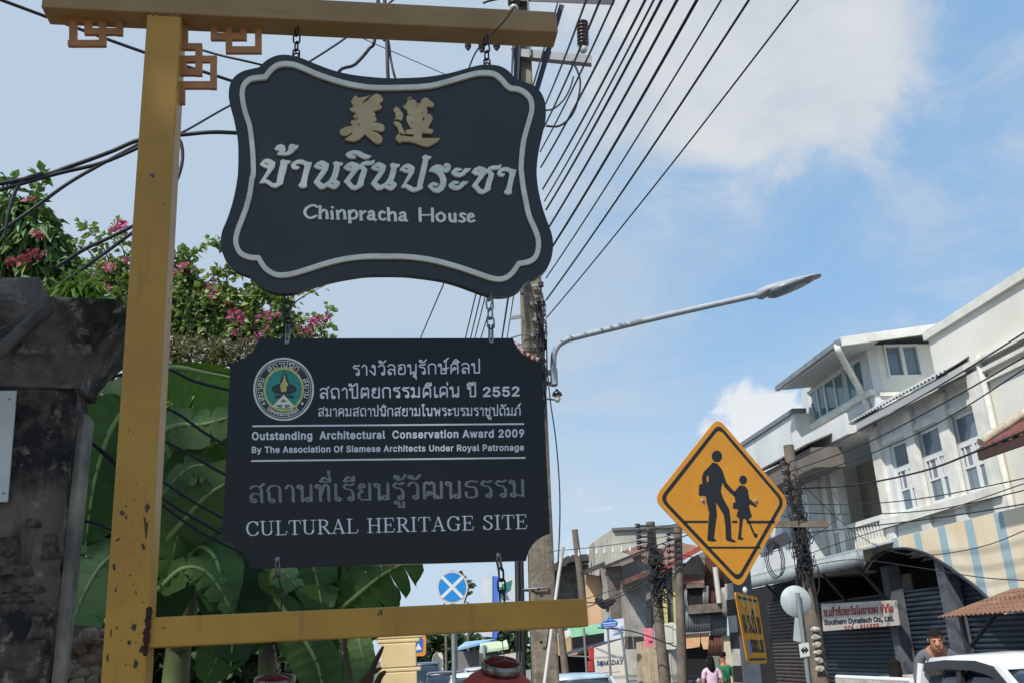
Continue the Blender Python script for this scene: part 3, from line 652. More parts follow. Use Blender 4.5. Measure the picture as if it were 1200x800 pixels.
words += [zpts(*B, S10, l) for l in (
    [(55, 240), (90, 210), (160, 190), (225, 200), (290, 235), (375, 262), (355, 285), (310, 300), (255, 285), (205, 255), (160, 240), (140, 232), (150, 255), (188, 272), (165, 292), (110, 292), (70, 268)],
    cha, chh1, chh2, *[arrange(l, 722, 395, 370, 415, .98, .98) for l in (na, nh1, nh2)],
    [(725, 435), (770, 385), (830, 357), (880, 375), (918, 410), (905, 470), (860, 540), (805, 612), (860, 630), (905, 660), (945, 650), (955, 580), (985, 460), (1010, 350), (1022, 300), (1005, 275), (1050, 248), (1080, 262), (1125, 270), (1110, 298), (1085, 305), (1075, 370), (1055, 460), (1030, 560), (1010, 640), (1020, 660), (970, 690), (900, 710), (850, 690), (800, 655), (745, 655), (780, 600), (825, 510), (845, 475), (790, 465)],
    [(790, 420), (825, 438), (845, 425), (785, 405)])]
words += [zpts(*C_, S10, l) for l in (
    [(25, 450), (60, 400), (120, 370), (175, 375), (210, 400), (235, 412), (250, 400), (215, 395), (212, 368), (240, 350), (280, 358), (302, 395), (292, 440), (250, 468), (195, 460), (225, 500), (245, 560), (238, 630), (200, 690), (140, 722), (80, 705), (40, 670), (12, 635), (50, 600), (90, 588), (150, 610), (125, 640), (70, 628), (65, 640), (105, 665), (145, 650), (170, 600), (165, 540), (130, 490), (85, 462)],
    saraa, arrange(saraa, 300, 465, 267, 627, 1, 1), *[arrange(l, 25, 410, 555, 465, .95, .98) for l in (cha, chh1, chh2)], arrange(aa, 437, 385, 875, 475, .92, .965))]
# hole loops were traced the other way round or not: give every loop its orientation by containment
def orient(loops):
    def area(l): return sum(a[0] * b[1] - b[0] * a[1] for a, b in zip(l, l[1:] + l[:1])) / 2
    def inside(p, l):
        c = False
        for a, b in zip(l, l[1:] + l[:1]):
            if (a[1] > p[1]) != (b[1] > p[1]) and p[0] < (b[0] - a[0]) * (p[1] - a[1]) / (b[1] - a[1]) + a[0]: c = not c
        return c
    res = []
    for i, l in enumerate(loops):
        ctr = (sum(p[0] for p in l) / len(l), sum(p[1] for p in l) / len(l))
        dep = sum(1 for j, q in enumerate(loops) if j != i and abs(area(q)) > abs(area(l)) * 3 and inside(ctr, q))
        pos = area(l) > 0; res.append(l if pos == (dep % 2 == 0) else l[::-1])
    return res
def poly_letters(name, loops, plane, half, material, parent, bold=0.0, step=.2):
    xs = [p[0] for l in loops for p in l]; ys = [p[1] for l in loops for p in l]
    K = Ink(min(xs) - 4, min(ys) - 4, max(xs) + 4, max(ys) + 4, step); K.fill(orient(loops), bold)
    return solid(name, K.loops(.04), plane, half, half, material, parent)
poly_letters('thai_lettering', words, SP, .0045, CREAM_L, up, .05)
c1 = [(230, 170), (260, 120), (290, 95), (320, 128), (400, 115), (462, 98), (365, 192), (372, 201), (438, 158), (490, 102), (545, 75), (590, 90), (630, 145), (620, 170), (580, 195), (610, 235), (605, 265), (560, 280), (510, 292), (530, 325), (535, 345), (515, 355), (545, 380), (545, 410), (500, 432), (570, 440), (630, 460), (650, 505), (635, 540), (590, 548), (500, 528), (495, 540), (560, 565), (610, 610), (622, 650), (605, 690), (555, 698), (510, 675), (460, 630), (400, 580), (370, 615), (320, 650), (260, 670), (200, 662), (150, 642), (200, 610), (252, 572), (235, 563), (180, 598), (120, 600), (85, 560), (100, 520), (160, 490), (250, 475), (222, 440), (235, 410), (290, 400), (265, 375), (255, 355), (295, 320), (225, 290), (213, 260), (260, 235)]
c2 = [(180, 230), (215, 215), (235, 180), (240, 152), (300, 147), (340, 160), (355, 200), (400, 195), (410, 160), (450, 122), (500, 135), (520, 165), (560, 190), (570, 225), (545, 245), (475, 235), (490, 290), (480, 320), (530, 335), (555, 380), (535, 430), (510, 470), (490, 510), (550, 520), (560, 550), (540, 572), (480, 568), (420, 565), (418, 630), (650, 630), (620, 665), (560, 705), (490, 738), (430, 725), (350, 695), (270, 672), (175, 670), (150, 690), (110, 665), (88, 630), (100, 600), (135, 570), (150, 598), (300, 614), (320, 600), (315, 585), (215, 575), (218, 530), (300, 515), (265, 480), (225, 400), (230, 350), (270, 350), (235, 320), (245, 290), (215, 270)]
han = [zpts(390, 105, 10.667, l) for l in (c1, [(275, 380), (320, 375), (300, 402)], [(305, 455), (342, 450), (320, 480)])]
poly_letters('chinese_character', han, SP, .005, GOLD_L, up)
han = [zpts(455, 105, 10.667, l) for l in (c2, [(355, 215), (372, 210), (362, 238)], [(415, 305), (445, 315), (420, 320)], [(425, 370), (455, 375), (435, 425)], [(280, 425), (315, 455), (300, 460)],
       [(230, 135), (270, 115), (300, 125), (240, 143)], [(60, 275), (95, 235), (130, 255), (182, 330), (180, 390), (150, 410), (110, 390), (75, 405), (95, 370), (85, 310)], [(60, 430), (110, 418), (155, 445), (175, 500), (210, 570), (195, 585), (130, 560), (120, 500), (85, 465)])]
poly_letters('chinese_character', han, SP, .005, GOLD_L, up)
K = Ink(350, 232, 562, 272, .16)
for o_, sts in (((350, 235), [[(235, 95), (200, 75), (150, 80), (95, 120), (80, 170), (110, 220), (160, 235), (225, 208)], [(275, 85), (275, 238)], [(280, 165), (325, 132), (358, 155), (365, 240)], [(430, 97), (434, 101)], [(425, 150), (432, 243)], [(495, 145), (505, 245)], [(510, 165), (555, 135), (585, 160), (592, 242)], [(648, 145), (655, 290)], [(660, 170), (700, 138), (738, 162), (743, 210), (713, 243), (665, 240)], [(793, 148), (800, 258)], [(805, 180), (850, 150)],
                              [(898, 168), (930, 147), (955, 168), (962, 252), (985, 258)], [(955, 195), (905, 205), (888, 235), (915, 255), (952, 235)], [(1098, 168), (1062, 152), (1034, 190), (1042, 240), (1075, 258), (1105, 245)]]),
                ((450, 235), [[(55, 110), (62, 265)], [(68, 185), (110, 162), (140, 180), (147, 268)], [(208, 180), (240, 163), (265, 182), (270, 262), (290, 268)], [(265, 208), (215, 220), (198, 250), (225, 268), (262, 250)], [(458, 112), (462, 275)], [(616, 115), (620, 278)], [(725, 168), (768, 200), (770, 250), (725, 278), (682, 252), (678, 200), (725, 168)], [(838, 182), (843, 250), (868, 282), (902, 262)], [(905, 182), (910, 285)], [(1035, 188), (995, 177), (978, 205), (1018, 238), (1028, 268), (995, 283), (962, 272)], [(1078, 232), (1138, 215), (1120, 183), (1088, 192), (1073, 240), (1097, 283), (1150, 268)]])):
    for s_ in sts:
        q = zpts(*o_, 10.909, s_)
        if len(q) > 2: q = [(p.x, p.y) for p in smooth_path([(a, b, 0) for a, b in q], 5)]
        K.stroke(q, 1.75, 1.05, .12)
K.stroke(zpts(450, 235, 10.909, [(465, 198), (612, 196)]), .75)
for o_, (x, y) in [((350, 235), q) for q in ((275, 240), (365, 240), (432, 246), (505, 247), (592, 245), (655, 293), (800, 260))] + [((450, 235), q) for q in ((62, 266), (147, 268))]:
    K.stroke(zpts(*o_, 10.909, [(x - 16, y), (x + 16, y)]), .8)
solid('english_lettering', K.loops(.03), SP, .003, .003, CREAM_L, up)
# ------------------------------------------------------------------ lower sign
AP = FP.off(-.034)
lo = thing('award_sign', 'glossy black award and heritage site panel with notched corners and a round emblem', 'hanging sign', AP.pt(*AP.ab(450, 660)))
def arc3(a, b, c, n=10):
    return [((1 - t) ** 2 * a[0] + 2 * t * (1 - t) * b[0] + t * t * c[0], (1 - t) ** 2 * a[1] + 2 * t * (1 - t) * b[1] + t * t * c[1]) for t in [i / n for i in range(n + 1)]]
panel = arc3((270, 425), (296, 421), (304, 396.5)) + arc3((601, 396), (609, 420), (635, 425)) + arc3((644.6, 624.5), (620, 632), (616.5, 656.5)) + arc3((294, 665.5), (290, 640), (260.4, 633))
o = solid('board', [panel], AP, .006, -.006, BLACKC, lo)
def put(name, loops, material=WHITE_V, half=.0006): return solid(name, loops, AP, half, half + .0002, material, lo)
put('thai_lettering', thai_line('รางวัลอนุรักษ์ศิลป', 413.6, 439.3, 563.6, 436.6, 11.4, .76))
K1 = thai_line('สถาปัตยกรรมดีเด่น ปี', 374.6, 466.4, 559, 464.2, 11.6, .86); put('thai_lettering', K1)
put('year', font_line('2552', 566.5, 464.3, 608.4, 463.6, 10.8, .5))
put('thai_lettering', thai_line('สมาคมสถาปนิกสยามในพระบรมราชูปถัมภ์', 372.8, 487.2, 610.4, 486.2, 8.9, .62, step=.18))
def bar(name, x0, y0, x1, y1, t, material=WHITE_V): return put(name, [[(x0, y0 - t), (x1, y1 - t), (x1, y1 + t), (x0, y0 + t)]], material)
bar('rule_line', 296, 499, 614, 496.4, .95); bar('rule_line', 294.4, 539.7, 615.7, 536, .95)
put('english_lettering', font_line('Outstanding  Architectural  Conservation Award 2009', 295.7, 514.9, 613.8, 511.5, 8.7, .42, space=.1))
put('english_lettering', font_line('By The Association Of Siamese Architects Under Royal Patronage', 295.5, 530.1, 613.8, 527.2, 7.0, .32, space=.08, step=.17))
# grey Thai line with thick stems and thin turns
put('thai_lettering', thai_line('สถานที่เรียนรู้วัฒนธรรม', 292.3, 588.6, 616.3, 581.2, 19.5, 1.75, .8, .25), GREY_V)
put('english_lettering', serif_line('CULTURAL HERITAGE SITE', 288.2, 627.4, 618.8, 619.0, 16.8, .066, .026))
# round emblem
em = MB(); E0 = (332.5, 455.9); zz = lambda l: zpts(290, 410, 8.889, l)
ECOL = dict(ring=mat('emblem_silver', srgb(214, 216, 208), .45, c2=srgb(194, 194, 182), scale=60), black=mat('emblem_black', srgb(26, 28, 32), .35), gold=mat('emblem_gold', srgb(204, 190, 110), .5, c2=srgb(180, 164, 88), scale=80),
            teal=mat('emblem_teal', srgb(44, 142, 128), .5, c2=srgb(32, 120, 112), scale=60), pink=mat('emblem_cream', srgb(226, 210, 186), .5))
def ell(rx, ry): return prim('ell', *E0, rx / 8.889, ry / 8.889, 64)
emb = solid('emblem', [ell(316, 329)], AP, .0008, .0008, ECOL['black'], lo)
def lay(name, loops, c, k): return solid(name, loops, AP, .0003, .0016 + .0004 * k, ECOL[c], emb)
lay('outer_ring', [ell(316, 329), ell(296, 309)[::-1]], 'ring', 0); lay('inner_ring', [ell(284, 297), ell(278, 291)[::-1]], 'ring', 0)
lay('gold_ring', [ell(212, 232), ell(190, 206)[::-1]], 'gold', 0); lay('teal_field', [ell(190, 206)], 'teal', 0)
lay('dark_shape', [zz(prim('ell', 382, 405, 130, 60, 40)), zz([(300, 470), (470, 470), (500, 500), (270, 500)]), zz([(386, 205), (400, 240), (412, 260), (402, 268), (425, 290), (412, 298), (440, 322), (420, 330), (440, 350), (330, 350), (350, 330), (332, 322), (360, 298), (346, 290), (370, 268), (360, 260), (374, 240)])], 'black', 1)
lay('gold_figure', [zz([(386, 235), (396, 290), (404, 325), (428, 362), (410, 382), (398, 380), (412, 400), (400, 440), (380, 425), (360, 440), (345, 410), (352, 398), (340, 378), (352, 345), (370, 320), (378, 290)])], 'gold', 2)
lay('cream_gable', [zz([(380, 462), (490, 585), (460, 600), (300, 600), (258, 592)]), zz([(340, 540), (375, 508), (412, 540)]), zz([(305, 570), (300, 585), (350, 606), (400, 606), (450, 585), (440, 570)])], 'pink', 3)
lay('cream_gable', [zz(prim('ell', 376, 590, 14, 18, 16))], 'pink', 4)
K = Ink(295, 415, 370, 497, .13)
def arc_text(text, a0, a1, rx, ry, h, flip=False, hw=.42):
    st, tot = thai_layout(text)
    for s_ in st:
        q = []
        for a, b in s_:
            t = R_(a0 + (a1 - a0) * a / tot); k = (b - .5) * h; k = -k if flip else k
            q.append((E0[0] + (rx + k) * math.sin(t), E0[1] - (ry + k) * math.cos(t)))
        K.stroke(q, hw)
arc_text('สมาคม', -118, -62, 27.4, 28.8, 4.6); arc_text('สถาปนิก', -42, 40, 27.4, 28.8, 4.6); arc_text('สยาม', 64, 112, 27.4, 28.8, 4.6)
arc_text('ในพระบรมราชูปถัมภ์', 222, 142, 27.6, 29.2, 3.6, True, .36)
for x, y in ((172, 556), (572, 556)): q = zz([(x, y)])[0]; K.seg(q, (q[0] + .01, q[1]), 1.5)
solid('emblem_lettering', K.loops(.03), AP, .0003, .0020, ECOL['ring'], emb)

# ------------------------------------------------------------------ chains, hooks and eyes
def link(mb, c, ax, side, L, Wd, r):
    """one oval chain link along ax, opened in the plane (ax, side)"""
    pts = []; h = L / 2 - Wd / 2
    for k in range(20):
        t = 2 * math.pi * k / 20; x, y = math.cos(t) * Wd / 2, math.sin(t) * Wd / 2 + (h if math.sin(t) > 0 else -h)
        pts.append(c + side * x + ax * y)
    mb.tube(pts, r, 7, closed=True)
def chain(p, q, name, label, L=.034, Wd=.02, r=.0028, material=IRON, eye=True):
    v = q - p; n = max(1, round(v.length / (L - 2.2 * r))); ax = v.normalized(); st = v.length / n
    s1 = ax.cross(FP.n).normalized(); s2 = ax.cross(s1).normalized(); mb = MB()
    for i in range(n): link(mb, p + ax * st * (i + .5), ax, s1 if i % 2 else (s2 * .85 + s1 * .5).normalized(), st + 2.2 * r, Wd, r)
    o = tag(mb.build(name, material, loc=q), label, 'chain', 'chains carrying the two signs'); return o
def P_(x, y, c): a, b = FP.ab(x, y); return FP.pt(a, b, c)
mid = -.04
beam_bottom = tb0
def under(x):                                                    # point under the top beam, at the middle of its depth
    a = FP.ab(x, 22)[0]; return FP.pt(a, beam_bottom, mid)
def on_sign(x, y, off=-.041): pl = FP.off(off); return pl.hit(x, y)
for x0, (x1, y1), lab in ((347, (347, 68), 'short dark chain from the top beam to the left of the house sign'), (571, (571, 79), 'short dark chain from the top beam to the right of the house sign')):
    q = on_sign(x1, y1); p = q.copy(); p.z = FP.O.z + beam_bottom
    chain(p, q, 'hanging_chain', lab)
    t = thing('eye_bolt', ('dark eye bolt let into the upper left edge of the house sign' if x0 < 400 else 'dark eye bolt let into the upper right edge of the house sign'), 'eye bolt', q, 'eye bolts in the house sign')
    MB().tube([q + UP * .004, q - UP * .02], .004, 8).build('shank', IRON, t); e = MB(); link(e, q + UP * .008, UP, FP.d, .018, .016, .003); e.build('eye', IRON, t)
BR = mat('brass_shackle', srgb(150, 140, 118), .35, .8, c2=srgb(110, 104, 92), scale=40)
for (xa, ya), (xb, yb), lab, m_ in (((335.5, 345), (337, 383), 'dark rusty chain between the two signs on the left', IRON), ((573, 341), (575.5, 384), 'pale galvanised chain between the two signs on the right', ZINC)):
    chain(on_sign(xa, ya), on_sign(xb, yb), 'hanging_chain', lab, material=m_)
for (x, y), (xe, ye), lab in (((336.5, 402), (337, 380), 'silver hanger bolt at the upper left of the award panel'), ((575.5, 401.5), (575.5, 380), 'silver hanger bolt at the upper right of the award panel'),
                              ((325.5, 655), (326, 676), 'silver hanger bolt at the lower left of the award panel'), ((583.5, 650), (587, 668), 'silver hanger bolt at the lower right of the award panel')):
    a, b = AP.ab(x, y); q = AP.pt(a, b, .004); a2, b2 = AP.ab(xe, ye); e = AP.pt(a2, b2, -.004)
    t = thing('hanger_bolt', lab, 'bolt', q, 'hanger bolts on the award panel')
    MB().lathe(q, [(0.0001, .006), (.006, .005), (.0075, .001), (.0075, -.004)], AP.n, 14).build('bolt_head', ZINC, t)
    mb = MB(); sd = AP.d * .0045
    mb.tube([q + sd + AP.n * .002, e + sd, e - AP.n * .008 + sd, q + sd - AP.n * .018], .0028, 7); mb.tube([q - sd + AP.n * .002, e - sd, e - AP.n * .008 - sd, q - sd - AP.n * .018], .0028, 7)
    mb.build('strap', ZINC, t)
DK = mat('black_chain', srgb(34, 34, 38), .45, .5)
p = AP.pt(*AP.ab(587, 666)); q = FP.pt(FP.ab(591, 700)[0], lb1, mid - .006)
chain(p, q, 'hanging_chain', 'black chain from the lower right of the award panel down to the bottom beam', material=DK)
p = AP.pt(*AP.ab(326, 674)); q = FP.pt(FP.ab(327, 712)[0], lb1, mid - .006)
mb = MB(); mb.tube([p, p.lerp(q, .5) + FP.d * .008, q], .0022, 6); tag(mb.build('tie_wire', IRON, loc=q), 'thin wire from the lower left of the award panel to the bottom beam', 'wire')
# ------------------------------------------------------------------ red lanterns under the bottom beam
RED = mat('red_lantern_cloth', srgb(176, 52, 40), .65, c2=srgb(150, 60, 46), c3=srgb(190, 96, 72), scale=18, trans=.15, bump=.15, bscale=120)
STEEL = mat('lantern_steel', srgb(150, 146, 138), .3, .9, c2=srgb(96, 84, 70), scale=30)
def lantern(px, py, tiltv, hookx, label):
    pl = FP.off(mid - .01); c = pl.hit(px, py); hk = FP.pt(FP.ab(hookx, 745)[0], lb0, mid - .006)
    ax = (UP + FP.n * tiltv[0] + FP.d * tiltv[1]).normalized(); Rr = .052
    t = thing('red_lantern', label, 'lantern', c - ax * .2, 'red lanterns under the bottom beam')
    mb = MB(); n = 40; prof = []
    for i in range(25):
        a = -.12 + (math.pi * .94 + .12) * i / 24; a = .43 + (math.pi - .86) * i / 24; prof.append((.115 * math.sin(a) * (1 + .012 * math.cos(i * math.pi)), -.020 - .10 + .105 * math.cos(a)))
    mb.lathe(c, prof[::-1], ax, n); bd = mb.build('body', RED, t)
    bm = bmesh.new(); bm.from_mesh(bd.data); bmesh.ops.delete(bm, geom=[f for f in bm.faces if len(f.verts) > 4], context='FACES'); bm.to_mesh(bd.data); bm.free()
    mb = MB(); k = 32; a0 = ax.orthogonal().normalized(); b0 = ax.cross(a0); vs = []
    for r_, h in ((Rr, -.026), (Rr, .002), (Rr - .003, .002), (Rr - .003, -.026)):
        vs += [c + ax * h + (a0 * math.cos(2 * math.pi * i / k) + b0 * math.sin(2 * math.pi * i / k)) * r_ for i in range(k)]
    mb.add(vs, [(j * k + i, j * k + (i + 1) % k, ((j + 1) % 4) * k + (i + 1) % k, ((j + 1) % 4) * k + i) for j in range(4) for i in range(k)], True); mb.build('neck_ring', STEEL, t)
    mb = MB(); r_in = Rr - .004
    mb.lathe(c, [(r_in - .001, -.002), (r_in - .006, -.03), (r_in - .003, -.05), (.07, -.09)], ax, 28); ob = mb.build('lining', mat('lantern_lining', srgb(150, 50, 44), .7, c2=srgb(110, 36, 34), scale=20), t)
    bm = bmesh.new(); bm.from_mesh(ob.data); bmesh.ops.delete(bm, geom=[f for f in bm.faces if len(f.verts) > 4], context='FACES'); bm.to_mesh(ob.data); bm.free()
    s = MB(); x1 = c + (FP.d * .9 + FP.n * .35).normalized() * r_in * .95 - ax * .004; x2 = c - (FP.d * .5 + FP.n * .8).normalized() * r_in * .95 - ax * .004
    s.tube([x1, (x1 + x2) / 2 + ax * .012, x2], .0014, 6); s.tube([(x1 + x2) / 2 + ax * .012, hk], .0013, 6); s.build('wire', ZINC, t)
    e = thing('eye_hook', 'small dark eye hook under the beam above ' + ('the red lantern in the middle' if px > 400 else 'the left lantern'), 'eye hook', hk, 'eye hooks under the bottom beam')
    m2 = MB(); link(m2, hk - UP * .014, UP, FP.d, .022, .018, .0024); m2.build('eye', DK, e); MB().tube([hk, hk - UP * .006], .003, 8).build('shank', DK, e)
lantern(587.5, 776, (.34, .10), 590, 'red cloth lantern with a steel neck ring hanging lower right under the bottom beam')
lantern(322, 794, (.2, .02), 318, 'red lantern just showing its rim under the left of the bottom beam')
# ================================================================== ground
ASPH = mat('asphalt', (.05, .05, .052), .9, c2=(.065, .064, .062), scale=3, bump=.4, bscale=180)
PAVE = mat('pavement_concrete', (.24, .23, .21), .9, c2=(.19, .18, .165), scale=2.5, bump=.3, bscale=90)
EARTH = mat('earth', (.13, .11, .08), .95, c2=(.09, .1, .05), scale=1.5, bump=.5, bscale=30)
PAINT = mat('road_paint', (.7, .69, .64), .7, c2=(.5, .5, .47), scale=12)
KL, KR, FU = 2.4, 8.0, 9.3                                          # kerbs and the facade line, metres across
structure('ground', MB().quad(W(-400, -300, -.02), W(400, -300, -.02), W(400, 900, -.02), W(-400, 900, -.02)), EARTH)
structure('road', MB().quad(W(KL, -40, 0), W(KR, -40, 0), W(KR, 160, 0), W(KL, 160, 0)), ASPH)
structure('pavement', MB().bus(-3.0, KL, -40, 160, -.01, .14), PAVE)
structure('pavement_far_side', MB().bus(KR, 14, -40, 160, -.01, .14), PAVE)
mk = MB()
for i in range(36): mk.quad(W(5.14, -20 + i * 4, .004), W(5.26, -20 + i * 4, .004), W(5.26, -18 + i * 4, .004), W(5.14, -18 + i * 4, .004))
structure('lane_marking', mk, PAINT)
for i, u_ in enumerate((KL + .12, KR - .22)):
    structure('edge_line', MB().quad(W(u_, -40, .004), W(u_ + .1, -40, .004), W(u_ + .1, 150, .004), W(u_, 150, .004)), PAINT)

# ================================================================== old gate pillar on the left
MASON = mat('sooty_render', srgb(108, 97, 88), .9, c2=srgb(32, 29, 29), c3=srgb(172, 158, 138), scale=4.2, contrast=(.42, .54), bump=.8, bscale=28, streak=srgb(32, 30, 31), streak_scale=(11, 11, 1.4), streak_rng=(.5, .66))
CAPM = mat('sooty_cap', srgb(104, 97, 92), .9, c2=srgb(36, 33, 33), c3=srgb(168, 158, 146), scale=4.5, contrast=(.42, .58), bump=.7, bscale=40)
LP = Plane(at(72, 600, 2.75), 11)
def roughen(o, cut, amp, sc, seed=0):
    bm = bmesh.new(); bm.from_mesh(o.data)
    bmesh.ops.subdivide_edges(bm, edges=bm.edges[:], cuts=cut, use_grid_fill=True)
    for v in bm.verts:
        p = (v.co + Vector((seed, 0, 0))) * sc
        d = Vector((mnoise.noise(p), mnoise.noise(p + Vector((7, 3, 1))), mnoise.noise(p + Vector((2, 9, 5))))) + .5 * Vector((mnoise.noise(p * 2.7), mnoise.noise(p * 2.7 + Vector((5, 1, 1))), 0))
        v.co += d * amp
    bm.to_mesh(o.data); bm.free(); o.data.polygons.foreach_set('use_smooth', [True] * len(o.data.polygons)); return o
pil = thing('gate_pillar', 'dark weathered masonry gate pillar with a flared cornice at the left edge', 'pillar', LP.pt(-.2, -LP.O.z, -.14))
aR = LP.ab(74, 600)[0]; aL = aR - .62; dep = .17
def level(z, e): return [LP.pt(aL - e, z, e), LP.pt(aR + e, z, e), LP.pt(aR + e, z, -dep - e), LP.pt(aL - e, z, -dep - e)]
def stack(mb, prof):
    L = [level(z, e) for z, e in prof]; vs = [p for l in L for p in l]; fs = [(0, 3, 2, 1), tuple(range(len(vs) - 4, len(vs)))]
    for i in range(len(L) - 1):
        fs += [(4 * i + k, 4 * i + (k + 1) % 4, 4 * i + 4 + (k + 1) % 4, 4 * i + 4 + k) for k in range(4)]
    return mb.add(vs, fs)
zc0 = LP.ab(70, 456)[1]; zc1 = LP.ab(120, 372)[1]; zb = -LP.O.z
roughen(stack(MB(), [(zb, 0), (zb + .4, .0), (-.5, 0), (-.1, 0), (zc0 - .12, 0), (zc0, 0)]).build('shaft', MASON, pil), 7, .011, 7)
hcap = zc1 - zc0
roughen(stack(MB(), [(zc0 + .002, .012), (zc0 + hcap * .16, .02), (zc0 + hcap * .34, .036), (zc0 + hcap * .55, .066), (zc0 + hcap * .8, .115), (zc0 + hcap, .135), (zc0 + hcap + .012, .135)]).build('cornice', CAPM, pil), 4, .016, 9)
e1 = LP.ab(52, 400)[0] - aR
t2 = [LP.pt(aL - .1, zc1 + .012, .1), LP.pt(aR + e1, zc1 + .014, .1), LP.pt(aR + e1, zc1 + .014, -.25), LP.pt(aL - .1, zc1 + .012, -.25)]
zt = LP.ab(45, 337)[1]
t3 = [LP.pt(aL - .1, zt - .01, .08), LP.pt(aR + e1 - .02, zt, .08), LP.pt(aR + e1 - .02, zt, -.25), LP.pt(aL - .1, zt, -.25)]
roughen(MB().hexa(t2 + t3).build('top_block', CAPM, pil), 4, .016, 8, 4)
q0, q1 = LP.off(.18).hit(0, 412), LP.off(.15).hit(55, 362)
roughen(MB().tube([q0 - LP.d * .3 - UP * .22, q0, q0.lerp(q1, .5), q1], .021, 6).build('sloping_coping', mat('coping_stone', srgb(104, 96, 88), .9, c2=srgb(60, 56, 54), scale=9, bump=.5), pil), 1, .004, 20)
strip = MASON2 = mat('pale_render_strip', srgb(172, 158, 140), .9, c2=srgb(110, 102, 94), scale=6, bump=.6, streak=srgb(50, 46, 44), streak_scale=(14, 14, 1))
roughen(MB().hexa([LP.pt(aR + .0025, zb, -.045), LP.pt(aR + .02, zb, -.045), LP.pt(aR + .02, zb, -.16), LP.pt(aR + .0025, zb, -.16), LP.pt(aR + .0025, zc0 - .06, -.045), LP.pt(aR + .02, zc0 - .06, -.045), LP.pt(aR + .02, zc0 - .06, -.16), LP.pt(aR + .0025, zc0 - .06, -.16)]).build('corner_strip', MASON2, pil), 5, .006, 9)
# chipped lumps and ledges on the shaft
ch = MB()
for k, (x, y, w_, h_) in enumerate(((20, 668, .10, .03), (30, 690, .12, .02), (8, 640, .07, .05), (60, 640, .05, .07), (44, 735, .05, .06), (40, 612, .05, .02), (12, 702, .14, .012))):
    a_, b_ = LP.ab(x, y); ch.hexa([LP.pt(a_ - w_ / 2, b_ - h_ / 2, .012), LP.pt(a_ + w_ / 2, b_ - h_ / 2, .004), LP.pt(a_ + w_ / 2, b_ - h_ / 2, -.02), LP.pt(a_ - w_ / 2, b_ - h_ / 2, -.02), LP.pt(a_ - w_ * .4, b_ + h_ / 2, .003), LP.pt(a_ + w_ * .35, b_ + h_ / 2, .010), LP.pt(a_ + w_ * .4, b_ + h_ / 2, -.02), LP.pt(a_ - w_ * .4, b_ + h_ / 2, -.02)])
roughen(ch.build('broken_render', mat('broken_render', srgb(92, 82, 72), .95, c2=srgb(44, 40, 38), c3=srgb(132, 120, 106), scale=14, bump=.9, bscale=60), pil), 4, .010, 22)
NB = LP.off(.012)
nb = thing('notice_board', 'blank white notice board fixed to the dark gate pillar, cut off by the left edge', 'notice board', NB.hit(4, 590))
bevelled(MB().prism([NB.pt(NB.ab(20.5, 458)[0] - .3, NB.ab(20.5, 458)[1], 0), NB.pt(*NB.ab(20.5, 458), 0), NB.pt(*NB.ab(10, 588), 0), NB.pt(NB.ab(10, 588)[0] - .29, NB.ab(10, 588)[1], 0)], NB.n * .008), 'panel', mat('white_board', srgb(196, 196, 192), .5, c2=srgb(182, 182, 178), scale=5), nb, .0015)
scr = MB()
for x, y in ((12, 468), (5, 578)): scr.lathe(NB.pt(*NB.ab(x, y), .008), [(.004, 0), (.003, .002)], NB.n, 8)
build_each(scr, 'screw', ZINC, nb)
# rubble wall between pillar and post
RP = Plane(at(100, 760, 3.3), 9)
rw = thing('rubble_wall', 'low broken rubble stone wall between the dark pillar and the gold post', 'stone wall', RP.pt(0, -RP.O.z, -.1))
a0, a1 = RP.ab(70, 740)[0], RP.ab(155, 740)[0]; ztop = RP.ab(100, 734)[1]
roughen(MB().hexa([RP.pt(a0, -RP.O.z, 0), RP.pt(a1, -RP.O.z, 0), RP.pt(a1, -RP.O.z, -.25), RP.pt(a0, -RP.O.z, -.25), RP.pt(a0, ztop, 0), RP.pt(a1, ztop, 0), RP.pt(a1, ztop, -.25), RP.pt(a0, ztop, -.25)]).build('wall_core', mat('rubble_mortar', srgb(140, 122, 100), .95, c2=srgb(70, 60, 50), scale=9, bump=1, bscale=50), rw), 8, .02, 11)
rub = MB()
for k in range(60):
    x, y = rnd.uniform(72, 150), rnd.uniform(738, 830); p = RP.off(rnd.uniform(-.02, .012)).hit(x, y); rub.ball(p, rnd.uniform(.02, .06), .03, rnd.uniform(.015, .04), 7, 5)
roughen(rub.build('rubble', mat('rubble_stone', srgb(172, 152, 126), .95, c2=srgb(96, 82, 68), c3=srgb(190, 176, 152), scale=10, bump=.9, bscale=45, island=.25), rw), 1, .012, 18)

# ================================================================== concrete utility pole in the middle
CONC = mat('pole_concrete', srgb(144, 131, 113), .9, c2=srgb(106, 98, 88), c3=srgb(170, 158, 138), scale=5, bump=.5, bscale=70, streak=srgb(66, 62, 60), streak_scale=(18, 18, .9), streak_rng=(.55, .72))
GALV = mat('galvanised', srgb(140, 144, 148), .55, .3, c2=srgb(128, 130, 132), scale=12)
DARKST = mat('dark_steel', srgb(66, 70, 78), .5, .4, c2=srgb(56, 58, 64), scale=9)
PORC = mat('porcelain_brown', srgb(62, 46, 46), .25, c2=srgb(46, 36, 38), scale=20, coat=.4)
PORW = mat('porcelain_white', srgb(206, 206, 200), .3, coat=.3)
BLKW = mat('cable_black', srgb(30, 31, 36), .6)
PD = 7.6
pbot = hd(639, 800, PD); ptop = hd(607, -70, PD)
base = pbot + (pbot - ptop) * ((pbot.z - .14) / (ptop.z - pbot.z))
up_ = thing('utility_pole', 'tall square concrete utility pole with steel crossarms rising behind the signs', 'utility pole', base)
pax = (ptop - base).normalized(); pu = ND; pv = SD
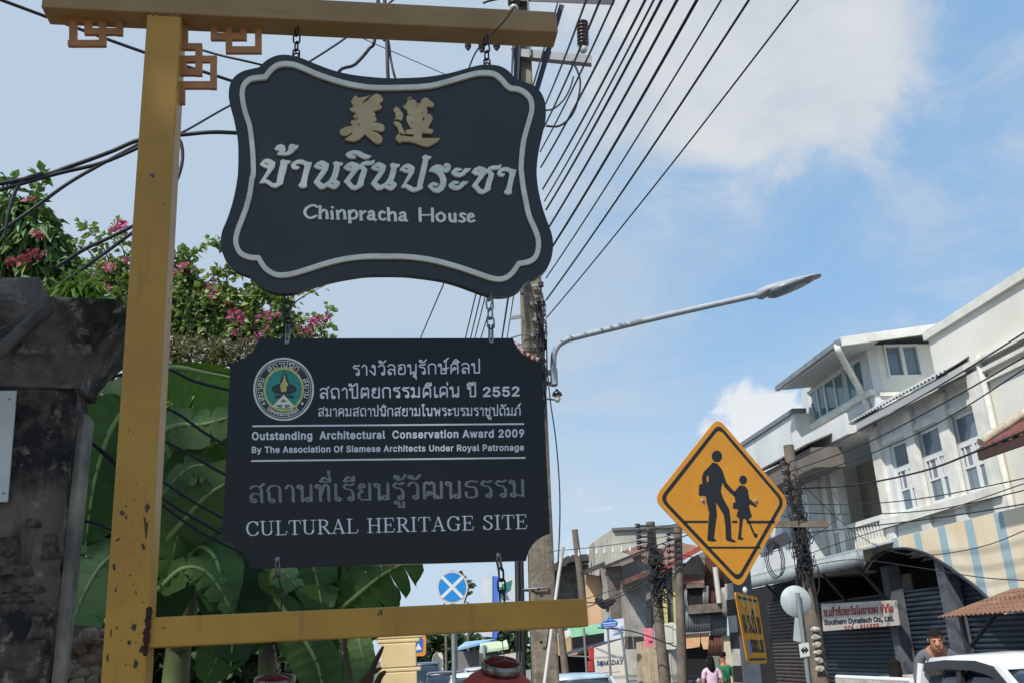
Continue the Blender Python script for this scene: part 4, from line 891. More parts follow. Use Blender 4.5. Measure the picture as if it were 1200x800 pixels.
def polebox(t0, t1, w0, w1):
    a, b = base.lerp(ptop, t0), base.lerp(ptop, t1)
    return [a - pu * w0 - pv * w0, a + pu * w0 - pv * w0, a + pu * w0 + pv * w0, a - pu * w0 + pv * w0, b - pu * w1 - pv * w1, b + pu * w1 - pv * w1, b + pu * w1 + pv * w1, b - pu * w1 + pv * w1]
bevelled(MB().hexa(polebox(0, 1.06, .105, .075)), 'shaft', CONC, up_, .018)
hl = MB()
for y in (345, 420, 470, 690, 720, 752): 
    p = hd(612 + (y - 345) * .055, y, PD - .13); hl.lathe(p, [(.012, 0), (.012, .004)], -SD, 8)
build_each(hl, 'bolt_hole', mat('hole_dark', (.01, .01, .01), .9), up_)
def beam(mb, a, b, w, h, upv=UP):
    ax = (b - a); L = ax.length; ax.normalize(); sd = ax.cross(upv).normalized(); u2 = sd.cross(ax); return mb.box((a + b) / 2, ax * L / 2, sd * w / 2, u2 * h / 2)
PDm = PD - .14
# lower crossarm (open channel), its upright plate, upper crossarm, two dark braces
arm = MB(); a, b = hd(600, 61, PDm), hd(693.5, 70, PDm); beam(arm, a, b, .006, .085); beam(arm, a + UP * .04 + SD * .03, b + UP * .04 + SD * .03, .06, .006); beam(arm, a - UP * .04 + SD * .03, b - UP * .04 + SD * .03, .06, .006); arm.build('crossarm', GALV, up_)
arm = MB(); a, b = hd(596, -3, PDm), hd(720, 2, PDm); beam(arm, a, b, .006, .08); beam(arm, a + UP * .04 + SD * .03, b + UP * .04 + SD * .03, .06, .006); arm.build('crossarm', DARKST, up_)
ps = MB(); beam(ps, hd(621, 68, PDm - .01), hd(617, -30, PDm - .01), .01, .07, SD); ps.build('upright_plate', GALV, up_)
for (x0, y0), (x1, y1) in (((597, 150), (603, 14)), ((616, 130), (653, 6))):
    br = MB(); a, b = hd(x0, y0, PDm - .03), hd(x1, y1, PDm - .02); beam(br, a, b, .012, .10, SD); beam(br, a + ND * .045, b + ND * .045, .05, .01, SD); br.build('brace', DARKST, up_)
cl = MB()
for y in (398, 412, 560, 690): cl.tube([hd(612 + (y - 345) * .055, y, PD) + (pu * math.cos(k * math.pi / 4 + .39) + pv * math.sin(k * math.pi / 4 + .39)) * .135 for k in range(8)], .008, 5, closed=True)
build_each(cl, 'strap', GALV, up_)
# conduits strapped to the left of the pole
cd2 = MB()
for x0, x1, r_ in ((611, 614.5, .016), (607, 610, .012), (604, 606.5, .008)): cd2.tube([hd(x1, 815, PD - .05), hd(x0, 640, PD - .05), hd(x0 - 12, 430, PD - .05)], r_, 8)
build_each(cd2, 'conduit', BLKW, up_)
def insulator(px, py, py2, r, label, hang=False, material=PORC, white=True):
    a, b = hd(px, py, PDm), hd(px + (1 if not hang else 0), py2, PDm); ax = (b - a); L = ax.length; prof = [(.012, 0)]
    n = 7
    for i in range(n):
        t = i / n * .86; prof += [(r, L * (t + .01)), (r * .96, L * (t + .05)), (r * .6, L * (t + .075)), (r * .6, L * (t + .115))]
    prof += [(r * .7, L * .9), (r * .4, L)]
    t = thing('insulator', label, 'insulator', b, 'insulators on the utility pole')
    MB().lathe(a, prof, ax, 16).build('ribbed_body', material, t)
    if white: MB().lathe(b - ax * .1, [(r * .7, 0), (r * .75, L * .08), (r * .5, L * .14)], ax, 14).build('base_cap', PORW, t)
    else: MB().lathe(a - ax * .12, [(.012, 0), (.012, L * .14)], ax, 8).build('pin', GALV, t)
    return t
insulator(682.5, 27, 60, .058, 'dark ribbed insulator with a white foot standing on the lower crossarm')
insulator(601.5, -14, 11, .062, 'dark ribbed insulator showing above the gold beam')
insulator(548.5, 44, 59, .032, 'leftmost of three small dark insulators hanging below the beam end', True, white=False)
insulator(564.5, 45, 61.5, .034, 'middle one of three small dark insulators hanging below the beam end', True, white=False)
insulator(582, 43, 59, .036, 'small dark insulator nearest the pole of the three below the beam end', True, white=False)
tb = MB(); tb.tube([hd(538, 46, PDm), hd(600, 48, PDm)], .012, 6); tag(tb.build('insulator_rod', DARKST, loc=hd(538, 46, PDm)), 'thin dark rod carrying the three small insulators', 'rod')
# clutter of clamps, spools and drop wires down the right side of the pole
tg = thing('wire_clamps', 'tangle of clamps, brackets and thin drop wires on the right of the concrete pole', 'wire tangle', hd(640, 440, PD - .12))
r2 = random.Random(5); mbt = MB()
for k in range(26):
    y0 = r2.uniform(330, 420); pts = [hd(628 + r2.uniform(0, 5), y0, PD - .13)]
    for j in range(4): pts.append(hd(630 + r2.uniform(-2, 11), y0 + (j + 1) * r2.uniform(5, 26), PD - .13 + r2.uniform(-.05, .05)))
    mbt.tube(smooth_path(pts, 4), r2.choice([.003, .004, .006]), 5)
mbt.build('drop_wire', BLKW, tg)
mbt = MB()
for x, y in ((634, 334), (631, 352), (636, 356), (632, 372), (630, 390), (635, 405)):
    p = hd(x, y, PD - .13); mbt.lathe(p - UP * .02, [(.02, 0), (.028, .012), (.014, .022), (.028, .034), (.02, .045)], UP, 10)
build_each(mbt, 'spool', PORC, tg)
mbt = MB()
for x, y in ((627, 334), (625, 355), (626, 374), (626, 392), (602, 372)): beam(mbt, hd(x - 4, y + 1, PD - .12), hd(x + 9, y - 1, PD - .12), .014, .03)
build_each(mbt, 'bracket', GALV, tg)
RIB = mat('ribbon_red', srgb(150, 50, 58), .7, c2=srgb(206, 190, 186), scale=30, contrast=(.5, .54))
rb = MB(); pts = [hd(603, 402, PD - .16), hd(612, 412, PD - .17), hd(622, 418, PD - .17), hd(630, 421, PD - .16), hd(637, 423, PD - .1)]
rb.tube(smooth_path(pts, 5), [.022 + .01 * math.sin(i * 2.3) for i in range(21)], 8); rbo = rb.build('cloth_ribbon', RIB, loc=pts[0]); tag(rbo, 'red and white cloth ribbon tied round the concrete pole', 'ribbon'); roughen(rbo, 1, .008, 30)
# ------------------------------------------------------------------ street lamp on a bracket
LAMP = mat('lamp_grey', srgb(160, 168, 176), .6, .0, c2=srgb(150, 156, 162), scale=14)
LD = 7.55
lmp = thing('street_lamp', 'grey street lamp on a long bent arm reaching out to the right', 'street lamp', hd(648, 452, LD))
pts = [hd(648.5, 452, LD), hd(648.5, 428, LD), hd(649.5, 414, LD), hd(654, 405, LD), hd(662, 399.5, LD), hd(676, 395, LD), hd(780, 370, LD), hd(893, 344.5, LD)]
MB().tube(smooth_path(pts, 6), .026, 12).build('arm', LAMP, lmp)
bx = MB(); beam(bx, hd(649, 432, LD - .02), hd(650, 451, LD - .02), .05, .075, SD); bx.build('terminal_box', LAMP, lmp)
bx = MB(); beam(bx, hd(634, 436.5, LD), hd(652, 436, LD), .05, .035); beam(bx, hd(634, 449, LD), hd(646, 449, LD), .03, .03); build_each(bx, 'clamp', GALV, lmp)
ha, hb = hd(888, 346.5, LD), hd(962.5, 322.5, LD); ax = (hb - ha); Lh = ax.length; ax.normalize(); sd = ax.cross(UP).normalized(); hu = sd.cross(ax)
def headloft(mb, prof, n=20):
    vs = []
    for t, wv, hp, hn in prof:
        for k in range(n):
            a = 2 * math.pi * k / n; c = ha + ax * Lh * t; sy = math.sin(a); vs.append(c + sd * wv * math.cos(a) + hu * (hp * sy if sy > 0 else hn * sy))
    m_ = len(prof); mb.add(vs, [(i * n + k, i * n + (k + 1) % n, (i + 1) * n + (k + 1) % n, (i + 1) * n + k) for i in range(m_ - 1) for k in range(n)] + [tuple(range(n - 1, -1, -1)), tuple(range((m_ - 1) * n, m_ * n))], True); return mb
headloft(MB(), [(-.02, .03, .03, .03), (.05, .055, .05, .045), (.16, .075, .055, .026), (.3, .085, .052, .02), (.6, .085, .04, .016), (.85, .07, .026, .012), (.97, .05, .016, .01), (1.0, .02, .006, .004)]).build('lamp_head', LAMP, lmp)
headloft(MB(), [(.14, .05, .0, .05), (.24, .085, .0, .066), (.45, .09, .0, .06), (.7, .08, .0, .042), (.88, .05, .0, .02)]).build('lens', mat('lamp_lens', srgb(140, 148, 156), .25, c2=srgb(118, 124, 130), scale=20), lmp)
sp = thing('pole_insulator', 'small brown capped white spool insulator bolted beside the street lamp bracket', 'insulator', hd(653, 470, LD))
p = hd(653.5, 471, LD)
MB().lathe(p, [(.012, 0), (.022, .012), (.03, .03), (.024, .045), (.032, .055)], UP, 14).build('white_body', PORW, sp); MB().lathe(p + UP * .056, [(.03, 0), (.046, .004), (.036, .03), (.014, .05), (.008, .062)], UP, 14).build('brown_cap', PORC, sp); MB().tube([p + UP * .02, hd(641, 467, LD)], .008, 6).build('bolt', GALV, sp)

# ================================================================== cables
def cable(pts, r, label, group, n=6, sm=5, name='power_cable'):
    return tag(MB().tube(smooth_path(pts, sm) if len(pts) > 2 else pts, r, n).build(name, BLKW, loc=pts[0]), label, 'cable', group)
G1 = 'overhead cables crossing the sky from the concrete pole'
def over(xa, ya, xb, yb, r, lab,  da=PD - .15, db=4.2, ext_=.35, sag=.05):
    a, b = hd(xa, ya, da), hd(xb, yb, db); b = b + (b - a) * ext_
    n = 10; pts = [a.lerp(b, i / n) - UP * sag * 4 * (i / n) * (1 - i / n) for i in range(n + 1)]
    cable(pts, r * .85, lab, G1)
OV = [(641, 372, 929, 0, .0062, 'outermost overhead wire, thin, ending lowest on the concrete pole'), (640, 352, 872, 0, .0085, 'second overhead wire from the right, above the lamp arm'),
      (640, 326, 840, 0, .007, 'third overhead wire from the right in the sky'), (643, 296, 812, 0, .012, 'thick fourth overhead cable from the right'),
      (641, 270, 789, 0, .011, 'fifth overhead cable from the right'), (640, 246, 771, 0, .011, 'sixth overhead cable from the right, one of a close pair'),
      (638, 236, 762, 0, .008, 'thinner seventh overhead cable of the close pair'), (636, 222, 752, 0, .010, 'eighth overhead cable from the right'),
      (634, 196, 733, 0, .010, 'ninth overhead cable from the right'), (633, 178, 716, 0, .008, 'tenth overhead cable, passing just right of the ribbed insulator'),
      (632, 160, 700, 0, .009, 'overhead cable that passes behind the ribbed insulator'), (631, 140, 684, 0, .008, 'innermost overhead cable, nearest the gold beam')]
for xa, ya, xb, yb, r_, lab in OV: over(xa, ya, xb, yb, r_, lab)
G2 = 'cables running on down the street between the two signs'
for i, ((xa, ya), (xb, yb), r_, lab) in enumerate([((534, 300), (492, 398), .007, 'lone leftmost cable slanting down between the signs'), ((566, 310), (545, 398), .008, 'leftmost of the bundle of cables left of the pole between the signs'), ((572, 310), (551, 398), .008, 'second of the bundle of cables left of the pole between the signs'),
        ((578, 310), (556, 398), .007, 'third of the bundle of cables left of the pole between the signs'), ((590, 310), (563, 398), .007, 'cable crossing behind the galvanised chain'), ((600, 320), (588, 398), .010, 'thick cable hugging the left of the concrete pole'), ((606, 320), (594, 398), .006, 'thin cable nearest the left of the concrete pole')]):
    a, b = hd(xa, ya, PD + .3), hd(xb, yb, 11); b2 = b + (b - a) * 4; cable([hd(610, 66, PD - .12), a - (b - a) * .15, a, b, b2], r_, lab, G2)
G3 = 'black cables on the upper left'
def px_cable(l, r_, lab, d=5.0, group=G3): cable([hd(*q) if len(q) == 3 else hd(*q, d) for q in l], r_, lab, group)
px_cable([(-160, -60), (60, 22), (170, 62), (280, 98), (400, 140, 5.6), (604, 215, 7.5)], .0095, 'black cable crossing the top left corner behind the fretwork')
px_cable([(20, -60), (100, -8), (170, 32), (240, 60), (305, 76), (380, 96, 5.6), (604, 180, 7.5)], .007, 'thin cable passing under the top beam to the upper edge of the house sign')
px_cable([(-200, 250), (30, 210), (80, 196), (130, 178), (165, 164), (215, 158), (276, 156), (400, 170, 5.6), (604, 240, 7.5)], .012, 'thick cable sagging in from the left edge and on behind the house sign')
px_cable([(-200, 280), (20, 217), (70, 203), (120, 191), (165, 172), (210, 152)], .011, 'second sagging cable just below the thick one at the left')
px_cable([(0, 272), (40, 244), (80, 215), (120, 192), (165, 168)], .010, 'cable that drops away to the lower left below the bundle')
px_cable([(5, 280), (8, 260), (15, 232), (26, 212), (50, 203)], .011, 'short curved cable hanging down at the far left')
px_cable([(165, 170), (208, 158), (262, 128), (330, 92), (412, 40), (500, -30), (640, -120)], .0065, 'thin straight cable rising from the post behind the house sign to the top beam')
px_cable([(205, 158), (212, 168), (214, 185), (210, 204), (202, 222)], .011, 'looped cable end hanging just right of the gold post')
px_cable([(200, -60), (375, 22), (440, 52), (540, 96, 6), (606, 130, 7.5)], .003, 'hair thin wire sloping across above the house sign')
px_cable([(604, 260, 7.5), (440, 150, 5.6), (398, 90), (416, 76), (432, 58), (440, 40), (446, -60)], .011, 'bent thick cable rising above the middle of the house sign')
px_cable([(446, -80), (453, 40), (455, 95), (462, 150, 5.2), (604, 280, 7.5)], .013, 'thick upright cable above the middle of the house sign')
px_cable([(440, -60), (447, 38), (455, 48), (458, 70), (464, 95), (480, 140, 5.2), (604, 290, 7.5)], .008, 'thin cable twisted beside the upright one above the house sign')
px_cable([(66, 313), (100, 292), (130, 278), (170, 258)], .010, 'upper of two cables rising to the gold post through the pink blossom')
px_cable([(52, 345), (90, 320), (125, 295), (170, 262)], .010, 'lower of two cables rising to the gold post through the pink blossom')
px_cable([(566, 4), (575, 1), (600, -4)], .010, 'cable end above the right part of the top beam', 7.2)
px_cable([(603, 8), (590, 26), (560, 58), (548, 84)], .0022, 'thin cable hanging in front of the right end of the top beam', 2.15)
px_cable([(640, 148), (655, 148), (668, 138), (676, 122), (680, 98), (676, 82), (670, 72)], .010, 'upper looped jumper cable under the right insulator', 7.2)
px_cable([(634, 130), (648, 128), (660, 118), (668, 104), (672, 90)], .008, 'lower looped jumper cable under the right insulator', 7.3)
px_cable([(641, 430), (645, 470), (652, 520), (656, 580), (655, 640), (650, 700), (640, 760)], .006, 'thin drop cable hanging down from the pole past the lamp bracket', 7.3)
PVC = mat('pale_conduit', srgb(196, 194, 186), .5)
tag(MB().tube([hd(660, 640, 6.9), hd(655, 672, 6.9), hd(634, 830, 6.6)], .012, 8).build('guy_cover', PVC, loc=hd(634, 830, 6.6)), 'pale plastic guy wire cover leaning beside the concrete pole', 'guy wire')
G4 = 'black cables among the banana leaves'
for l, lab in (([(80, 500), (110, 520), (150, 552), (200, 590), (260, 625)], 'upper black cable running from under the cornice down to the right'), ([(95, 506), (130, 540), (170, 575), (230, 620), (300, 655)], 'second black cable from under the cornice, half hidden by the post'),
               ([(90, 455), (180, 430), (230, 447), (290, 462)], 'cable passing just above the banana leaves to the award panel'), ([(150, 470), (200, 480), (245, 510), (300, 540)], 'cable crossing the pale banana leaves beside the post'),
               ([(150, 500), (200, 520), (250, 548), (310, 580)], 'cable crossing the dark banana leaf in the middle'), ([(150, 535), (200, 570), (240, 595), (310, 632)], 'lowest cable slanting through the banana leaves'), ([(80, 608), (110, 612), (130, 620), (170, 630)], 'short black cable sticking out behind the pillar')):
    cable([hd(x, y, 3.4) for x, y in l], .0055, lab, G4)
# ================================================================== school crossing sign
ORG = mat('sign_orange', srgb(226, 150, 22), .38, c2=srgb(214, 140, 22), scale=5, streak=srgb(150, 92, 26), streak_scale=(26, 26, 1.1), streak_rng=(.66, .86), coat=.1)
SGB = mat('sign_black', srgb(30, 29, 32), .45)
SGBACK = mat('sign_back', srgb(150, 152, 152), .5, .3)
POSTM = mat('post_grey', srgb(92, 100, 108), .6, c2=srgb(78, 86, 94), scale=6, bump=.1)
CP = Plane(at(845, 588, 5.5), 28)
zd = lambda l: zpts(760, 490, 4.0, l)
sgn = thing('school_crossing_sign', 'orange diamond road sign with a black adult and child on a dark grey post', 'road sign', hd(880, 800, 5.3) * 1)
sgn.location.z = .14; _ORG[sgn.name] = Vector(sgn.location)
cor = [CP.ab(*p) for p in zd([(325, -6), (660, 387), (427, 800), (24, 375)])]
def rounded(poly, rad, n=6):
    res = []
    for i, p in enumerate(poly):
        a, b = Vector(poly[i - 1]), Vector(poly[(i + 1) % len(poly)]); p = Vector(p); d0 = (a - p).normalized(); d1 = (b - p).normalized()
        s0, s1 = p + d0 * rad, p + d1 * rad
        for k in range(n + 1): t = k / n; q = s0 * (1 - t) ** 2 + p * 2 * t * (1 - t) + s1 * t * t; res.append((q.x, q.y))
    return res
def inset(poly, k):
    cx = sum(p[0] for p in poly) / len(poly); cy = sum(p[1] for p in poly) / len(poly)
    return [(cx + (x - cx) * k, cy + (y - cy) * k) for x, y in poly]
dp = solid('diamond_plate', [rounded(cor, .07)], CP, .0025, -.0025, ORG, sgn, True)
solid('border_line', [rounded(inset(cor, .925), .055), rounded(inset(cor, .865), .045)[::-1]], CP, .0005, .0008, SGB, dp, True)
man = [(300, 205), (322, 210), (345, 240), (355, 270), (365, 300), (390, 330), (412, 350), (405, 366), (380, 345), (355, 318), (345, 298), (338, 340), (350, 375), (378, 425), (385, 480), (388, 560), (410, 575), (402, 580), (368, 572), (362, 565), (360, 500), (352, 450), (315, 390), (320, 450), (312, 510), (306, 558), (320, 572), (300, 576), (275, 570), (280, 500), (284, 440), (272, 390), (268, 362), (235, 360), (237, 308), (252, 305), (250, 275), (258, 250), (285, 222)]
gap = [(270, 275), (280, 262), (282, 290), (275, 302)]
kid = [(428, 312), (450, 315), (464, 330), (472, 375), (498, 398), (508, 410), (503, 415), (475, 400), (470, 410), (484, 458), (470, 470), (482, 500), (497, 535), (512, 542), (505, 560), (496, 555), (468, 490), (452, 468), (442, 470), (436, 520), (434, 555), (446, 562), (440, 568), (418, 565), (424, 520), (426, 470), (412, 455), (420, 425), (395, 420), (396, 395), (408, 390), (402, 365), (404, 340)]
solid('adult_and_child', [zd(man), zd(gap)[::-1], zd(prim('ell', 320, 176, 24, 27, 24)), zd(kid), zd(prim('ell', 443, 287, 18, 21, 24))], CP, .0005, .0008, SGB, dp)
for x0, y0, x1, y1 in ((168, 483, 278, 483), (392, 483, 416, 483), (460, 483, 592, 485), (284, 604, 524, 603)): solid('crossing_line', [zd([(x0, y0 - 5), (x1, y0 - 5), (x1, y1 + 5), (x0, y1 + 5)])], CP, .0005, .0008, SGB, dp)
for x, y in ((254, 384), (503, 386)):
    MB().lathe(CP.pt(*CP.ab(*zd([(x, y)])[0]), .0002), [(.013, 0), (.012, .004), (.006, .007), (.0001, .008)], CP.n, 14).build('bolt', GALV, dp)
# post behind the plate, square tube; striped left side
pw = .06; PP = Plane(hd(868, 700, 6.0), 14)
p0 = hd(877, 800, 6.0); p1 = hd(853, 560, 6.0); p0b = p0 + (p0 - p1) * ((p0.z - .14) / (p1.z - p0.z))
mb = MB(); c_ = (PP.d, -PP.n)
def sq(c, w0): return [c - PP.d * w0 + PP.n * w0, c + PP.d * w0 + PP.n * w0, c + PP.d * w0 - PP.n * w0, c - PP.d * w0 - PP.n * w0]
ptop_ = p1 + (p1 - p0) * .05
po = bevelled(MB().hexa(sq(p0b, pw) + sq(ptop_, pw)), 'post', POSTM, sgn, .006)
# black and white bands as a sheet on the left flank
axp = (ptop_ - p0b).normalized()
for i in range(16):
    q = p0b + axp * (i * .19 + .25); s0 = q - PP.d * (pw + .002)
    if (q + axp * .19).z > ptop_.z - .45: break
    for mt, o_ in ((mat('band_white', srgb(200, 200, 190), .6, c2=srgb(170, 168, 158), scale=12), 0), (mat('band_black', srgb(34, 34, 36), .6), .095)):
        b0 = s0 + axp * o_; MB().prism([b0 + PP.n * pw * .95, b0 - PP.n * pw * .95, b0 - PP.n * pw * .95 + axp * .095, b0 + PP.n * pw * .95 + axp * .095], -PP.d * .003).build('reflective_band', mt, po)
# lower plate, turned further round
QP = Plane(hd(880, 735, 5.40), 58)
qc = [QP.ab(*p) for p in ((861, 692.5), (888, 699), (899.5, 776.5), (876.5, 777.5))]
lp_ = solid('lower_plate', [rounded(qc, .03)], QP, .0025, -.0025, ORG, sgn, True)
def bil(u, v):                                                    # plate coordinates 0..1 -> photo px
    a, b, c, d = (861, 692.5), (888, 699), (899.5, 776.5), (876.5, 777.5)
    return tuple((a[k] * (1 - u) + b[k] * u) * (1 - v) + (d[k] * (1 - u) + c[k] * u) * v for k in (0, 1))
solid('border_line', [[bil(.1, .05), bil(.92, .05), bil(.92, .09), bil(.1, .09)], [bil(.1, .92), bil(.92, .92), bil(.92, .955), bil(.1, .955)]], QP, .0005, .0008, SGB, lp_)
def plate_text(loops01, name): return solid(name, [[QP.ab(*bil(u, v)) for u, v in l] for l in loops01], QP, .0005, .0008, SGB, lp_, True)
def unit_text(text, kind, u0, u1, v0, v1, hw):
    W1, H1 = 300.0, 300.0
    if kind == 'thai': lo_ = thai_line(text, u0 * W1, v1 * H1, u1 * W1, v1 * H1, (v1 - v0) * H1 / 1.25, hw, step=.8)
    else: lo_ = font_line(text, u0 * W1, v1 * H1, u1 * W1, v1 * H1, (v1 - v0) * H1, hw, step=.8)
    return [[(x / W1, y / H1) for x, y in l] for l in lo_]
plate_text(unit_text('เขตโรงเรียน', 'thai', .12, .92, .26, .55, 5), 'thai_lettering')
plate_text(unit_text('SCHOOL ZONE', 'font', .32, .92, .66, .83, 2.5), 'english_lettering')
solid('sticker', [[QP.ab(*bil(u, v)) for u, v in ((.13, .72), (.17, .66), (.27, .66), (.31, .72), (.31, .82), (.26, .88), (.18, .88), (.13, .82))]], QP, .0004, .0008, mat('sticker_grey', srgb(150, 150, 170), .5, c2=srgb(90, 90, 110), scale=60), lp_, True)
mb = MB(); q = hd(873, 691, 5.34); mb.ball(q, .013, .012, .018, 10, 7); mb.build('knob', PORW, sgn)
for x0, x1, yb in ((.27, .3, .62), (.5, .52, .5), (.72, .75, .8)):
    solid('drip_stain', [[QP.ab(*bil(x0 - .012, .02)), QP.ab(*bil(x0 + .025, .02)), QP.ab(*bil(x1 + .008, yb)), QP.ab(*bil(x1 - .008, yb))]], QP, .0002, .0012, mat('drip_white', srgb(214, 196, 160), .7), lp_, True)

# ================================================================== white shop buildings on the right
WW = mat('white_wall', srgb(226, 224, 214), .85, c2=srgb(214, 211, 200), scale=.9, bump=.12, bscale=14, streak=srgb(168, 162, 148), streak_scale=(2.2, 2.2, .5), streak_rng=(.6, .95))
GW = mat('grey_white_wall', srgb(216, 218, 218), .85, c2=srgb(202, 204, 205), scale=1.2, bump=.12, bscale=14, streak=srgb(138, 135, 128), streak_scale=(4, 4, .35), streak_rng=(.57, .86))
TRIMW = mat('white_trim', srgb(228, 227, 220), .8, c2=srgb(206, 203, 194), scale=3)
GLASS = mat('window_glass', srgb(92, 108, 122), .06, c2=srgb(112, 126, 138), scale=.8, spec=.7)
GLASS2 = mat('blue_glass', srgb(70, 108, 122), .08, c2=srgb(92, 130, 142), scale=1.1, spec=.7)
ALU = mat('window_frame_white', srgb(214, 216, 214), .5)
ROOFG = mat('grey_roof_sheet', srgb(116, 122, 128), .6, c2=srgb(96, 100, 104), scale=2)
SOFF = mat('soffit_grey', srgb(168, 170, 172), .8)
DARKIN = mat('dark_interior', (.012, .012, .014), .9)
def vpoly(pts_us, material, name, parent, fx):
    """wall slab from (s, z) corners on plane fx u, 0.15 thick away from the street"""
    return MB().prism([W(fx, s, z) for s, z in pts_us], ND * .15).build(name, material, parent)
def sz(x, y, u): P = onu(x, y, u); return P.dot(SD), P.z
def uz(x, y, s): P = ons(x, y, s); return P.dot(ND), P.z
def wall_with_holes(mb, rect, holes, mk):
    """rectangular wall split in a grid round rectangular holes; mk(a0,a1,b0,b1) adds a block"""
    xs = sorted({rect[0], rect[1], *[h[0] for h in holes], *[h[1] for h in holes]}); ys = sorted({rect[2], rect[3], *[h[2] for h in holes], *[h[3] for h in holes]})
    for i in range(len(xs) - 1):
        j = 0
        while j < len(ys) - 1:
            def solid_(j): cx, cy = (xs[i] + xs[i + 1]) / 2, (ys[j] + ys[j + 1]) / 2; return not any(h[0] < cx < h[1] and h[2] < cy < h[3] for h in holes)
            if not solid_(j): j += 1; continue
            k = j
            while k + 1 < len(ys) - 1 and solid_(k + 1): k += 1
            mk(xs[i], xs[i + 1], ys[j], ys[k + 1]); j = k + 1
U1 = 9.75
# --- three storey building
s_c = sz(1021, 440, U1)[0]; s_f = sz(945, 500, U1)[0]; zled = sz(1023, 462, U1)[1]; zfas = sz(1020, 508, U1)[1]
zev = sz(985, 397, 8.9)[1]
b1 = thing('white_building', 'tall white building with a glazed top floor under a grey eave', 'building', W(U1, s_c, .14))
ztop1 = zev + .05
wins = []
for xa, xb in ((947, 962), (965, 988), (992, 1012)):
    pa_, pb_ = sz(xa, 470, U1)[0], sz(xb, 450, U1)[0]; wins.append((pb_, pa_, zled + .16, ztop1 - .14))
mb = MB(); wall_with_holes(mb, (s_c, s_f, zfas, ztop1), wins, lambda a, b, c, d: mb.bus(U1, U1 + .2, a, b, c, d)); mb.build('front_wall', GW, b1)
for a, b, c, d in wins:
    f_ = MB(); t_ = .05
    for q in ((a, a + t_, c, d), (b - t_, b, c, d), (a + t_, b - t_, c, c + t_), (a + t_, b - t_, d - t_, d), ((a + b) / 2 - .03, (a + b) / 2 + .03, c + t_, d - t_)): f_.bus(U1 + .05, U1 + .11, *q)
    fo = f_.build('window', ALU, b1); MB().bus(U1 + .075, U1 + .085, a + .02, b - .02, c + .02, d - .02).build('pane', GLASS2, fo)
MB().bus(U1 - .1, U1 - .002, s_c - .02, s_f, zled - .02, zled + .1).build('window_ledge', TRIMW, b1)
MB().bus(U1 - .55, U1 - .002, s_c + .25, s_f, zfas - .02, zfas + .16).build('balcony_slab', TRIMW, b1)
MB().bus(U1 - .62, U1 - .55, s_c + .25, s_f, zfas - .03, zfas + .42).build('balcony_fascia', GW, b1)
# gable end facing the viewer, with the sliding window
g0 = uz(1022, 470, s_c)[0]; gr_ = uz(1230, 300, s_c)
wL, wT = uz(1034, 404, s_c); wR, wB = uz(1082, 441, s_c)
mb = MB(); wall_with_holes(mb, (U1 + .203, 16.5, 3.46, zev - .02), [(wL, wR, wB, wT)], lambda a, b, c, d: mb.bus(a, b, s_c, s_c + .2, c, d)); mb.build('side_wall', WW, b1)
f_ = MB(); t_ = .045
for q in ((wL, wL + t_, wB, wT), (wR - t_, wR, wB, wT), (wL + t_, wR - t_, wB, wB + t_), (wL + t_, wR - t_, wT - t_, wT), ((wL + wR) / 2 - .04, (wL + wR) / 2 + .04, wB + t_, wT - t_)): f_.bus(q[0], q[1], s_c - .03, s_c + .08, q[2], q[3])
fo = f_.build('window', ALU, b1); MB().bus(wL + .02, wR - .02, s_c + .05, s_c + .06, wB + .02, wT - .02).build('pane', GLASS, fo)
MB().bus(U1 + .1, 16.5, s_c - .05, s_c - .003, zled - .06, zled + .02).build('side_ledge', TRIMW, b1)
# roof: grey sheet rising from the street eave, with soffit and verge board
ue = 8.9; s_e0 = sz(985, 397, ue)[0]; s_e1 = sz(912, 450, ue)[0]; rise = .24
def roofz(u): return zev + (u - ue) * .12
MB().corr(W(ue, s_e0, zev), W(16, s_e0, roofz(16)), W(ue, s_e1, zev), W(16, s_e1, roofz(16)), 22, .02).build('roof', ROOFG, b1)
MB().hexa([W(ue + .05, s_e0 + .06, zev - .12), W(U1 - .01, s_e0 + .06, zev - .06), W(U1 - .01, s_e1 - .05, zev - .06), W(ue + .05, s_e1 - .05, zev - .12), W(ue + .05, s_e0 + .06, zev - .10), W(U1 - .01, s_e0 + .06, zev - .04), W(U1 - .01, s_e1 - .05, zev - .04), W(ue + .05, s_e1 - .05, zev - .10)]).build('soffit', SOFF, b1)
MB().hexa([W(ue, s_e0 - .04, zev - .16), W(16, s_e0 - .04, roofz(16) - .16), W(16, s_e0 + .02, roofz(16) - .16), W(ue, s_e0 + .02, zev - .16), W(ue, s_e0 - .04, zev + .03), W(16, s_e0 - .04, roofz(16) + .03), W(16, s_e0 + .02, roofz(16) + .03), W(ue, s_e0 + .02, zev + .03)]).build('verge_board', TRIMW, b1)
gut = MB(); gut.bus(ue - .1, ue - .002, s_e0, s_e1, zev - .13, zev - .02); gut.build('gutter', mat('gutter_grey', srgb(132, 138, 142), .5, c2=srgb(108, 112, 114), scale=4), b1)
MB().tube(smooth_path([W(ue - .05, s_e0 + .1, zev - .1), W(ue, s_e0 + .12, zev - .3), W(U1 - .12, s_c + .3, zev - .95), W(U1 - .08, s_c + .25, zev - 1.3), W(U1 - .08, s_c + .25, zfas)], 5), .07, 10).build('drain_pipe', TRIMW, b1)
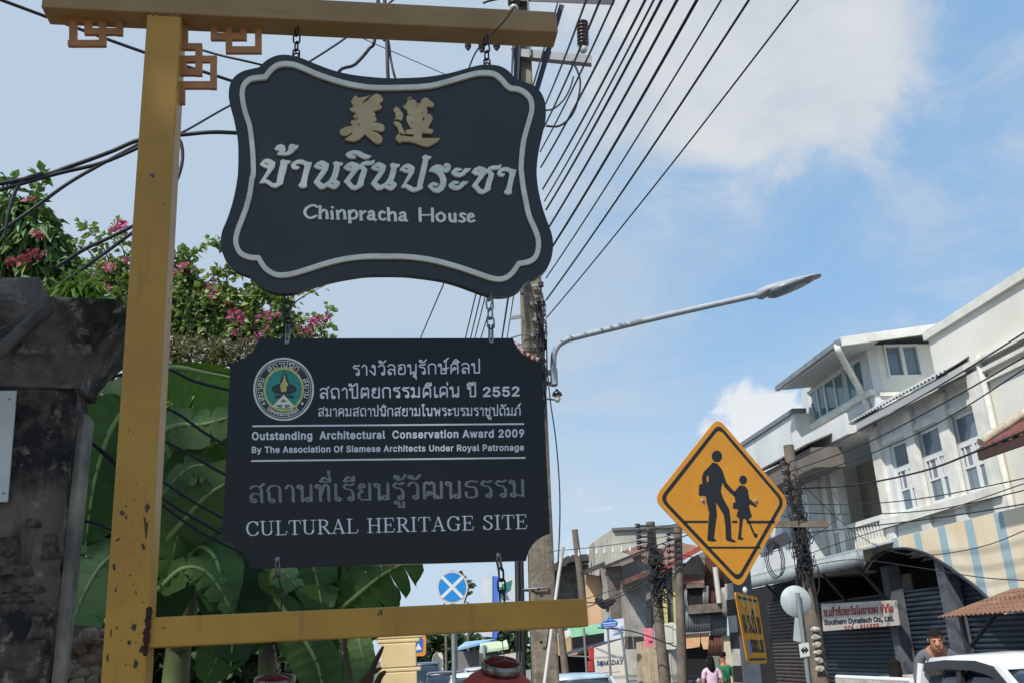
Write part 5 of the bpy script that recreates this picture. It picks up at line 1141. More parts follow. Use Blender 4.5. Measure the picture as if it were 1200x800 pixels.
# lower floors of the tall building: recess with a balustrade, columns, red banners
lowz = 3.45
MB().bus(U1 + .9, U1 + 1.0, s_c + .05, s_f + .0, lowz, zfas - .2).build('recess_wall', mat('recess_wall', srgb(186, 178, 166), .85, c2=srgb(160, 150, 140), scale=1.4), b1)
cols = MB()
for x in (958, 972, 985): s_ = sz(x, 620, U1 - .1)[0]; cols.bus(U1 - .1, U1 + .12, s_ - .14, s_ + .14, lowz, zfas - .045)
build_each(cols, 'column', TRIMW, b1)
bl = MB(); sa = s_c + .1
for i in range(26): s_ = sa + i * .14; bl.bus(U1 - .04, U1, s_, s_ + .045, lowz + .05, lowz + .85)
bl.bus(U1 - .07, U1 + .03, sa, sa + 3.7, lowz + .85, lowz + .95); bl.build('balustrade', TRIMW, b1)
rbn = mat('red_frame', srgb(190, 66, 84), .7, c2=srgb(160, 48, 66), scale=6)
rd = MB()
for x in (944, 951, 957): s_ = sz(x, 610, U1 - .25)[0]; rd.bus(U1 - .3, U1 - .24, s_ - .05, s_ + .05, sz(x, 640, U1)[1], sz(x, 580, U1)[1])
build_each(rd, 'red_shutter_frame', rbn, b1)
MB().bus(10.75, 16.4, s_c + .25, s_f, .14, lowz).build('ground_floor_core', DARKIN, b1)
# --- two storey neighbour with the corrugated canopy and three French windows
U2 = 9.78
b2 = thing('shop_building', 'white two storey shop building with three tall French windows under a corrugated canopy', 'building', W(U2, 15, .14))
sA = sz(1022, 512, U2)[0]; sB = sz(1168, 520, U2)[0]; sC = 11.2
z_b2 = sz(1130, 440, U2)[1]
fw = []
for (xl, yl), (xr, yr) in (((1040, 518), (1066, 507)), ((1072, 503), (1105, 490)), ((1112, 490), (1146, 476))):
    s1_, zt1 = sz(xl, yl, U2); s0_, _ = sz(xr, yr, U2); fw.append((s0_, s1_))
zt_ = sum((sz(1054, 515, U2)[1], sz(1090, 498, U2)[1], sz(1130, 481, U2)[1])) / 3; zb_ = sz(1130, 580, U2)[1]
holes = [(a, b, zb_, zt_) for a, b in fw]
mb = MB(); wall_with_holes(mb, (sB, sA, 3.5, z_b2), holes, lambda a, b, c, d: mb.bus(U2, U2 + .25, a, b, c, d)); mb.build('front_wall', GW, b2)
for a, b, c, d in holes:
    mid_ = c + (d - c) * .62; f_ = MB(); t_ = .07
    for q in ((a, a + t_, c, d), (b - t_, b, c, d), (a + t_, b - t_, d - t_, d), (a + t_, b - t_, mid_ - .05, mid_ + .05), (a + t_, b - t_, c, c + t_), ((a + b) / 2 - .04, (a + b) / 2 + .04, c + t_, mid_ - .05)): f_.bus(U2 + .06, U2 + .14, *q)
    for k in range(4):                                             # mullions of the glazed upper halves of the doors
        w0 = a + t_ + (b - a - 2 * t_) * (k + .5) / 4; f_.bus(U2 + .07, U2 + .12, w0 - .02, w0 + .02, c + (mid_ - c) * .55, mid_ - .05)
    f_.bus(U2 + .07, U2 + .12, a + t_, b - t_, c + (mid_ - c) * .55 - .04, c + (mid_ - c) * .55)
    fo = f_.build('french_window', ALU, b2); MB().bus(U2 + .09, U2 + .10, a + .02, b - .02, c + .02, d - .02).build('pane', GLASS, fo)
    MB().bus(U2 - .05, U2 - .003, a - .12, b + .12, d + .02, d + .14).build('window_head', TRIMW, b2)
pil_ = MB()
for a in [sA - .2] + [(fw[i][0] + fw[i + 1][1]) / 2 for i in range(2)] + [sB + .15]: pil_.bus(U2 - .09, U2 - .003, a - .17, a + .17, 3.6, z_b2 - .12)
build_each(pil_, 'pilaster', TRIMW, b2)
MB().bus(U2 - .16, U2 - .004, sB, sA, zb_ - .2, zb_ - .03).build('sill_band', TRIMW, b2)
pn = MB()
for i in range(4): a = sB + .3 + i * 1.2; pn.bus(U2 - .04, U2 - .002, a, a + 1.0, 3.75, zb_ - .34)
build_each(pn, 'raised_panel', WW, b2)
# corrugated canopy
uc = 9.3; c0 = sz(1108, 434, uc); c1_ = sz(980, 503, uc); zc = (c0[1] + c1_[1]) / 2
MB().corr(W(uc, c0[0], zc), W(U2 + .05, c0[0], zc + .28), W(uc, c1_[0], zc), W(U2 + .05, c1_[0], zc + .28), 34, .022).build('canopy', mat('canopy_sheet', srgb(176, 180, 182), .55, c2=srgb(140, 144, 146), c3=srgb(196, 140, 104), scale=2, contrast=(.42, .75)), b2)
MB().hexa([W(uc + .04, c0[0], zc - .20), W(U2 - .01, c0[0], zc - .02), W(U2 - .01, c1_[0], zc - .02), W(uc + .04, c1_[0], zc - .20), W(uc + .04, c0[0], zc - .05), W(U2 - .01, c0[0], zc + .16), W(U2 - .01, c1_[0], zc + .16), W(uc + .04, c1_[0], zc - .05)]).build('canopy_soffit', SOFF, b2)
# taller upper wall with parapet and mouldings
sK = sz(1083, 380, U2)[0]; zp = sz(1140, 347, U2)[1] - .26
MB().bus(U2 + .02, U2 + .27, 8.5, sK, z_b2 + .003, zp).build('upper_wall', WW, b2)
MB().bus(U2 - .05, U2 + .32, 8.5, sK + .05, zp + .003, zp + .16).build('parapet_coping', TRIMW, b2)
zl1 = sz(1165, 414, U2)[1]
mo = MB()
for dz, pr in ((0, .14), (.16, .09), (.34, .05)): mo.bus(U2 - pr, U2 + .016, 8.5, sz(1120, 440, U2)[0], zl1 - dz - .07, zl1 - dz)
build_each(mo, 'cornice_moulding', TRIMW, b2)
MB().bus(U2 + .02, U2 + .25, 8.5, sB - .003, 3.5, z_b2).build('plain_wall', WW, b2)
MB().tube([W(U2 - .06, sB - .1, z_b2 + .2), W(U2 - .06, sB - .12, 3.6)], .06, 10).build('drain_pipe', TRIMW, b2)
MB().bus(10.75, 16, 8.5, sA, .14, 3.45).build('ground_floor_core', DARKIN, b2)
MB().bus(U2 + .3, 16, 8.5, sK, 3.46, zp - .1).build('upper_core', WW, b2)
MB().bus(U2 + .3, 12, sK + .01, sA - .02, 3.46, zc + .2).build('lower_core', WW, b2)
# ground floor: shutters, shop sign, piers
SHUT = mat('shutter_blue', srgb(46, 58, 70), .55, c2=srgb(38, 48, 58), scale=3)
SHUTB = mat('shutter_brown', srgb(78, 70, 66), .6, c2=srgb(62, 56, 54), scale=3)
def shutter(s0, s1, z0, z1, u, material, label, owner=None):
    n = int((z1 - z0) / .085); mb = MB(); vs = []
    for i in range(n + 1):
        z = z0 + (z1 - z0) * i / n
        for k, (dz, du) in enumerate(((0, 0), (.03, -.03), (.055, -.03))): vs.append((z + dz, u + du))
    vs = [v for v in vs if v[0] <= z1 + .06]
    for (za, ua), (zb2, ub) in zip(vs, vs[1:]): mb.quad(W(ua, s1, za), W(ua, s0, za), W(ub, s0, zb2), W(ub, s1, zb2))
    return mb.build('roller_shutter', material, owner)
us_ = 9.5
sh = [(sz(1052, 760, us_)[0], sz(966, 760, us_)[0]), (sz(1122, 760, us_)[0], sz(1062, 760, us_)[0]), (sz(1215, 760, us_)[0], sz(1128, 760, us_)[0])]
for i, (a, b) in enumerate(sh): shutter(a, b, .16, 2.75, us_ - (.0 if i else .02), SHUT, '', b2)
shb = shutter(sz(946, 770, 9.24)[0], sz(908, 770, 9.24)[0], .16, 2.9, 9.24, SHUTB, '', b1)
pr = MB()
for x in (1057, 1125): s_ = sz(x, 740, us_ - .15)[0]; pr.bus(us_ - .3, us_ - .05, s_ - .14, s_ + .14, .14, 3.3)
build_each(pr, 'shop_pier', mat('pier_grey', srgb(96, 100, 106), .8, c2=srgb(74, 78, 84), scale=4), b2)
BO = SBP = UPlane(9.0)
ss = thing('shop_sign', 'white shop sign board with red Thai and dark English lettering above the blue shutters', 'shop sign', SBP.hit(1008, 738))
sq4 = [(962, 707), (1048.5, 702.5), (1052.5, 732), (964.7, 739)]
solid('board', [sq4], SBP, .02, -.02, mat('shop_sign_board', srgb(196, 190, 178), .6, c2=srgb(180, 172, 160), scale=3), ss)
solid('thai_lettering', thai_line('บ.เซ้าท์เทอร์นไดนาเทค จำกัด', 966, 721.5, 1047, 716.5, 7.0, .52, step=.2), SBP, .003, .004, mat('sign_red', srgb(150, 44, 40), .6), ss)
solid('english_lettering', font_line('Southern Dynatech Co., Ltd.', 966.5, 731.5, 1047.5, 726.5, 5.6, .32, step=.16), SBP, .003, .004, mat('sign_navy', srgb(40, 44, 66), .6), ss)
solid('phone_lettering', font_line('076 - 211225', 990, 736.5, 1030, 733.2, 3.4, .18, step=.14), SBP, .003, .004, mat('sign_red', srgb(150, 44, 40), .6), ss)
# --- corrugated awning along the shop fronts
ua = 8.5; wA, wB_ = sz(875, 684, ua), sz(1012, 652, ua)
AW = mat('awning_grey', srgb(150, 158, 162), .6, c2=srgb(124, 132, 136), scale=2, streak=srgb(108, 92, 78), streak_scale=(6, 6, .8), streak_rng=(.62, .8))
aw = thing('corrugated_awning', 'long grey corrugated awning with a deep fringe over the shop fronts', 'awning', W(ua, wB_[0], 0.14 + 3))
zaw = (wA[1] + wB_[1]) / 2
aT = zaw + .14; aB = zaw - .13
MB().corr(W(ua, wB_[0], aB), W(ua, wB_[0], aT), W(ua, wA[0], aB), W(ua, wA[0], aT), 60, .03).build('fringe', AW, aw)
MB().corr(W(ua, wB_[0], aT), W(10.2, wB_[0], aT + .35), W(ua, wA[0], aT), W(10.2, wA[0], aT + .35), 60, .03).build('sheet', AW, aw)
strut = MB()
for k in range(4): s_ = wB_[0] + (wA[0] - wB_[0]) * (k + .4) / 4; beam(strut, W(ua + .03, s_, aT - .08), W(us_ - .35, s_, aT - .9), .05, .05)
build_each(strut, 'bracket', DARKST, aw)
# --- striped awning wall with its dark arch
STRIPE = None
def stripe_mat():
    M = mat('striped_canvas', srgb(232, 222, 198), .85, c2=srgb(224, 206, 176), scale=1.2, streak=srgb(232, 196, 146), streak_scale=(3, 3, .5), streak_rng=(.5, .8)); N = M.node_tree.nodes; L = M.node_tree.links
    b = N['Principled BSDF']; src = b.inputs['Base Color'].links[0].from_socket
    geo = N.new('ShaderNodeNewGeometry'); vm = N.new('ShaderNodeVectorMath'); vm.operation = 'DOT_PRODUCT'; L.new(geo.outputs['Position'], vm.inputs[0]); vm.inputs[1].default_value = SD
    mm = N.new('ShaderNodeMath'); mm.operation = 'PINGPONG'; mm.inputs[1].default_value = .42; L.new(vm.outputs['Value'], mm.inputs[0])
    gt = N.new('ShaderNodeMath'); gt.operation = 'GREATER_THAN'; gt.inputs[1].default_value = .30; L.new(mm.outputs[0], gt.inputs[0])
    mx = N.new('ShaderNodeMix'); mx.data_type = 'RGBA'; L.new(gt.outputs[0], mx.inputs[0]); L.new(src, mx.inputs[6]); mx.inputs[7].default_value = (*srgb(156, 182, 190), 1); L.new(mx.outputs[2], b.inputs['Base Color']); return M
U3 = 9.15
UPn = UPlane(U3)
arch_px = [(1012, 668), (1022, 655), (1040, 645), (1062, 642), (1085, 648), (1105, 659), (1125, 673), (1145, 688), (1160, 702), (1172, 714), (1176, 719)]
arc_sm = [UPn.ab(p.x, p.y) for p in smooth_path([(x, y, 0) for x, y in arch_px], 5)]
tl, tr = UPn.ab(1010, 640), UPn.ab(1230, 560)
zt3 = UPn.ab(1120, 612)[1]
outl = [(arc_sm[0][0], zt3)] + arc_sm + [(tr[0] + .2, arc_sm[-1][1]), (tr[0] + .2, zt3)]
sa_ = thing('striped_awning', 'cream and blue striped canvas front with a wide dark arch at the lower right', 'awning', W(U3, 12, 3))
solid('canvas', [outl], UPn, .03, -.03, stripe_mat(), sa_, True)
rim = MB(); rim.tube([UPn.pt(a, b, .01) for a, b in arc_sm], .03, 6); rim.build('arch_rim', DARKST, sa_)
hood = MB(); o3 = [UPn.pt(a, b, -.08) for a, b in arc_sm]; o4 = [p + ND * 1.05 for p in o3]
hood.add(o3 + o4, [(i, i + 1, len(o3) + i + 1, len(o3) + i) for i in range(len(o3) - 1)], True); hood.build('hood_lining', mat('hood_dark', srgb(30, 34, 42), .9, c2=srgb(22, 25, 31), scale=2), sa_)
# --- rusty corrugated lean-to roof at lower right
U4 = 7.9
r0, r1 = onu(1100, 729, U4), onu(1215, 705, U4); r0s, r1s = r0.dot(SD), r1.dot(SD); zr = (r0.z + r1.z) / 2
RUSTY = mat('rusty_sheet', srgb(134, 100, 80), .85, c2=srgb(112, 78, 62), c3=srgb(168, 156, 136), scale=.9, contrast=(.4, .7))
ru = thing('lean_to_roof', 'rusty corrugated lean-to roof above the white pickup at the right edge', 'roof', W(U4, r1s, 0.14))
MB().corr(W(U4, r1s - .6, zr), W(U4 + 1.5, r1s - .6, zr + .42), W(U4, r0s, zr), W(U4 + 1.5, r0s, zr + .42), 26, .013, .012, 6, 2).build('sheet', RUSTY, ru)
st_ = MB()
for s_ in (r0s - .3, r1s): beam(st_, W(U4 + .2, s_, .14), W(U4 + .2, s_, zr + .02), .06, .06, ND); beam(st_, W(U4 + .2, s_, zr - .5), W(U4 + 1.0, s_, zr + .2), .05, .05)
build_each(st_, 'support', DARKST, ru)
# --- brown tiled roof house at the right edge
U5 = 8.6
e0, e1 = onu(1143, 527, U5), onu(1235, 478, U5)
bh = thing('tiled_roof_house', 'dark house front under a brown tiled roof at the right edge', 'house', W(U5 + .6, 10, .14))
s0_, s1_ = e1.dot(SD) - .5, e0.dot(SD); ze = e0.z
TILE = mat('brown_tile', srgb(112, 62, 54), .75, c2=srgb(82, 46, 42), c3=srgb(140, 92, 78), scale=5)
MB().corr(W(U5, s0_, ze), W(U5 + 2.4, s0_, ze + 1.2), W(U5, s1_, ze), W(U5 + 2.4, s1_, ze + 1.2), 9, .03, .03, 8, 6).build('roof', TILE, bh)
MB().bus(U5 + .02, U5 + .08, s0_, s1_, ze - .16, ze - .03).build('fascia', mat('fascia_brown', srgb(70, 50, 46), .8), bh)
MB().bus(U5 + .6, U5 + .85, s0_, s1_ - .45, 4.0, ze + .1).build('wall', mat('dark_wall', srgb(74, 74, 76), .9, c2=srgb(50, 50, 54), scale=2, streak=srgb(110, 108, 104), streak_scale=(4, 4, .6)), bh)
MB().tube([W(U5 + .05, s1_ - .1, ze + .1), W(U5 + 2.4, s1_ - .02, ze + 1.33)], .07, 8).build('ridge_cap', mat('ridge_cement', srgb(190, 182, 164), .9, c2=srgb(150, 140, 124), scale=9), bh)
# --- lower white building further left behind the sign
b0 = thing('corner_shophouse', 'lower white shophouse with a plain parapet, partly hidden by the orange sign', 'building', W(9.3, 21, .14))
U0 = 9.3; k0 = sz(931, 487, U0)[0]; k1 = k0 + 6.2; zt0 = (sz(873, 518, U0)[1] + sz(931, 487, U0)[1]) / 2
MB().bus(U0, U0 + .2, k0, k1, 3.4, zt0).build('front_wall', GW, b0)
MB().bus(U0 + .201, U0 + 7, k0, k0 + .2, 3.4, zt0 - .002).build('side_wall', WW, b0)
MB().bus(U0 - .06, U0 + .3, k0 - .06, k1, zt0 + .003, zt0 + .11).build('coping', mat('coping_grey', srgb(120, 126, 134), .8), b0)
MB().bus(U0 + .201, U0 + 6.8, k0 + .21, k1, 3.4, zt0 - .1).build('core', WW, b0)
za_ = sz(926, 531, 8.5)[1]; sa0 = sz(948, 540, 8.5)[0]; sa1 = sz(880, 562, 8.5)[0]
MB().corr(W(8.5, sa0, za_), W(U0, sa0, za_ + .3), W(8.5, sa1, za_), W(U0, sa1, za_ + .3), 24, .025).build('old_awning', mat('old_awning', srgb(116, 112, 108), .9, c2=srgb(84, 80, 78), scale=3), b0)
MB().bus(8.6, U0 - .002, sa0, sa1, za_ - .5, za_ - .06).build('awning_beam', mat('old_concrete', srgb(116, 110, 104), .9, c2=srgb(104, 98, 92), scale=2), b0)
MB().bus(U0 + .0, U0 + 7, k0 + .9, k1, .14, 3.38).build('ground_floor_core', DARKIN, b0)
dw = MB()
for i, s_ in enumerate((k0 + .8, k0 + 2.6, k0 + 4.4)): dw.bus(U0 - .03, U0 - .003, s_, s_ + .9, 4.2, 5.4)
build_each(dw, 'window', GLASS, b0)
# --- utility pole on the far pavement with its clutter
PB = W(7.75, 18.2, .14)
P2d = 18.0
q0_, q1_ = hd(962, 800, P2d), hd(926, 536, P2d)
f2 = thing('utility_pole', 'grey concrete utility pole laden with spools and cables in front of the white building', 'utility pole', Vector((q0_.x, q0_.y, .14)))
pb_ = q0_ + (q0_ - q1_) * ((q0_.z - .14) / (q1_.z - q0_.z))
CONC2 = mat('pole_concrete_dark', srgb(120, 108, 96), .9, c2=srgb(92, 84, 76), scale=4, bump=.3)
MB().tube([pb_, q0_, q1_, q1_ + (q1_ - q0_) * .06], [.17, .16, .105, .1], 10).build('shaft', CONC2, f2)
a_, b_ = hd(905, 614, P2d - .2), hd(971, 613.5, P2d - .2); mb = MB(); beam(mb, a_, b_, .1, .11); mb.build('crossarm', CONC2, f2)
mb = MB()
for y in (543, 553, 563, 573, 583):
    p = hd(918 + (y - 543) * .13, y, P2d - .2); mb.lathe(p - UP * .05, [(.04, 0), (.07, .03), (.03, .05), (.07, .07), (.04, .1)], UP, 8); beam(mb, p, hd(930 + (y - 543) * .13, y, P2d), .03, .03)
build_each(mb, 'spool', PORC, f2)
r3 = random.Random(11); mb = MB()
for k in range(46):
    y0 = r3.uniform(555, 660); x0 = 928 + (y0 - 540) * .137; pts = [hd(x0 + r3.uniform(-10, 12), y0, P2d - .2)]
    for j in range(4): pts.append(hd(x0 + r3.uniform(-12, 14), y0 + (j + 1) * r3.uniform(2, 20), P2d - .2 + r3.uniform(-.1, .1)))
    mb.tube(smooth_path(pts, 3), r3.choice([.006, .009, .013]), 5)
for k in range(3): c_ = hd(910 - 2 * k, 655, P2d - .3 - .05 * k); mb.tube([c_ + (ND * math.cos(t) * .15 + UP * math.sin(t) * (.3 + .02 * k)) for t in [i * math.pi / 8 for i in range(16)]], .009, 5, closed=True)
mb.build('cable_tangle', BLKW, f2)
mb = MB(); a_ = hd(898, 664, P2d - .3)
beam(mb, hd(898, 640, P2d - .2), hd(925, 628, P2d - .2), .12, .2); mb.build('junction_box', mat('box_dark', srgb(50, 52, 56), .6), f2)
mb = MB()
for y in (737, 746, 755, 764, 773, 783): p = hd(955 + (y - 737) * .12, y, P2d - .21); mb.ball(p, .09, .03, .05, 8, 5); 
roughen(mb.build('paper_notice', mat('torn_paper', srgb(196, 190, 180), .8, c2=srgb(120, 112, 104), scale=20), f2), 1, .02, 14)
# --- back of a round traffic sign with a lower arrow plate
rs = thing('round_road_sign', 'back of a round pale road sign above a small double arrow plate', 'road sign', hd(945, 800, 15.5)); rs.location.z = .14; _ORG[rs.name] = Vector(rs.location)
RD = 15.5; RPL = Plane(hd(936, 740, RD), 0)
pt_, pbt = hd(934.5, 694, RD), hd(948, 800, RD); MB().tube([pbt + (pbt - pt_) * ((pbt.z - .14) / (pt_.z - pbt.z)), pbt, pt_], .035, 8).build('pole', GALV, rs)
rot = MB(); rc = hd(932.5, 704, RD + .06); rot.lathe(rc, [(.001, 0), (.235, .0), (.24, .008), (.235, .016), (.001, .016)], RPL.n, 28); rot.build('round_plate', mat('sign_back_pale', srgb(176, 186, 188), .5, c2=srgb(156, 166, 168), scale=6), rs)
solid('flag_plate', [[(931.5, 722), (941, 720), (943, 753), (929.5, 750)]], RPL.off(-.05), .006, 0, mat('sign_back_pale', srgb(176, 186, 188), .5), rs)
ap_ = solid('arrow_plate', [[(936, 754), (947.5, 752), (949, 768), (938, 770)]], RPL.off(.05), .006, 0, mat('plate_white', srgb(200, 202, 200), .5), rs)
solid('double_arrow', [[(938, 761.5), (941.5, 757), (942, 760), (943.2, 760), (943.2, 756.5), (947.5, 760.8), (943.8, 765.5), (943.5, 762.6), (942.4, 762.8), (942.2, 766)]], RPL.off(.05), .001, .0075, SGB, rs)
# --- wires across the white fronts
G5 = 'wires strung across the white shop fronts'
for i, (l, r_, lab) in enumerate((([(925, 541), (1000, 508), (1100, 452), (1200, 390), (1260, 350)], .016, 'topmost wire across the canopy of the white shop building'), ([(926, 552), (1010, 521), (1100, 475), (1200, 418), (1260, 380)], .016, 'second wire across the top of the French windows'), ([(928, 562), (1010, 535), (1100, 495), (1200, 432), (1260, 392)], .014, 'third wire across the top of the French windows'),
        ([(930, 572), (1000, 568), (1080, 552), (1140, 530), (1200, 505), (1250, 486)], .022, 'thicker sagging cable across the middle of the French windows'), ([(930, 590), (1010, 590), (1090, 582), (1200, 560), (1250, 548)], .012, 'wire across the lower part of the French windows'), ([(932, 600), (1010, 602), (1100, 596), (1200, 574), (1250, 562)], .012, 'wire just above the window sill of the shop building'),
        ([(934, 625), (1000, 618), (1100, 606), (1200, 590), (1250, 580)], .014, 'wire at the foot of the French windows'), ([(938, 652), (1000, 630), (1060, 612), (1130, 590), (1200, 566)], .010, 'slanting wire crossing the lower window wires'), ([(940, 664), (1000, 655), (1080, 665), (1150, 676), (1210, 680)], .010, 'low wire crossing the striped canvas'), ([(935, 640), (985, 600), (960, 560), (930, 548)], .008, 'loose loop of wire beside the laden pole'),
        ([(930, 556), (985, 610), (1030, 640), (1080, 650), (1150, 640), (1215, 615)], .009, 'drooping wire over the balustrade'))):
    cable([hd(x, y, P2d - .4) if x < 945 else onu(x, y, 7.9) for x, y in l], r_ * .75, lab, G5, 5)
# ================================================================== old shophouses further down the street (right side)
def front(px_list, u): return [onu(x, y, u) for x, y in px_list]
OLD = mat('old_grey_wall', srgb(168, 164, 156), .95, c2=srgb(128, 124, 118), c3=srgb(92, 88, 84), scale=.8, contrast=(.42, .72), streak=srgb(88, 84, 80), streak_scale=(2.2, 2.2, .25), streak_rng=(.5, .75), bump=.2, bscale=6)
OLD2 = mat('old_dark_wall', srgb(112, 104, 96), .95, c2=srgb(80, 75, 72), c3=srgb(140, 130, 118), scale=1.0, streak=srgb(58, 54, 52), streak_scale=(2, 2, .25), bump=.2, bscale=6)
PEACH = mat('peach_wall', srgb(214, 180, 146), .9, c2=srgb(196, 160, 128), scale=.9, streak=srgb(170, 150, 130), streak_scale=(3, 3, .3))
CONCB = mat('concrete_block_wall', srgb(186, 182, 170), .95, c2=srgb(160, 156, 146), c3=srgb(136, 132, 124), scale=.6, contrast=(.4, .7), streak=srgb(120, 116, 110), streak_scale=(1.6, 1.6, .2), streak_rng=(.5, .72))
CORRG = mat('corrugated_zinc', srgb(140, 148, 152), .6, c2=srgb(112, 118, 124), c3=srgb(146, 110, 88), scale=1.2, contrast=(.4, .75), streak=srgb(120, 82, 62), streak_scale=(3, 3, .4), streak_rng=(.6, .8))
RUSTC = mat('rust_brown_sheet', srgb(112, 74, 64), .8, c2=srgb(84, 56, 52), c3=srgb(150, 108, 84), scale=1.4, streak=srgb(70, 46, 42), streak_scale=(3, 3, .4))
TERRA = mat('terracotta_roof', srgb(160, 118, 98), .85, c2=srgb(130, 98, 84), c3=srgb(104, 88, 80), scale=1.6)
REDROOF = mat('red_roof_edge', srgb(176, 84, 70), .8, c2=srgb(140, 66, 58), scale=3)
DKROOF = mat('dark_roof', srgb(84, 76, 74), .9, c2=srgb(62, 58, 58), scale=2)
TARP = mat('orange_tarp', srgb(226, 184, 138), .85, c2=srgb(214, 140, 92), c3=srgb(232, 206, 176), scale=2.2)
GREENAW = mat('green_awning', srgb(140, 204, 162), .7, c2=srgb(160, 216, 180), scale=3)
def wallpx(mb, px, u, th=.25):
    return mb.prism([onu(x, y, u) for x, y in px], ND * th)
def wallps(mb, px, s, th=.25):
    return mb.prism([ons(x, y, s) for x, y in px], SD * th)
def ps(name, px, s, material, parent, th=.25): return wallps(MB(), px, s, th).build(name, material, parent)
def pu_(name, px, u, material, parent, th=.25): return wallpx(MB(), px, u, th).build(name, material, parent)
def gnd(x, s): P = ons(x, 780, s); return Vector((P.x, P.y, .14))
# tall concrete block with blank walls
t = thing('concrete_building', 'blank pale concrete block rising behind the old roofs', 'building', gnd(745, 41))
ps('end_wall', [(717.5, 620.5), (800, 616), (803, 790), (722, 790)], 41, CONCB, t, 6)
pu_('street_wall', [(717, 620), (697.5, 632.5), (700, 790), (721.5, 790)], us(ons(717.5, 620.5, 41))[0], CONCB, t, .2)
tp = MB(); a, b, c = ons(697, 631, 47.5), ons(717.5, 620, 41), ons(801, 615.5, 41)
beam(tp, b, c, .3, .12); tp.build('coping', mat('coping_dark', srgb(108, 110, 108), .9), t)
# grey house with a dark slanted roof, left of the peach wall
t = thing('old_townhouse', 'old grey townhouse with a low dark roof just right of the concrete pole', 'house', gnd(668, 52))
ps('end_wall', [(640, 668), (650, 664), (668, 661), (690, 660), (694, 760), (640, 760)], 52, OLD2, t, 1)
a, b, c, d = ons(632, 675, 51.5), ons(664, 656, 51.5), ons(692, 654, 51.5), ons(707, 668, 50)
rf = MB(); beam(rf, a, b, 2, .35); beam(rf, b, c, 2, .35); rf.build('roof', DKROOF, t)
# peach gabled wall with a grey roof edge
t = thing('peach_house', 'narrow peach walled house with a projecting dark eave', 'house', gnd(700, 44))
ps('end_wall', [(687, 672), (702, 674), (716, 738), (700, 760), (692, 740)], 44, PEACH, t, .5)
ps('side_strip', [(702.3, 674), (712, 676), (722, 728), (716.3, 738)], 44.6, OLD, t, .4)
mb = MB(); a, b = ons(683, 671, 43.5), ons(709, 660, 43.5); beam(mb, a, b, 1.2, .2); mb.build('eave', DKROOF, t)
wn = MB()
for y in (690, 697): wn.prism([ons(707 + (y - 690) * .2, y - 3, 44.2), ons(710 + (y - 690) * .2, y - 3, 44.2), ons(710.7 + (y - 690) * .2, y + 2, 44.2), ons(707.7 + (y - 690) * .2, y + 2, 44.2)], -SD * .05)
build_each(wn, 'window', GLASS, t)
# mottled cement house with brown gable roof
t = thing('cement_house', 'mottled cement house under a sloping brown roof edge', 'house', gnd(745, 36))
ps('end_wall', [(706, 664), (722, 657), (748, 646), (766, 650), (768, 760), (722, 760)], 37.5, OLD, t, .5)
ps('pier', [(711, 664), (728, 662), (737, 760), (722, 760)], 37.2, OLD2, t, .28)
ps('lower_wall', [(729, 681), (757, 668), (758, 745), (732, 745)], 36.6, OLD, t, .3)
mb = MB(); beam(mb, ons(729, 682, 36), ons(759, 671, 36), 1.0, .18); mb.build('lower_eave', RUSTC, t)
mb = MB(); beam(mb, ons(708, 664, 37), ons(768, 640, 37), .7, .12); mb.build('roof_edge', DKROOF, t)
mb = MB(); P0, P1 = ons(742, 650, 37), ons(770, 641, 37); mb.corr(P0, P0 + SD * 2 + UP * .35, P1, P1 + SD * 2 + UP * .35, 14, .03); mb.build('roof', TERRA, t)
# corrugated iron house with rust roofs, nearest of the old row
t = thing('corrugated_house', 'patched corrugated iron house with rust red roofs and one dark window', 'house', gnd(810, 30))
S9 = 31.0
ps('upper_wall', [(800, 664), (812, 652), (836, 640), (836, 690), (800, 690)], S9, OLD, t, .2)
cw = MB()
for (x0, y0, x1, y1, mt) in ((774, 668, 802, 742, 0), (798, 688, 836, 716, 0)): pass
def corr_ps(x0, y0, x1, y1, s, waves, material, name, dy=0):
    """upright corrugated panel facing the viewer"""
    a, b, c, d = ons(x0, y1, s), ons(x0, y0, s), ons(x1, y1 - dy, s), ons(x1, y0 - dy, s)
    return MB().corr(a, b, c, d, waves, .025, .01, 6).build(name, material, t)
corr_ps(773, 664, 788, 744, S9 - .1, 8, CORRG, 'zinc_wall'); corr_ps(788, 678, 800, 744, S9 - .16, 6, CORRG, 'zinc_wall')
corr_ps(799, 713, 832, 741, S9 - .22, 18, CORRG, 'zinc_wall', 1); corr_ps(798, 688, 805, 714, S9 - .24, 4, CORRG, 'zinc_wall'); corr_ps(823, 686, 830, 712, S9 - .24, 4, CORRG, 'zinc_wall')
corr_ps(828, 682, 852, 716, S9 - .12, 14, RUSTC, 'rust_wall'); corr_ps(832, 712, 852, 744, S9 - .1, 12, CORRG, 'zinc_wall', 0); corr_ps(829, 744, 846, 768, S9 - .05, 10, RUSTC, 'rust_wall')
corr_ps(826, 632, 862, 690, S9 - .16, 20, RUSTC, 'rust_gable')
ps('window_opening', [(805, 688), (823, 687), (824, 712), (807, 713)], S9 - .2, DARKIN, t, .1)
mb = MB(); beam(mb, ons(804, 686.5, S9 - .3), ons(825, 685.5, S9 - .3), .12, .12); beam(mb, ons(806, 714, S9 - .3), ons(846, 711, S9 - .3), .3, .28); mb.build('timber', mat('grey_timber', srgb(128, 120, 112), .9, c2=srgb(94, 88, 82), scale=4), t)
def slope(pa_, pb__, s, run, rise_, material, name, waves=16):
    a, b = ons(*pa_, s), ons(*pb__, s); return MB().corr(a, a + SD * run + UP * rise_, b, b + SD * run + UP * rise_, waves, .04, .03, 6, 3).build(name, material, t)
slope((772, 668), (818, 642), S9 - .4, 2.4, .5, TERRA, 'roof'); 
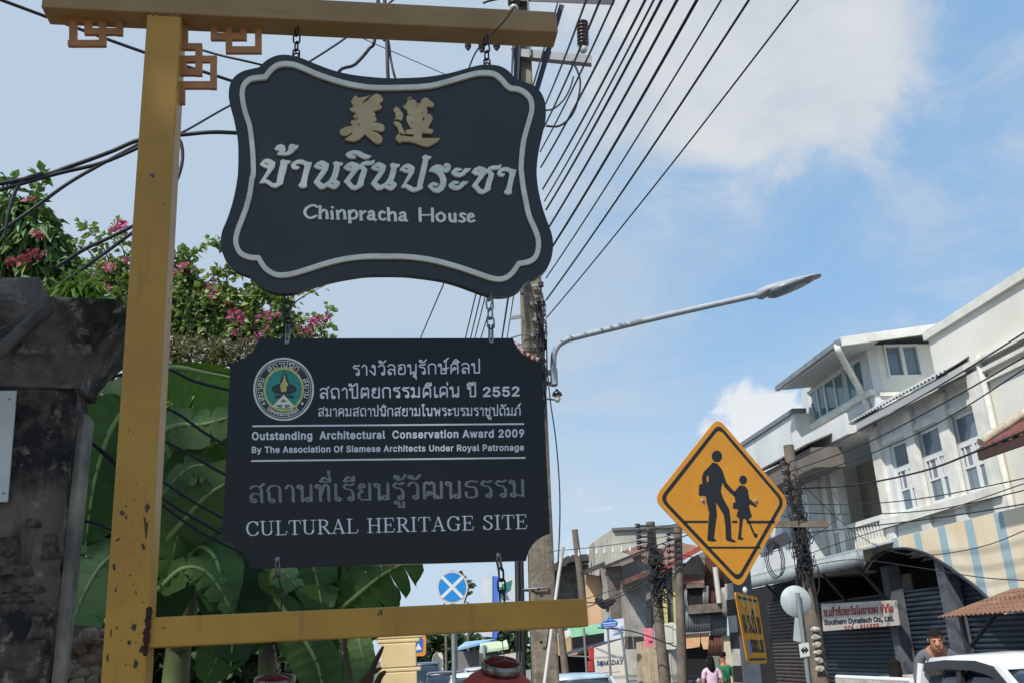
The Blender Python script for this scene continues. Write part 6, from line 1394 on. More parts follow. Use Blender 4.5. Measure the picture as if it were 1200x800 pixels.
mb = MB(); beam(mb, ons(771, 669, S9 - .5), ons(819, 642, S9 - .5), .5, .16); mb.build('roof_edge', REDROOF, t)
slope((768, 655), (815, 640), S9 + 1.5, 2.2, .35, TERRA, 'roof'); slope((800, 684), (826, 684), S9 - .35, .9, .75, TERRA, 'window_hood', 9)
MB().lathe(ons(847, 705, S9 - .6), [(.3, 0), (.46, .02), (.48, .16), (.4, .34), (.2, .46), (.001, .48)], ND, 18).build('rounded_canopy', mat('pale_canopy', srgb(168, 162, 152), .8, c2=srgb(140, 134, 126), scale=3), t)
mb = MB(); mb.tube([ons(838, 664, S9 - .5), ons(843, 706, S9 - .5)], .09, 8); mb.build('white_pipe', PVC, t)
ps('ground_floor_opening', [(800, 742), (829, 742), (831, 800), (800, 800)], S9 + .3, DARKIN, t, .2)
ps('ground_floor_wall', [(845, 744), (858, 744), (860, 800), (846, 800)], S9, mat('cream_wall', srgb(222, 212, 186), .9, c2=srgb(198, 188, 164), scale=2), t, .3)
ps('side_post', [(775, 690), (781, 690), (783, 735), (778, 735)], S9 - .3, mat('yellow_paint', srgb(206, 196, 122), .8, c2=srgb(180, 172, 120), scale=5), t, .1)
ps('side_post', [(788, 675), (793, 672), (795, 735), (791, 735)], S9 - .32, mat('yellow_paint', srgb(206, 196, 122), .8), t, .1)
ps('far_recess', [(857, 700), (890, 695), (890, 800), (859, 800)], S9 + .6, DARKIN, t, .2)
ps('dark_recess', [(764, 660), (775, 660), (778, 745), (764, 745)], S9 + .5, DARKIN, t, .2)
# torn orange cloth awning
tw = thing('cloth_awning', 'torn orange and cream cloth hanging over a dark shop doorway', 'awning', ons(814, 742, 29.5))
for k, px in enumerate(([(796, 743), (821, 741), (820, 757), (816, 758), (800, 760)], [(821.5, 741), (831.5, 740), (829.5, 760), (824.5, 760), (822, 752)])): o_ = wallps(MB(), px, 29.5, .03).build('cloth', TARP, tw)
MB().tube([ons(794, 743, 29.45), ons(833, 740, 29.45)], .03, 6).build('pole', GALV, tw)
# plank hoarding and small items at street level
hd_ = thing('plank_hoarding', 'pale plank hoarding beside the laden middle pole', 'hoarding', gnd(760, 28))
PLK = mat('pale_plank', srgb(196, 180, 152), .9, c2=srgb(168, 152, 128), scale=3, streak=srgb(130, 116, 98), streak_scale=(14, 14, .5))
for i, (x0, x1) in enumerate(((748, 754), (755, 764), (765, 772))): ps('plank', [(x0 - 2, 752 - i), (x1 - 2, 751 - i), (x1, 805), (x0, 805)], 28 - .03 * i, PLK, hd_, .06)
sd_ = thing('someday_board', 'white slanting shop board lettered SOMEDAY below a grey canopy', 'shop board', gnd(715, 27))
SDP = SPlane(27)
sb = ps('panel', [(697, 759), (732, 748), (735, 815), (700, 815)], 27, mat('board_white', srgb(226, 222, 212), .7, c2=srgb(212, 206, 196), scale=1), sd_, .25)
solid('lettering', serif_line('SOMEDAY', 699.5, 779.0, 730.5, 777.0, 5.0, .1, .05, .16), SDP, .006, .006, mat('letter_navy', srgb(58, 58, 84), .6), sd_)
solid('lettering', [[(706, 787), (727, 785.6), (727, 786.3), (706, 787.7)]], SDP, .004, .004, mat('letter_grey', srgb(180, 176, 166), .6), sd_)
solid('round_mark', [prim('ell', 704.8, 777.3, 2.0, 2.3, 16)], SDP, .007, .009, mat('mark_blue', srgb(44, 78, 150), .6), sd_)
bn = thing('banner', 'white and blue banner board behind the street name sign', 'banner', ons(720, 750, 29))
ps('panel', [(708, 727), (731, 723.5), (732, 746), (709, 751)], 29, mat('banner_white', srgb(214, 218, 228), .7), bn, .08)
ps('print', [(717, 736), (730, 732), (730.5, 740), (718, 743)], 28.98, mat('banner_blue', srgb(120, 150, 214), .7, c2=srgb(206, 214, 230), scale=4), bn, .01)
sn = thing('street_name_sign', 'blue street name plate with a crest shaped top on a thin pole', 'street sign', gnd(716, 24))
SNP = SPlane(24); BLU = mat('plate_blue', srgb(44, 100, 190), .45)
solid('plate', [[(704, 730), (708, 727), (711, 726.5), (713, 723), (717, 723), (719, 726), (722, 726.5), (724, 729), (723, 733), (705, 735)]], SNP, .02, 0, BLU, sn)
solid('lettering', [[(706, 729.6), (722, 728.2), (722, 729.4), (706, 730.8)], [(707, 732.2), (721, 730.9), (721, 731.8), (707, 733.1)]], SNP, .004, .022, mat('plate_text', srgb(196, 212, 236), .5), sn)
solid('crest', [prim('ell', 715, 725.4, 1.6, 1.4, 14)], SNP, .004, .022, mat('crest_pale', srgb(120, 160, 220), .5), sn)
MB().tube([ons(712, 735, 24.05), Vector((gnd(714, 24.05).x, gnd(714, 24.05).y, .14))], .03, 8).build('pole', GALV, sn)
gp = thing('side_street_lamp', 'thin grey curved pole between the SOMEDAY board and the planks', 'lamp pole', gnd(734, 25))
MB().tube(smooth_path([Vector((gnd(735, 25).x, gnd(735, 25).y, .14)), ons(732, 770, 25), ons(729, 745, 25), ons(725, 737, 25), ons(716, 734, 25)], 5), .035, 8).build('pole', GALV, gp)
MB().lathe(ons(716, 734, 25), [(.02, 0), (.07, .03), (.02, .08)], -ND, 8).build('lamp_head', LAMP, gp)
# low shop with green awning and cream side
gs = thing('green_awning_shop', 'low shop with a pale green awning edge over a dark opening', 'shop', gnd(680, 34))
ps('side_wall', [(649, 747), (672, 739), (690, 742), (690, 765), (649, 768)], 35, mat('cream_boards', srgb(216, 190, 140), .85, c2=srgb(190, 160, 116), scale=2, streak=srgb(150, 124, 90), streak_scale=(8, 8, .4)), gs, 2)
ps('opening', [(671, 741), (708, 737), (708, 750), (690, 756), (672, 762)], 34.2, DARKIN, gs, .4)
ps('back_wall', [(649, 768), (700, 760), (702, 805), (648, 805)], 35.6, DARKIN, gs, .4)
mb = MB(); beam(mb, ons(649, 747, 33.4), ons(668, 741, 33.4), .5, .22); mb.build('white_edge', TRIMW, gs)
mb = MB(); beam(mb, ons(667, 741, 33.4), ons(709, 735, 33.4), .5, .32); mb.build('green_edge', GREENAW, gs)
mb = MB(); a, b, c, d = ons(664, 767, 33), ons(731, 749, 33), ons(680, 758, 36), ons(712, 752, 36); mb.prism([a, b, d, c], UP * .08); mb.build('grey_canopy', mat('canopy_slate', srgb(92, 96, 112), .8, c2=srgb(76, 80, 94), scale=2), gs)
mb = MB(); mb.tube([Vector((gnd(687, 33).x, gnd(687, 33).y, .14)), ons(684, 735, 33)], .04, 6); mb.tube([ons(666, 768, 33), ons(690, 769, 33)], .03, 6); mb.build('post', GALV, gs)
rb_ = thing('red_box_sign', 'small red hanging shop sign at the left of the SOMEDAY board', 'shop sign', gnd(692, 26))
for y0, y1, x0 in ((758, 772, 690.5), (774, 786, 689.5)): ps('panel', [(x0, y0), (x0 + 5.5, y0 - 1), (x0 + 6, y1), (x0 + .5, y1)], 26, mat('red_sign', srgb(196, 62, 54), .6, c2=srgb(170, 50, 46), scale=6), rb_, .12)
MB().tube([ons(693, 756, 26.1), Vector((gnd(697, 26.1).x, gnd(697, 26.1).y, .14))], .035, 6).build('pole', GALV, rb_)
pk = thing('pink_poster', 'pink paper poster on the street side of the laden middle pole', 'poster', ons(759, 757, 26))
ps('sheet', [(754, 736), (765, 735), (766, 757), (756, 758)], 26, mat('poster_pink', srgb(226, 110, 134), .8, c2=srgb(236, 150, 164), scale=9), pk, .04)
ps('print', [(760, 750), (764.5, 749.5), (764.7, 751.2), (760.1, 751.7)], 25.98, mat('poster_red', srgb(196, 50, 70), .8), pk, .02)
# meter cabinet
mc = thing('meter_cabinet', 'rounded grey meter cabinet fixed on the pole right of the pink poster', 'meter box', ons(785, 760, 25.6))
MCP = SPlane(25.6)
cpts = rounded([MCP.ab(*p) for p in ((777.5, 729), (792, 728.5), (793.5, 760), (779, 760.5))], .1, 5)
solid('case', [cpts], MCP, .12, -.12, mat('cabinet_grey', srgb(222, 220, 208), .6, c2=srgb(204, 202, 190), scale=4), mc, True)
solid('door', [[(779.5, 731.5), (787.5, 731), (788.5, 752), (780.5, 752.5)]], MCP, .01, .012, mat('cabinet_door', srgb(206, 204, 194), .6), mc)
pc2 = MB()
for k in range(3): pc2.tube(smooth_path([ons(782 + 2 * k, 760, 25.7), ons(781 + 2 * k, 772, 25.7), ons(782 + 3 * k, 805, 25.7)], 4), .03, 6)
pc2.build('conduit', PVC, mc)
gb = thing('leaning_panel', 'grey panel leaning between the pink poster and the laden pole', 'panel', ons(770, 760, 26.4))
ps('sheet', [(766, 731), (771, 730), (773, 756), (771, 762), (767, 759)], 26.4, mat('panel_grey', srgb(186, 186, 178), .7, c2=srgb(160, 160, 152), scale=3), gb, .05)
# ------------------------------------------------------------------ distant utility poles
def farpole(name, xb, xt, yt, d, r0, label, spools=True):
    p0, p1 = hd(xb, 800, d), hd(xt, yt, d); pb__ = p0 + (p0 - p1) * ((p0.z - .14) / (p1.z - p0.z))
    t = thing('utility_pole', label, 'utility pole', Vector((pb__.x, pb__.y, .14)))
    MB().tube([pb__, p1], [r0, r0 * .78], 8).build('shaft', CONC2, t); return t, p0, p1
tA, p0, p1 = farpole('utility_pole', 779, 762, 611, 26.5, .16, 'old pole wrapped in black cable coils behind the pink poster')
mb = MB()
for i in range(5):
    q = p1.lerp(p0, .03 + i * .035); beam(mb, q - ND * .45 - SD * .2, q + ND * .05 - SD * .2, .06, .05)
    mb.lathe(q - ND * .42 - UP * .05 - SD * .2, [(.05, 0), (.09, .03), (.04, .06), (.09, .1), (.05, .12)], UP, 8)
mb.build('bracket', DARKST, tA)
r4 = random.Random(3); mb = MB()
for k in range(46):
    tt = r4.uniform(.12, .42); q = p1.lerp(p0, tt); pts = [q + ND * r4.uniform(-.3, .25) - SD * .3]
    for j in range(4): pts.append(p1.lerp(p0, tt + .03 * j + r4.uniform(0, .1)) + ND * r4.gauss(0, .17) - SD * (.3 + r4.uniform(-.1, .15)))
    mb.tube(smooth_path(pts, 3), r4.choice([.010, .014, .02]), 5)
mb.build('cable_coil', BLKW, tA)
tB, p0, p1 = farpole('utility_pole', 800, 794, 618, 24.5, .13, 'plain grey pole beside the meter cabinet, half hidden by the orange sign')
mb = MB()
for i in range(6): q = p1.lerp(p0, .04 + i * .04); beam(mb, q - ND * .3 - SD * .2, q + ND * .02 - SD * .2, .05, .04); mb.ball(q - ND * .3 - SD * .2, .06, .06, .06, 7, 5)
mb.build('bracket', DARKST, tB)
tC, p0, p1 = farpole('utility_pole', 694, 673.5, 620, 46, .19, 'short bare pole standing above the dark roofed townhouse')
tD, p0, p1 = farpole('utility_pole', 664, 657, 735, 30, .13, 'grey pole stub in front of the cream boarded shop side')
# cable joint hanging over the peach wall
cj = thing('cable_joint', 'black bundle of cable joints hanging on the wires before the peach wall', 'cable joint', ons(708, 706, 27))
mb = MB()
for k in range(12): mb.tube(smooth_path([ons(697 + r4.uniform(0, 8), 702 + r4.uniform(-3, 3), 27), ons(706 + r4.uniform(-2, 4), 706 + r4.uniform(-3, 6), 27), ons(716 + r4.uniform(-3, 6), 706 + r4.uniform(-4, 2), 27)], 3), .04, 5)
for k in range(3): mb.tube([ons(711 + k, 706, 27), ons(711.5 + k * .6, 716, 27)], .035, 5)
mb.build('bundle', BLKW, cj)
G6 = 'wires among the old roofs'
for l, d, r_, lab in (([(640, 646), (700, 640), (770, 630), (850, 612)], 26, .018, 'string wire with little lamps across the concrete block'), ([(708, 664), (760, 642), (820, 622), (900, 600)], 25.5, .03, 'upper wire sloping up past the cable wrapped pole'), ([(640, 690), (700, 706), (760, 682), (800, 660)], 26.5, .03, 'drooping wire through the black cable joints'),
                      ([(640, 722), (690, 710), (740, 688), (766, 668)], 26.2, .025, 'wire rising from the peach wall to the wrapped pole'), ([(764, 690), (730, 688), (690, 700), (650, 712)], 26.4, .02, 'flat wire in front of the cement house'), ([(760, 620), (800, 612), (860, 600), (930, 560)], 25, .02, 'wire linking the wrapped pole with the laden pole'),
                      ([(762, 640), (830, 655), (880, 650), (935, 640)], 25, .02, 'low wire passing behind the orange sign'), ([(700, 735), (735, 738), (760, 745), (800, 760)], 25.8, .03, 'thick low wire above the plank hoarding')):
    cable([hd(x, y, d) for x, y in l], r_ * .55, lab, G6, 5)
sl_ = MB(); LB = mat('lamp_bulb', srgb(222, 222, 214), .3)
for i, x in enumerate((668, 678, 689, 699, 708, 718, 728, 738)): y = 644.5 - (x - 660) * .085; q = hd(x, y, 26); tb_ = MB(); tb_.lathe(q - UP * .2, [(.001, 0), (.026, .03), (.032, .06), (.016, .1), (.008, .2)], UP, 8); tag(tb_.build('string_bulb', LB, loc=q), 'white bulb hanging on the string wire in front of the concrete block', 'bulb', 'bulbs on the string wire')
# ================================================================== far end of the street, left of centre
NPk = thing('no_parking_sign', 'round blue no stopping sign with a white cross on a thin grey pole', 'road sign', gnd(531, 17.5))
NP = SPlane(17.5)
solid('plate', [prim('ell', 530, 687.5, 18.3, 19.2, 40)], NP, .012, 0, mat('sign_pale_rim', srgb(206, 190, 184), .5), NPk)
solid('blue_field', [prim('ell', 530, 687.5, 16.2, 17.0, 40)], NP, .002, .015, mat('sign_blue', srgb(38, 140, 214), .4, c2=srgb(30, 128, 200), scale=4), NPk)
K = Ink(505, 660, 556, 715, .2); K.seg((518.8, 676.2), (541.2, 698.8), 1.9); K.seg((541.5, 676.2), (518.5, 698.8), 1.9)
solid('white_cross', K.loops(), NP, .002, .0205, mat('sign_white', srgb(212, 214, 216), .4), NPk)
MB().tube([ons(530, 668, 17.55), Vector((gnd(531, 17.55).x, gnd(531, 17.55).y, .14))], .04, 8).build('pole', GALV, NPk)
cg = thing('cream_gate_pier', 'cream moulded gate pier at the bottom beside the banana plants', 'gate pier', gnd(467, 11))
CRM = mat('cream_stucco', srgb(222, 198, 148), .85, c2=srgb(206, 182, 134), scale=2, bump=.1)
cx = us(ons(467, 780, 11))[0]
for nm, z0, z1, e in (('shaft', .14, ons(467, 787, 11).z, .205), ('base_moulding', ons(467, 787, 11).z + .003, ons(467, 782, 11).z, .25), ('upper_shaft', ons(467, 782, 11).z + .003, ons(467, 753, 11).z, .20), ('cornice', ons(467, 753, 11).z + .003, ons(467, 748, 11).z, .24), ('cap', ons(467, 748, 11).z + .003, ons(467, 742, 11).z, .275), ('crown', ons(467, 742, 11).z + .003, ons(467, 735, 11).z, .23)):
    bevelled(MB().bus(cx - e, cx + e, 11, 11 + 2 * e, z0, z1), nm, CRM, cg, .012)
isg = thing('parking_sign', 'blue and orange information sign behind the cream gate pier', 'road sign', gnd(489, 19))
IP = SPlane(19)
solid('orange_panel', [rounded([IP.ab(*p) for p in ((474, 744), (499.5, 743), (499, 768), (474, 769))], .07)], IP, .012, 0, mat('info_orange', srgb(208, 138, 58), .5), isg, True)
solid('blue_panel', [rounded([IP.ab(*p) for p in ((474, 748), (496, 747), (495.5, 763.5), (474, 764.5))], .05)], IP, .002, .0145, mat('info_blue', srgb(48, 98, 190), .5), isg, True)
solid('white_arrow', [[(486, 761.5), (490.5, 753), (494.5, 760.5)]], IP, .002, .019, WHITE_V, isg)
MB().tube([ons(487, 769, 19.02), Vector((gnd(488, 19.02).x, gnd(488, 19.02).y, .14))], .035, 6).build('pole', GALV, isg)
bs = thing('shop_projecting_sign', 'tall projecting shop sign, white on its left and blue on its right, behind the hook', 'shop sign', ons(578, 745, 38))
ps('white_face', [(564, 677), (577, 671), (577, 746), (565, 745)], 38, mat('sign_face_white', srgb(206, 210, 214), .6, c2=srgb(188, 192, 198), scale=2), bs, .3)
ps('blue_face', [(577.3, 674), (584, 675), (585, 746), (577.3, 747)], 38.05, mat('sign_face_blue', srgb(72, 116, 206), .6), bs, .3)
ps('wall_plate', [(584.5, 676), (606, 673), (607, 702), (588, 703), (585, 690)], 38.6, mat('plate_pale', srgb(196, 206, 204), .7), bs, .1)
solid('green_mark', [[(588, 684), (600, 679), (598, 690), (588, 698)]], SPlane(38.6), .01, .012, mat('green_mark', srgb(52, 122, 110), .6), bs)
# low stalls with blue and green canopies
st1 = thing('market_stall', 'far market stall under a blue cloth roof', 'stall', gnd(555, 52))
ps('back', [(535, 763), (562, 760), (562, 790), (535, 790)], 53, mat('stall_grey', srgb(120, 120, 120), .9), st1, .2)
a, b, c, d = ons(535, 762, 51), ons(575, 752, 51), ons(582, 750, 55), ons(545, 754, 55); MB().prism([a, b, c, d], UP * .12).build('canopy', mat('cloth_blue', srgb(120, 160, 200), .8, c2=srgb(150, 184, 214), scale=1), st1)
st2 = thing('market_stall', 'far market stall under a pale green cloth roof', 'stall', gnd(585, 46))
ps('back', [(562, 762), (600, 765), (600, 792), (562, 792)], 48, mat('stall_dark', srgb(70, 70, 66), .9, c2=srgb(120, 112, 100), scale=.7), st2, .2)
a, b, c, d = ons(562, 765, 45), ons(596, 760, 45), ons(594, 752, 49), ons(563, 756, 49); MB().prism([a, b, c, d], UP * .12).build('canopy', mat('cloth_green', srgb(176, 190, 150), .8, c2=srgb(190, 204, 170), scale=1), st2)
ps('front_panel', [(580, 768), (611, 763), (613, 790), (582, 790)], 44, mat('panel_cream', srgb(196, 192, 178), .8), st2, .1)
fb = thing('far_house', 'far white house front with an arched doorway at the end of the street', 'house', gnd(512, 75))
ps('wall', [(507, 772), (509, 766), (512, 764), (517, 764), (519, 768), (520, 790), (506, 790)], 75, mat('far_white', srgb(216, 210, 186), .9), fb, 3)
solid('arch', [[(511.5, 783), (511.5, 777), (513.2, 775), (515, 777), (515, 783)]], SPlane(75), .02, .03, mat('arch_dark', srgb(96, 92, 84), .9), fb)
nbh = thing('grey_sign_back', 'back of a small round pale road sign in front of the green stall', 'road sign', gnd(568, 30))
solid('plate', [prim('ell', 567.5, 760, 5, 5.4, 24)], SPlane(30), .015, 0, mat('sign_back_pale', srgb(176, 186, 188), .5), nbh); MB().tube([ons(567.5, 756, 29.95), Vector((gnd(568, 29.95).x, gnd(568, 29.95).y, .14))], .04, 6).build('pole', GALV, nbh)
for i, (x, d, lab) in enumerate(((522.5, 60, 'thin far pole left of the no stopping sign pole'), (534, 48, 'thin far pole just right of the no stopping sign pole'), (548.5, 58, 'thin far pole between the no stopping sign and the blue stall'))):
    tag(MB().tube([Vector((gnd(x, d).x, gnd(x, d).y, 0)), ons(x, 742, d)], .09, 6).build('street_pole', CONC2, loc=Vector((gnd(x, d).x, gnd(x, d).y, 0))), lab, 'pole')
# ================================================================== vehicles
TYRE = mat('tyre', (.02, .02, .021), .85); RIM = mat('wheel_rim', srgb(170, 172, 175), .35, .8)
CGLASS = mat('car_glass', srgb(26, 34, 44), .05, c2=srgb(40, 52, 64), scale=1.5, spec=.8)
HEADL = mat('headlight', srgb(214, 218, 222), .1, spec=.8); TAILL = mat('tail_light', srgb(150, 24, 22), .2)
BLKP = mat('black_plastic', (.018, .018, .02), .5)
def paint(name, c): return mat(name, c, .28, c2=tuple(x * .92 for x in c), scale=2, coat=.6)
class Fr:
    """vehicle frame: x forward, y left, z up from the road"""
    def __init__(s, u, st, heading=1, yaw=0.0):
        s.o = W(u, st, 0); f = SD * heading; f = Matrix.Rotation(R_(yaw), 3, 'Z') @ f; s.f = f; s.l = UP.cross(f)
    def p(s, x, y, z): return s.o + s.f * x + s.l * y + UP * z
def loft(mb, fr, st, n=10):
    """stations (x, half width low, half width high, z0, z1): rounded box sections"""
    vs = []
    for x, w0, w1, z0, z1 in st:
        r = min(.12, (z1 - z0) * .3); sec = [(-w0 + r * .3, z0), (w0 - r * .3, z0), (w0, z0 + r * .5), (w0 * .5 + w1 * .5 + .01, (z0 + z1) / 2), (w1, z1 - r), (w1 - r * .4, z1 - r * .25), (w1 - r * 1.2, z1), (0, z1 + .015), (-w1 + r * 1.2, z1), (-w1 + r * .4, z1 - r * .25), (-w1, z1 - r), (-w0 * .5 - w1 * .5 - .01, (z0 + z1) / 2), (-w0, z0 + r * .5)]
        vs += [fr.p(x, y, z) for y, z in sec]
    k = 13; m_ = len(st)
    return mb.add(vs, [(i * k + j, i * k + (j + 1) % k, (i + 1) * k + (j + 1) % k, (i + 1) * k + j) for i in range(m_ - 1) for j in range(k)] + [tuple(range(k - 1, -1, -1)), tuple(range((m_ - 1) * k, m_ * k))], True)
def wheel(fr, x, y, parent, r=.33):
    side = 1 if y > 0 else -1; c = fr.p(x, y, r); a = fr.l * side
    w_ = MB().lathe(c - a * .2, [(r * .6, 0), (r * .95, 0), (r, .03), (r, .17), (r * .95, .2), (r * .62, .2)], a, 24).build('wheel', TYRE, parent)
    MB().lathe(c - a * .03, [(.001, .0), (r * .3, .015), (r * .58, .0), (r * .62, .028), (r * .6, -.05)], a, 18).build('rim', RIM, w_)
def car(name, u, st, heading, pm, label, kind='car', L=4.3, H=1.45, group=None, yaw=0):
    fr = Fr(u, st, heading, yaw); t = thing(name, label, kind, fr.o, group); h = L / 2; wv = .86; suv = H > 1.6
    bz = .92 if not suv else 1.05
    loft(MB(), fr, [(-h, .6, .58, .38, bz - .14), (-h + .1, .78, .74, .28, bz - .02), (-h * .5, wv, .83, .22, bz), (0, wv, .84, .22, bz), (h * .45, wv, .82, .22, bz - .02), (h * .72, .84, .76, .24, bz - .12), (h - .12, .76, .66, .28, bz - .24), (h, .58, .5, .36, bz - .36)]).build('body', pm, t)
    r0, r1 = (-h * .62, h * .18) if not suv else (-h * .82, h * .12)
    g = loft(MB(), fr, [(-h * .88 if not suv else -h * .93, .7, .62, bz - .05, bz + .03), (r0, .78, .62, bz - .05, H - .05), ((r0 + r1) / 2, .8, .64, bz - .05, H - .03), (r1, .79, .63, bz - .05, H - .06), (h * .5, .74, .6, bz - .05, bz + .02)]).build('windows', CGLASS, t)
    loft(MB(), fr, [(r0 - .05, .6, .54, H - .09, H - .05), (r0 + .1, .655, .6, H - .1, H), ((r0 + r1) / 2, .67, .61, H - .1, H + .015), (r1 - .1, .66, .6, H - .1, H - .01), (r1 + .06, .6, .54, H - .1, H - .06)]).build('roof', pm, t)
    pl_ = MB()
    for s_ in (-1, 1):
        for xa, xb in ((r1 + .05, h * .47), ((r0 + r1) / 2, (r0 + r1) / 2), (r0 - .02, -h * .85 if not suv else -h * .92)): beam(pl_, fr.p(xa, s_ * .645, H - .08), fr.p(xb, s_ * .80, bz - .03), .06, .05, fr.f)
    pl_.build('pillar', pm, t)
    for x in (-h * .6, h * .62):
        for y in (-.78, .78): wheel(fr, x, y, t)
    for s_ in (-1, 1):
        MB().ball(fr.p(h - .16, s_ * .56, bz - .3), .12, .17, .09, 10, 6, Matrix((fr.f, fr.l, UP)).transposed()).build('headlight', HEADL, t)
        MB().ball(fr.p(-h + .1, s_ * .6, bz - .16), .08, .15, .1, 10, 6, Matrix((fr.f, fr.l, UP)).transposed()).build('tail_light', TAILL, t)
        MB().ball(fr.p(h * .38, s_ * .96, bz + .06), .07, .11, .08, 10, 6, Matrix((fr.f, fr.l, UP)).transposed()).build('wing_mirror', pm, t)
    MB().box(fr.p(h + .0, 0, .5), fr.f * .02, fr.l * .24, UP * .06).build('number_plate', mat('plate_white', srgb(200, 202, 200), .5), t)
    return t
car('parked_car', (667 - 490) / 1080 * 21.5 + .0, 21.5, -1, paint('car_pale_blue', srgb(168, 186, 198)), 'pale blue grey car with a dark windscreen just right of the concrete pole', H=1.52)
car('parked_car', 1.7, 30.5, -1, paint('car_white', srgb(214, 216, 216)), 'white car partly hidden behind the red lantern and the no stopping pole', H=1.5)
car('parked_car', .95, 36, -1, paint('car_dark', srgb(44, 46, 52)), 'dark car left of the no stopping sign pole at the far end', H=1.5)
car('parked_car', 2.7, 43, -1, paint('car_silver', srgb(170, 176, 182)), 'silver car behind the white one at the far end of the street', H=1.5)
car('parked_car', .3, 46, -1, paint('van_blue', srgb(70, 84, 104)), 'blue grey van beside the cream gate pier far down the street', 'van', 4.6, 1.8)
# ------------------------------------------------------------------ white pickup at lower right
PW = paint('pickup_white', srgb(226, 228, 228))
PU, PS = 6.86, 10.5
fp_ = Fr(PU, PS, -1); pt = thing('pickup_truck', 'white pickup truck with dark windows seen over its roof at the lower right', 'pickup truck', fp_.o)
HR = 1.745
loft(MB(), fp_, [(-.95, .84, .84, .4, 1.08), (.0, .86, .86, .36, 1.1), (.9, .86, .84, .36, 1.1), (1.5, .85, .78, .38, 1.08), (2.25, .82, .72, .42, 1.0), (2.55, .72, .62, .5, .88)]).build('body', PW, pt)
gl = MB(); loft(gl, fp_, [(-.92, .80, .66, 1.02, HR - .1), (-.5, .81, .67, 1.02, HR - .07), (.35, .81, .66, 1.02, HR - .07), (.62, .80, .64, 1.02, HR - .11), (1.42, .76, .62, 1.02, 1.07)]); gl.build('windows', CGLASS, pt)
loft(MB(), fp_, [(-1.0, .62, .58, HR - .12, HR - .05), (-.9, .70, .64, HR - .12, HR - .01), (-.3, .715, .65, HR - .12, HR + .02), (.3, .71, .645, HR - .12, HR + .015), (.55, .70, .62, HR - .13, HR - .02), (.66, .64, .56, HR - .13, HR - .08)]).build('roof', PW, pt)
pl_ = MB()
for s_ in (-1, 1):
    beam(pl_, fp_.p(.58, s_ * .685, HR - .1), fp_.p(1.44, s_ * .80, 1.06), .07, .085, fp_.f); beam(pl_, fp_.p(-.93, s_ * .69, HR - .08), fp_.p(-.98, s_ * .83, 1.05), .12, .1, fp_.f)
pl_.build('pillar', PW, pt)
pb2 = MB()
for s_ in (-1, 1):
    beam(pb2, fp_.p(-.12, s_ * .70, HR - .1), fp_.p(-.10, s_ * .83, 1.05), .05, .09, fp_.f)
    vs_ = [(-.86, HR - .06), (-.4, HR - .03), (.2, HR - .035), (.55, HR - .09), (.95, HR - .36), (1.25, HR - .6)]
    for (xa, za), (xb, zb3) in zip(vs_, vs_[1:]):
        ya, yb = .70 + (HR - za) * .17, .70 + (HR - zb3) * .17; pb2.hexa([fp_.p(xa, s_ * (ya + .01), za - .09), fp_.p(xb, s_ * (yb + .01), zb3 - .09), fp_.p(xb, s_ * (yb + .055), zb3 - .1), fp_.p(xa, s_ * (ya + .055), za - .1), fp_.p(xa, s_ * ya, za), fp_.p(xb, s_ * yb, zb3), fp_.p(xb, s_ * (yb + .02), zb3), fp_.p(xa, s_ * (ya + .02), za)])
build_each(pb2, 'rain_visor', BLKP, pt)
TRAY = mat('dirty_white_tray', srgb(206, 200, 188), .8, c2=srgb(176, 166, 150), scale=3, streak=srgb(140, 128, 112), streak_scale=(5, 5, 1))
bd = MB(); zt_b = 1.46
for s_ in (-1, 1): bd.box(fp_.p(-2.1, s_ * .84, (zt_b + .62) / 2), fp_.f * 1.08, fp_.l * .03, UP * (zt_b - .62) / 2)
bd.box(fp_.p(-3.16, 0, (zt_b + .62) / 2), fp_.f * .03, fp_.l * .81, UP * (zt_b - .62) / 2 * .999); bd.box(fp_.p(-2.1, 0, .49), fp_.f * 1.03, fp_.l * .80, UP * .03); bd.build('cargo_tray', TRAY, pt)
rl = MB(); 
for s_ in (-1, 1): rl.tube([fp_.p(-1.03, s_ * .84, zt_b + .02), fp_.p(-3.16, s_ * .84, zt_b + .02)], .035, 8)
build_each(rl, 'tray_rail', PW, pt)
for x in (-2.05, 1.62):
    for y in (-.76, .76): wheel(fp_, x, y, pt, .36)
for s_ in (-1, 1):
    MB().ball(fp_.p(2.38, s_ * .6, .86), .12, .16, .1, 10, 6, Matrix((fp_.f, fp_.l, UP)).transposed()).build('headlight', HEADL, pt)
    MB().ball(fp_.p(1.05, s_ * 1.0, 1.16), .07, .12, .1, 10, 6, Matrix((fp_.f, fp_.l, UP)).transposed()).build('wing_mirror', PW, pt)
MB().box(fp_.p(2.57, 0, .66), fp_.f * .02, fp_.l * .5, UP * .13).build('grille', BLKP, pt)
MB().tube([fp_.p(-.14, .76, HR - .05), fp_.p(-.2, .77, HR - .08)], .02, 8).build('roof_clip', mat('brass', srgb(190, 180, 130), .4, .6), pt)
bag = tag(roughen(MB().ball(fp_.p(-1.25, .35, 1.44), .22, .2, .16, 12, 8).build('blue_bag', mat('bag_blue', srgb(70, 110, 176), .6, c2=srgb(90, 130, 190), scale=9), loc=fp_.p(-1.25, .35, 1.3)), 1, .03, 5), 'crumpled blue bag in the tray behind the pickup cab', 'bag')
sk = MB()
for k in range(7): sk.ball(fp_.p(-1.5 - .25 * k, .5 + .1 * math.sin(k * 2), 1.38), .2, .22, .14, 10, 7)
tag(roughen(sk.build('dust_sheet', TRAY, loc=fp_.p(-2, .5, 1.3)), 1, .04, 4), 'rumpled off white dust sheet over the load in the pickup tray', 'sheet')
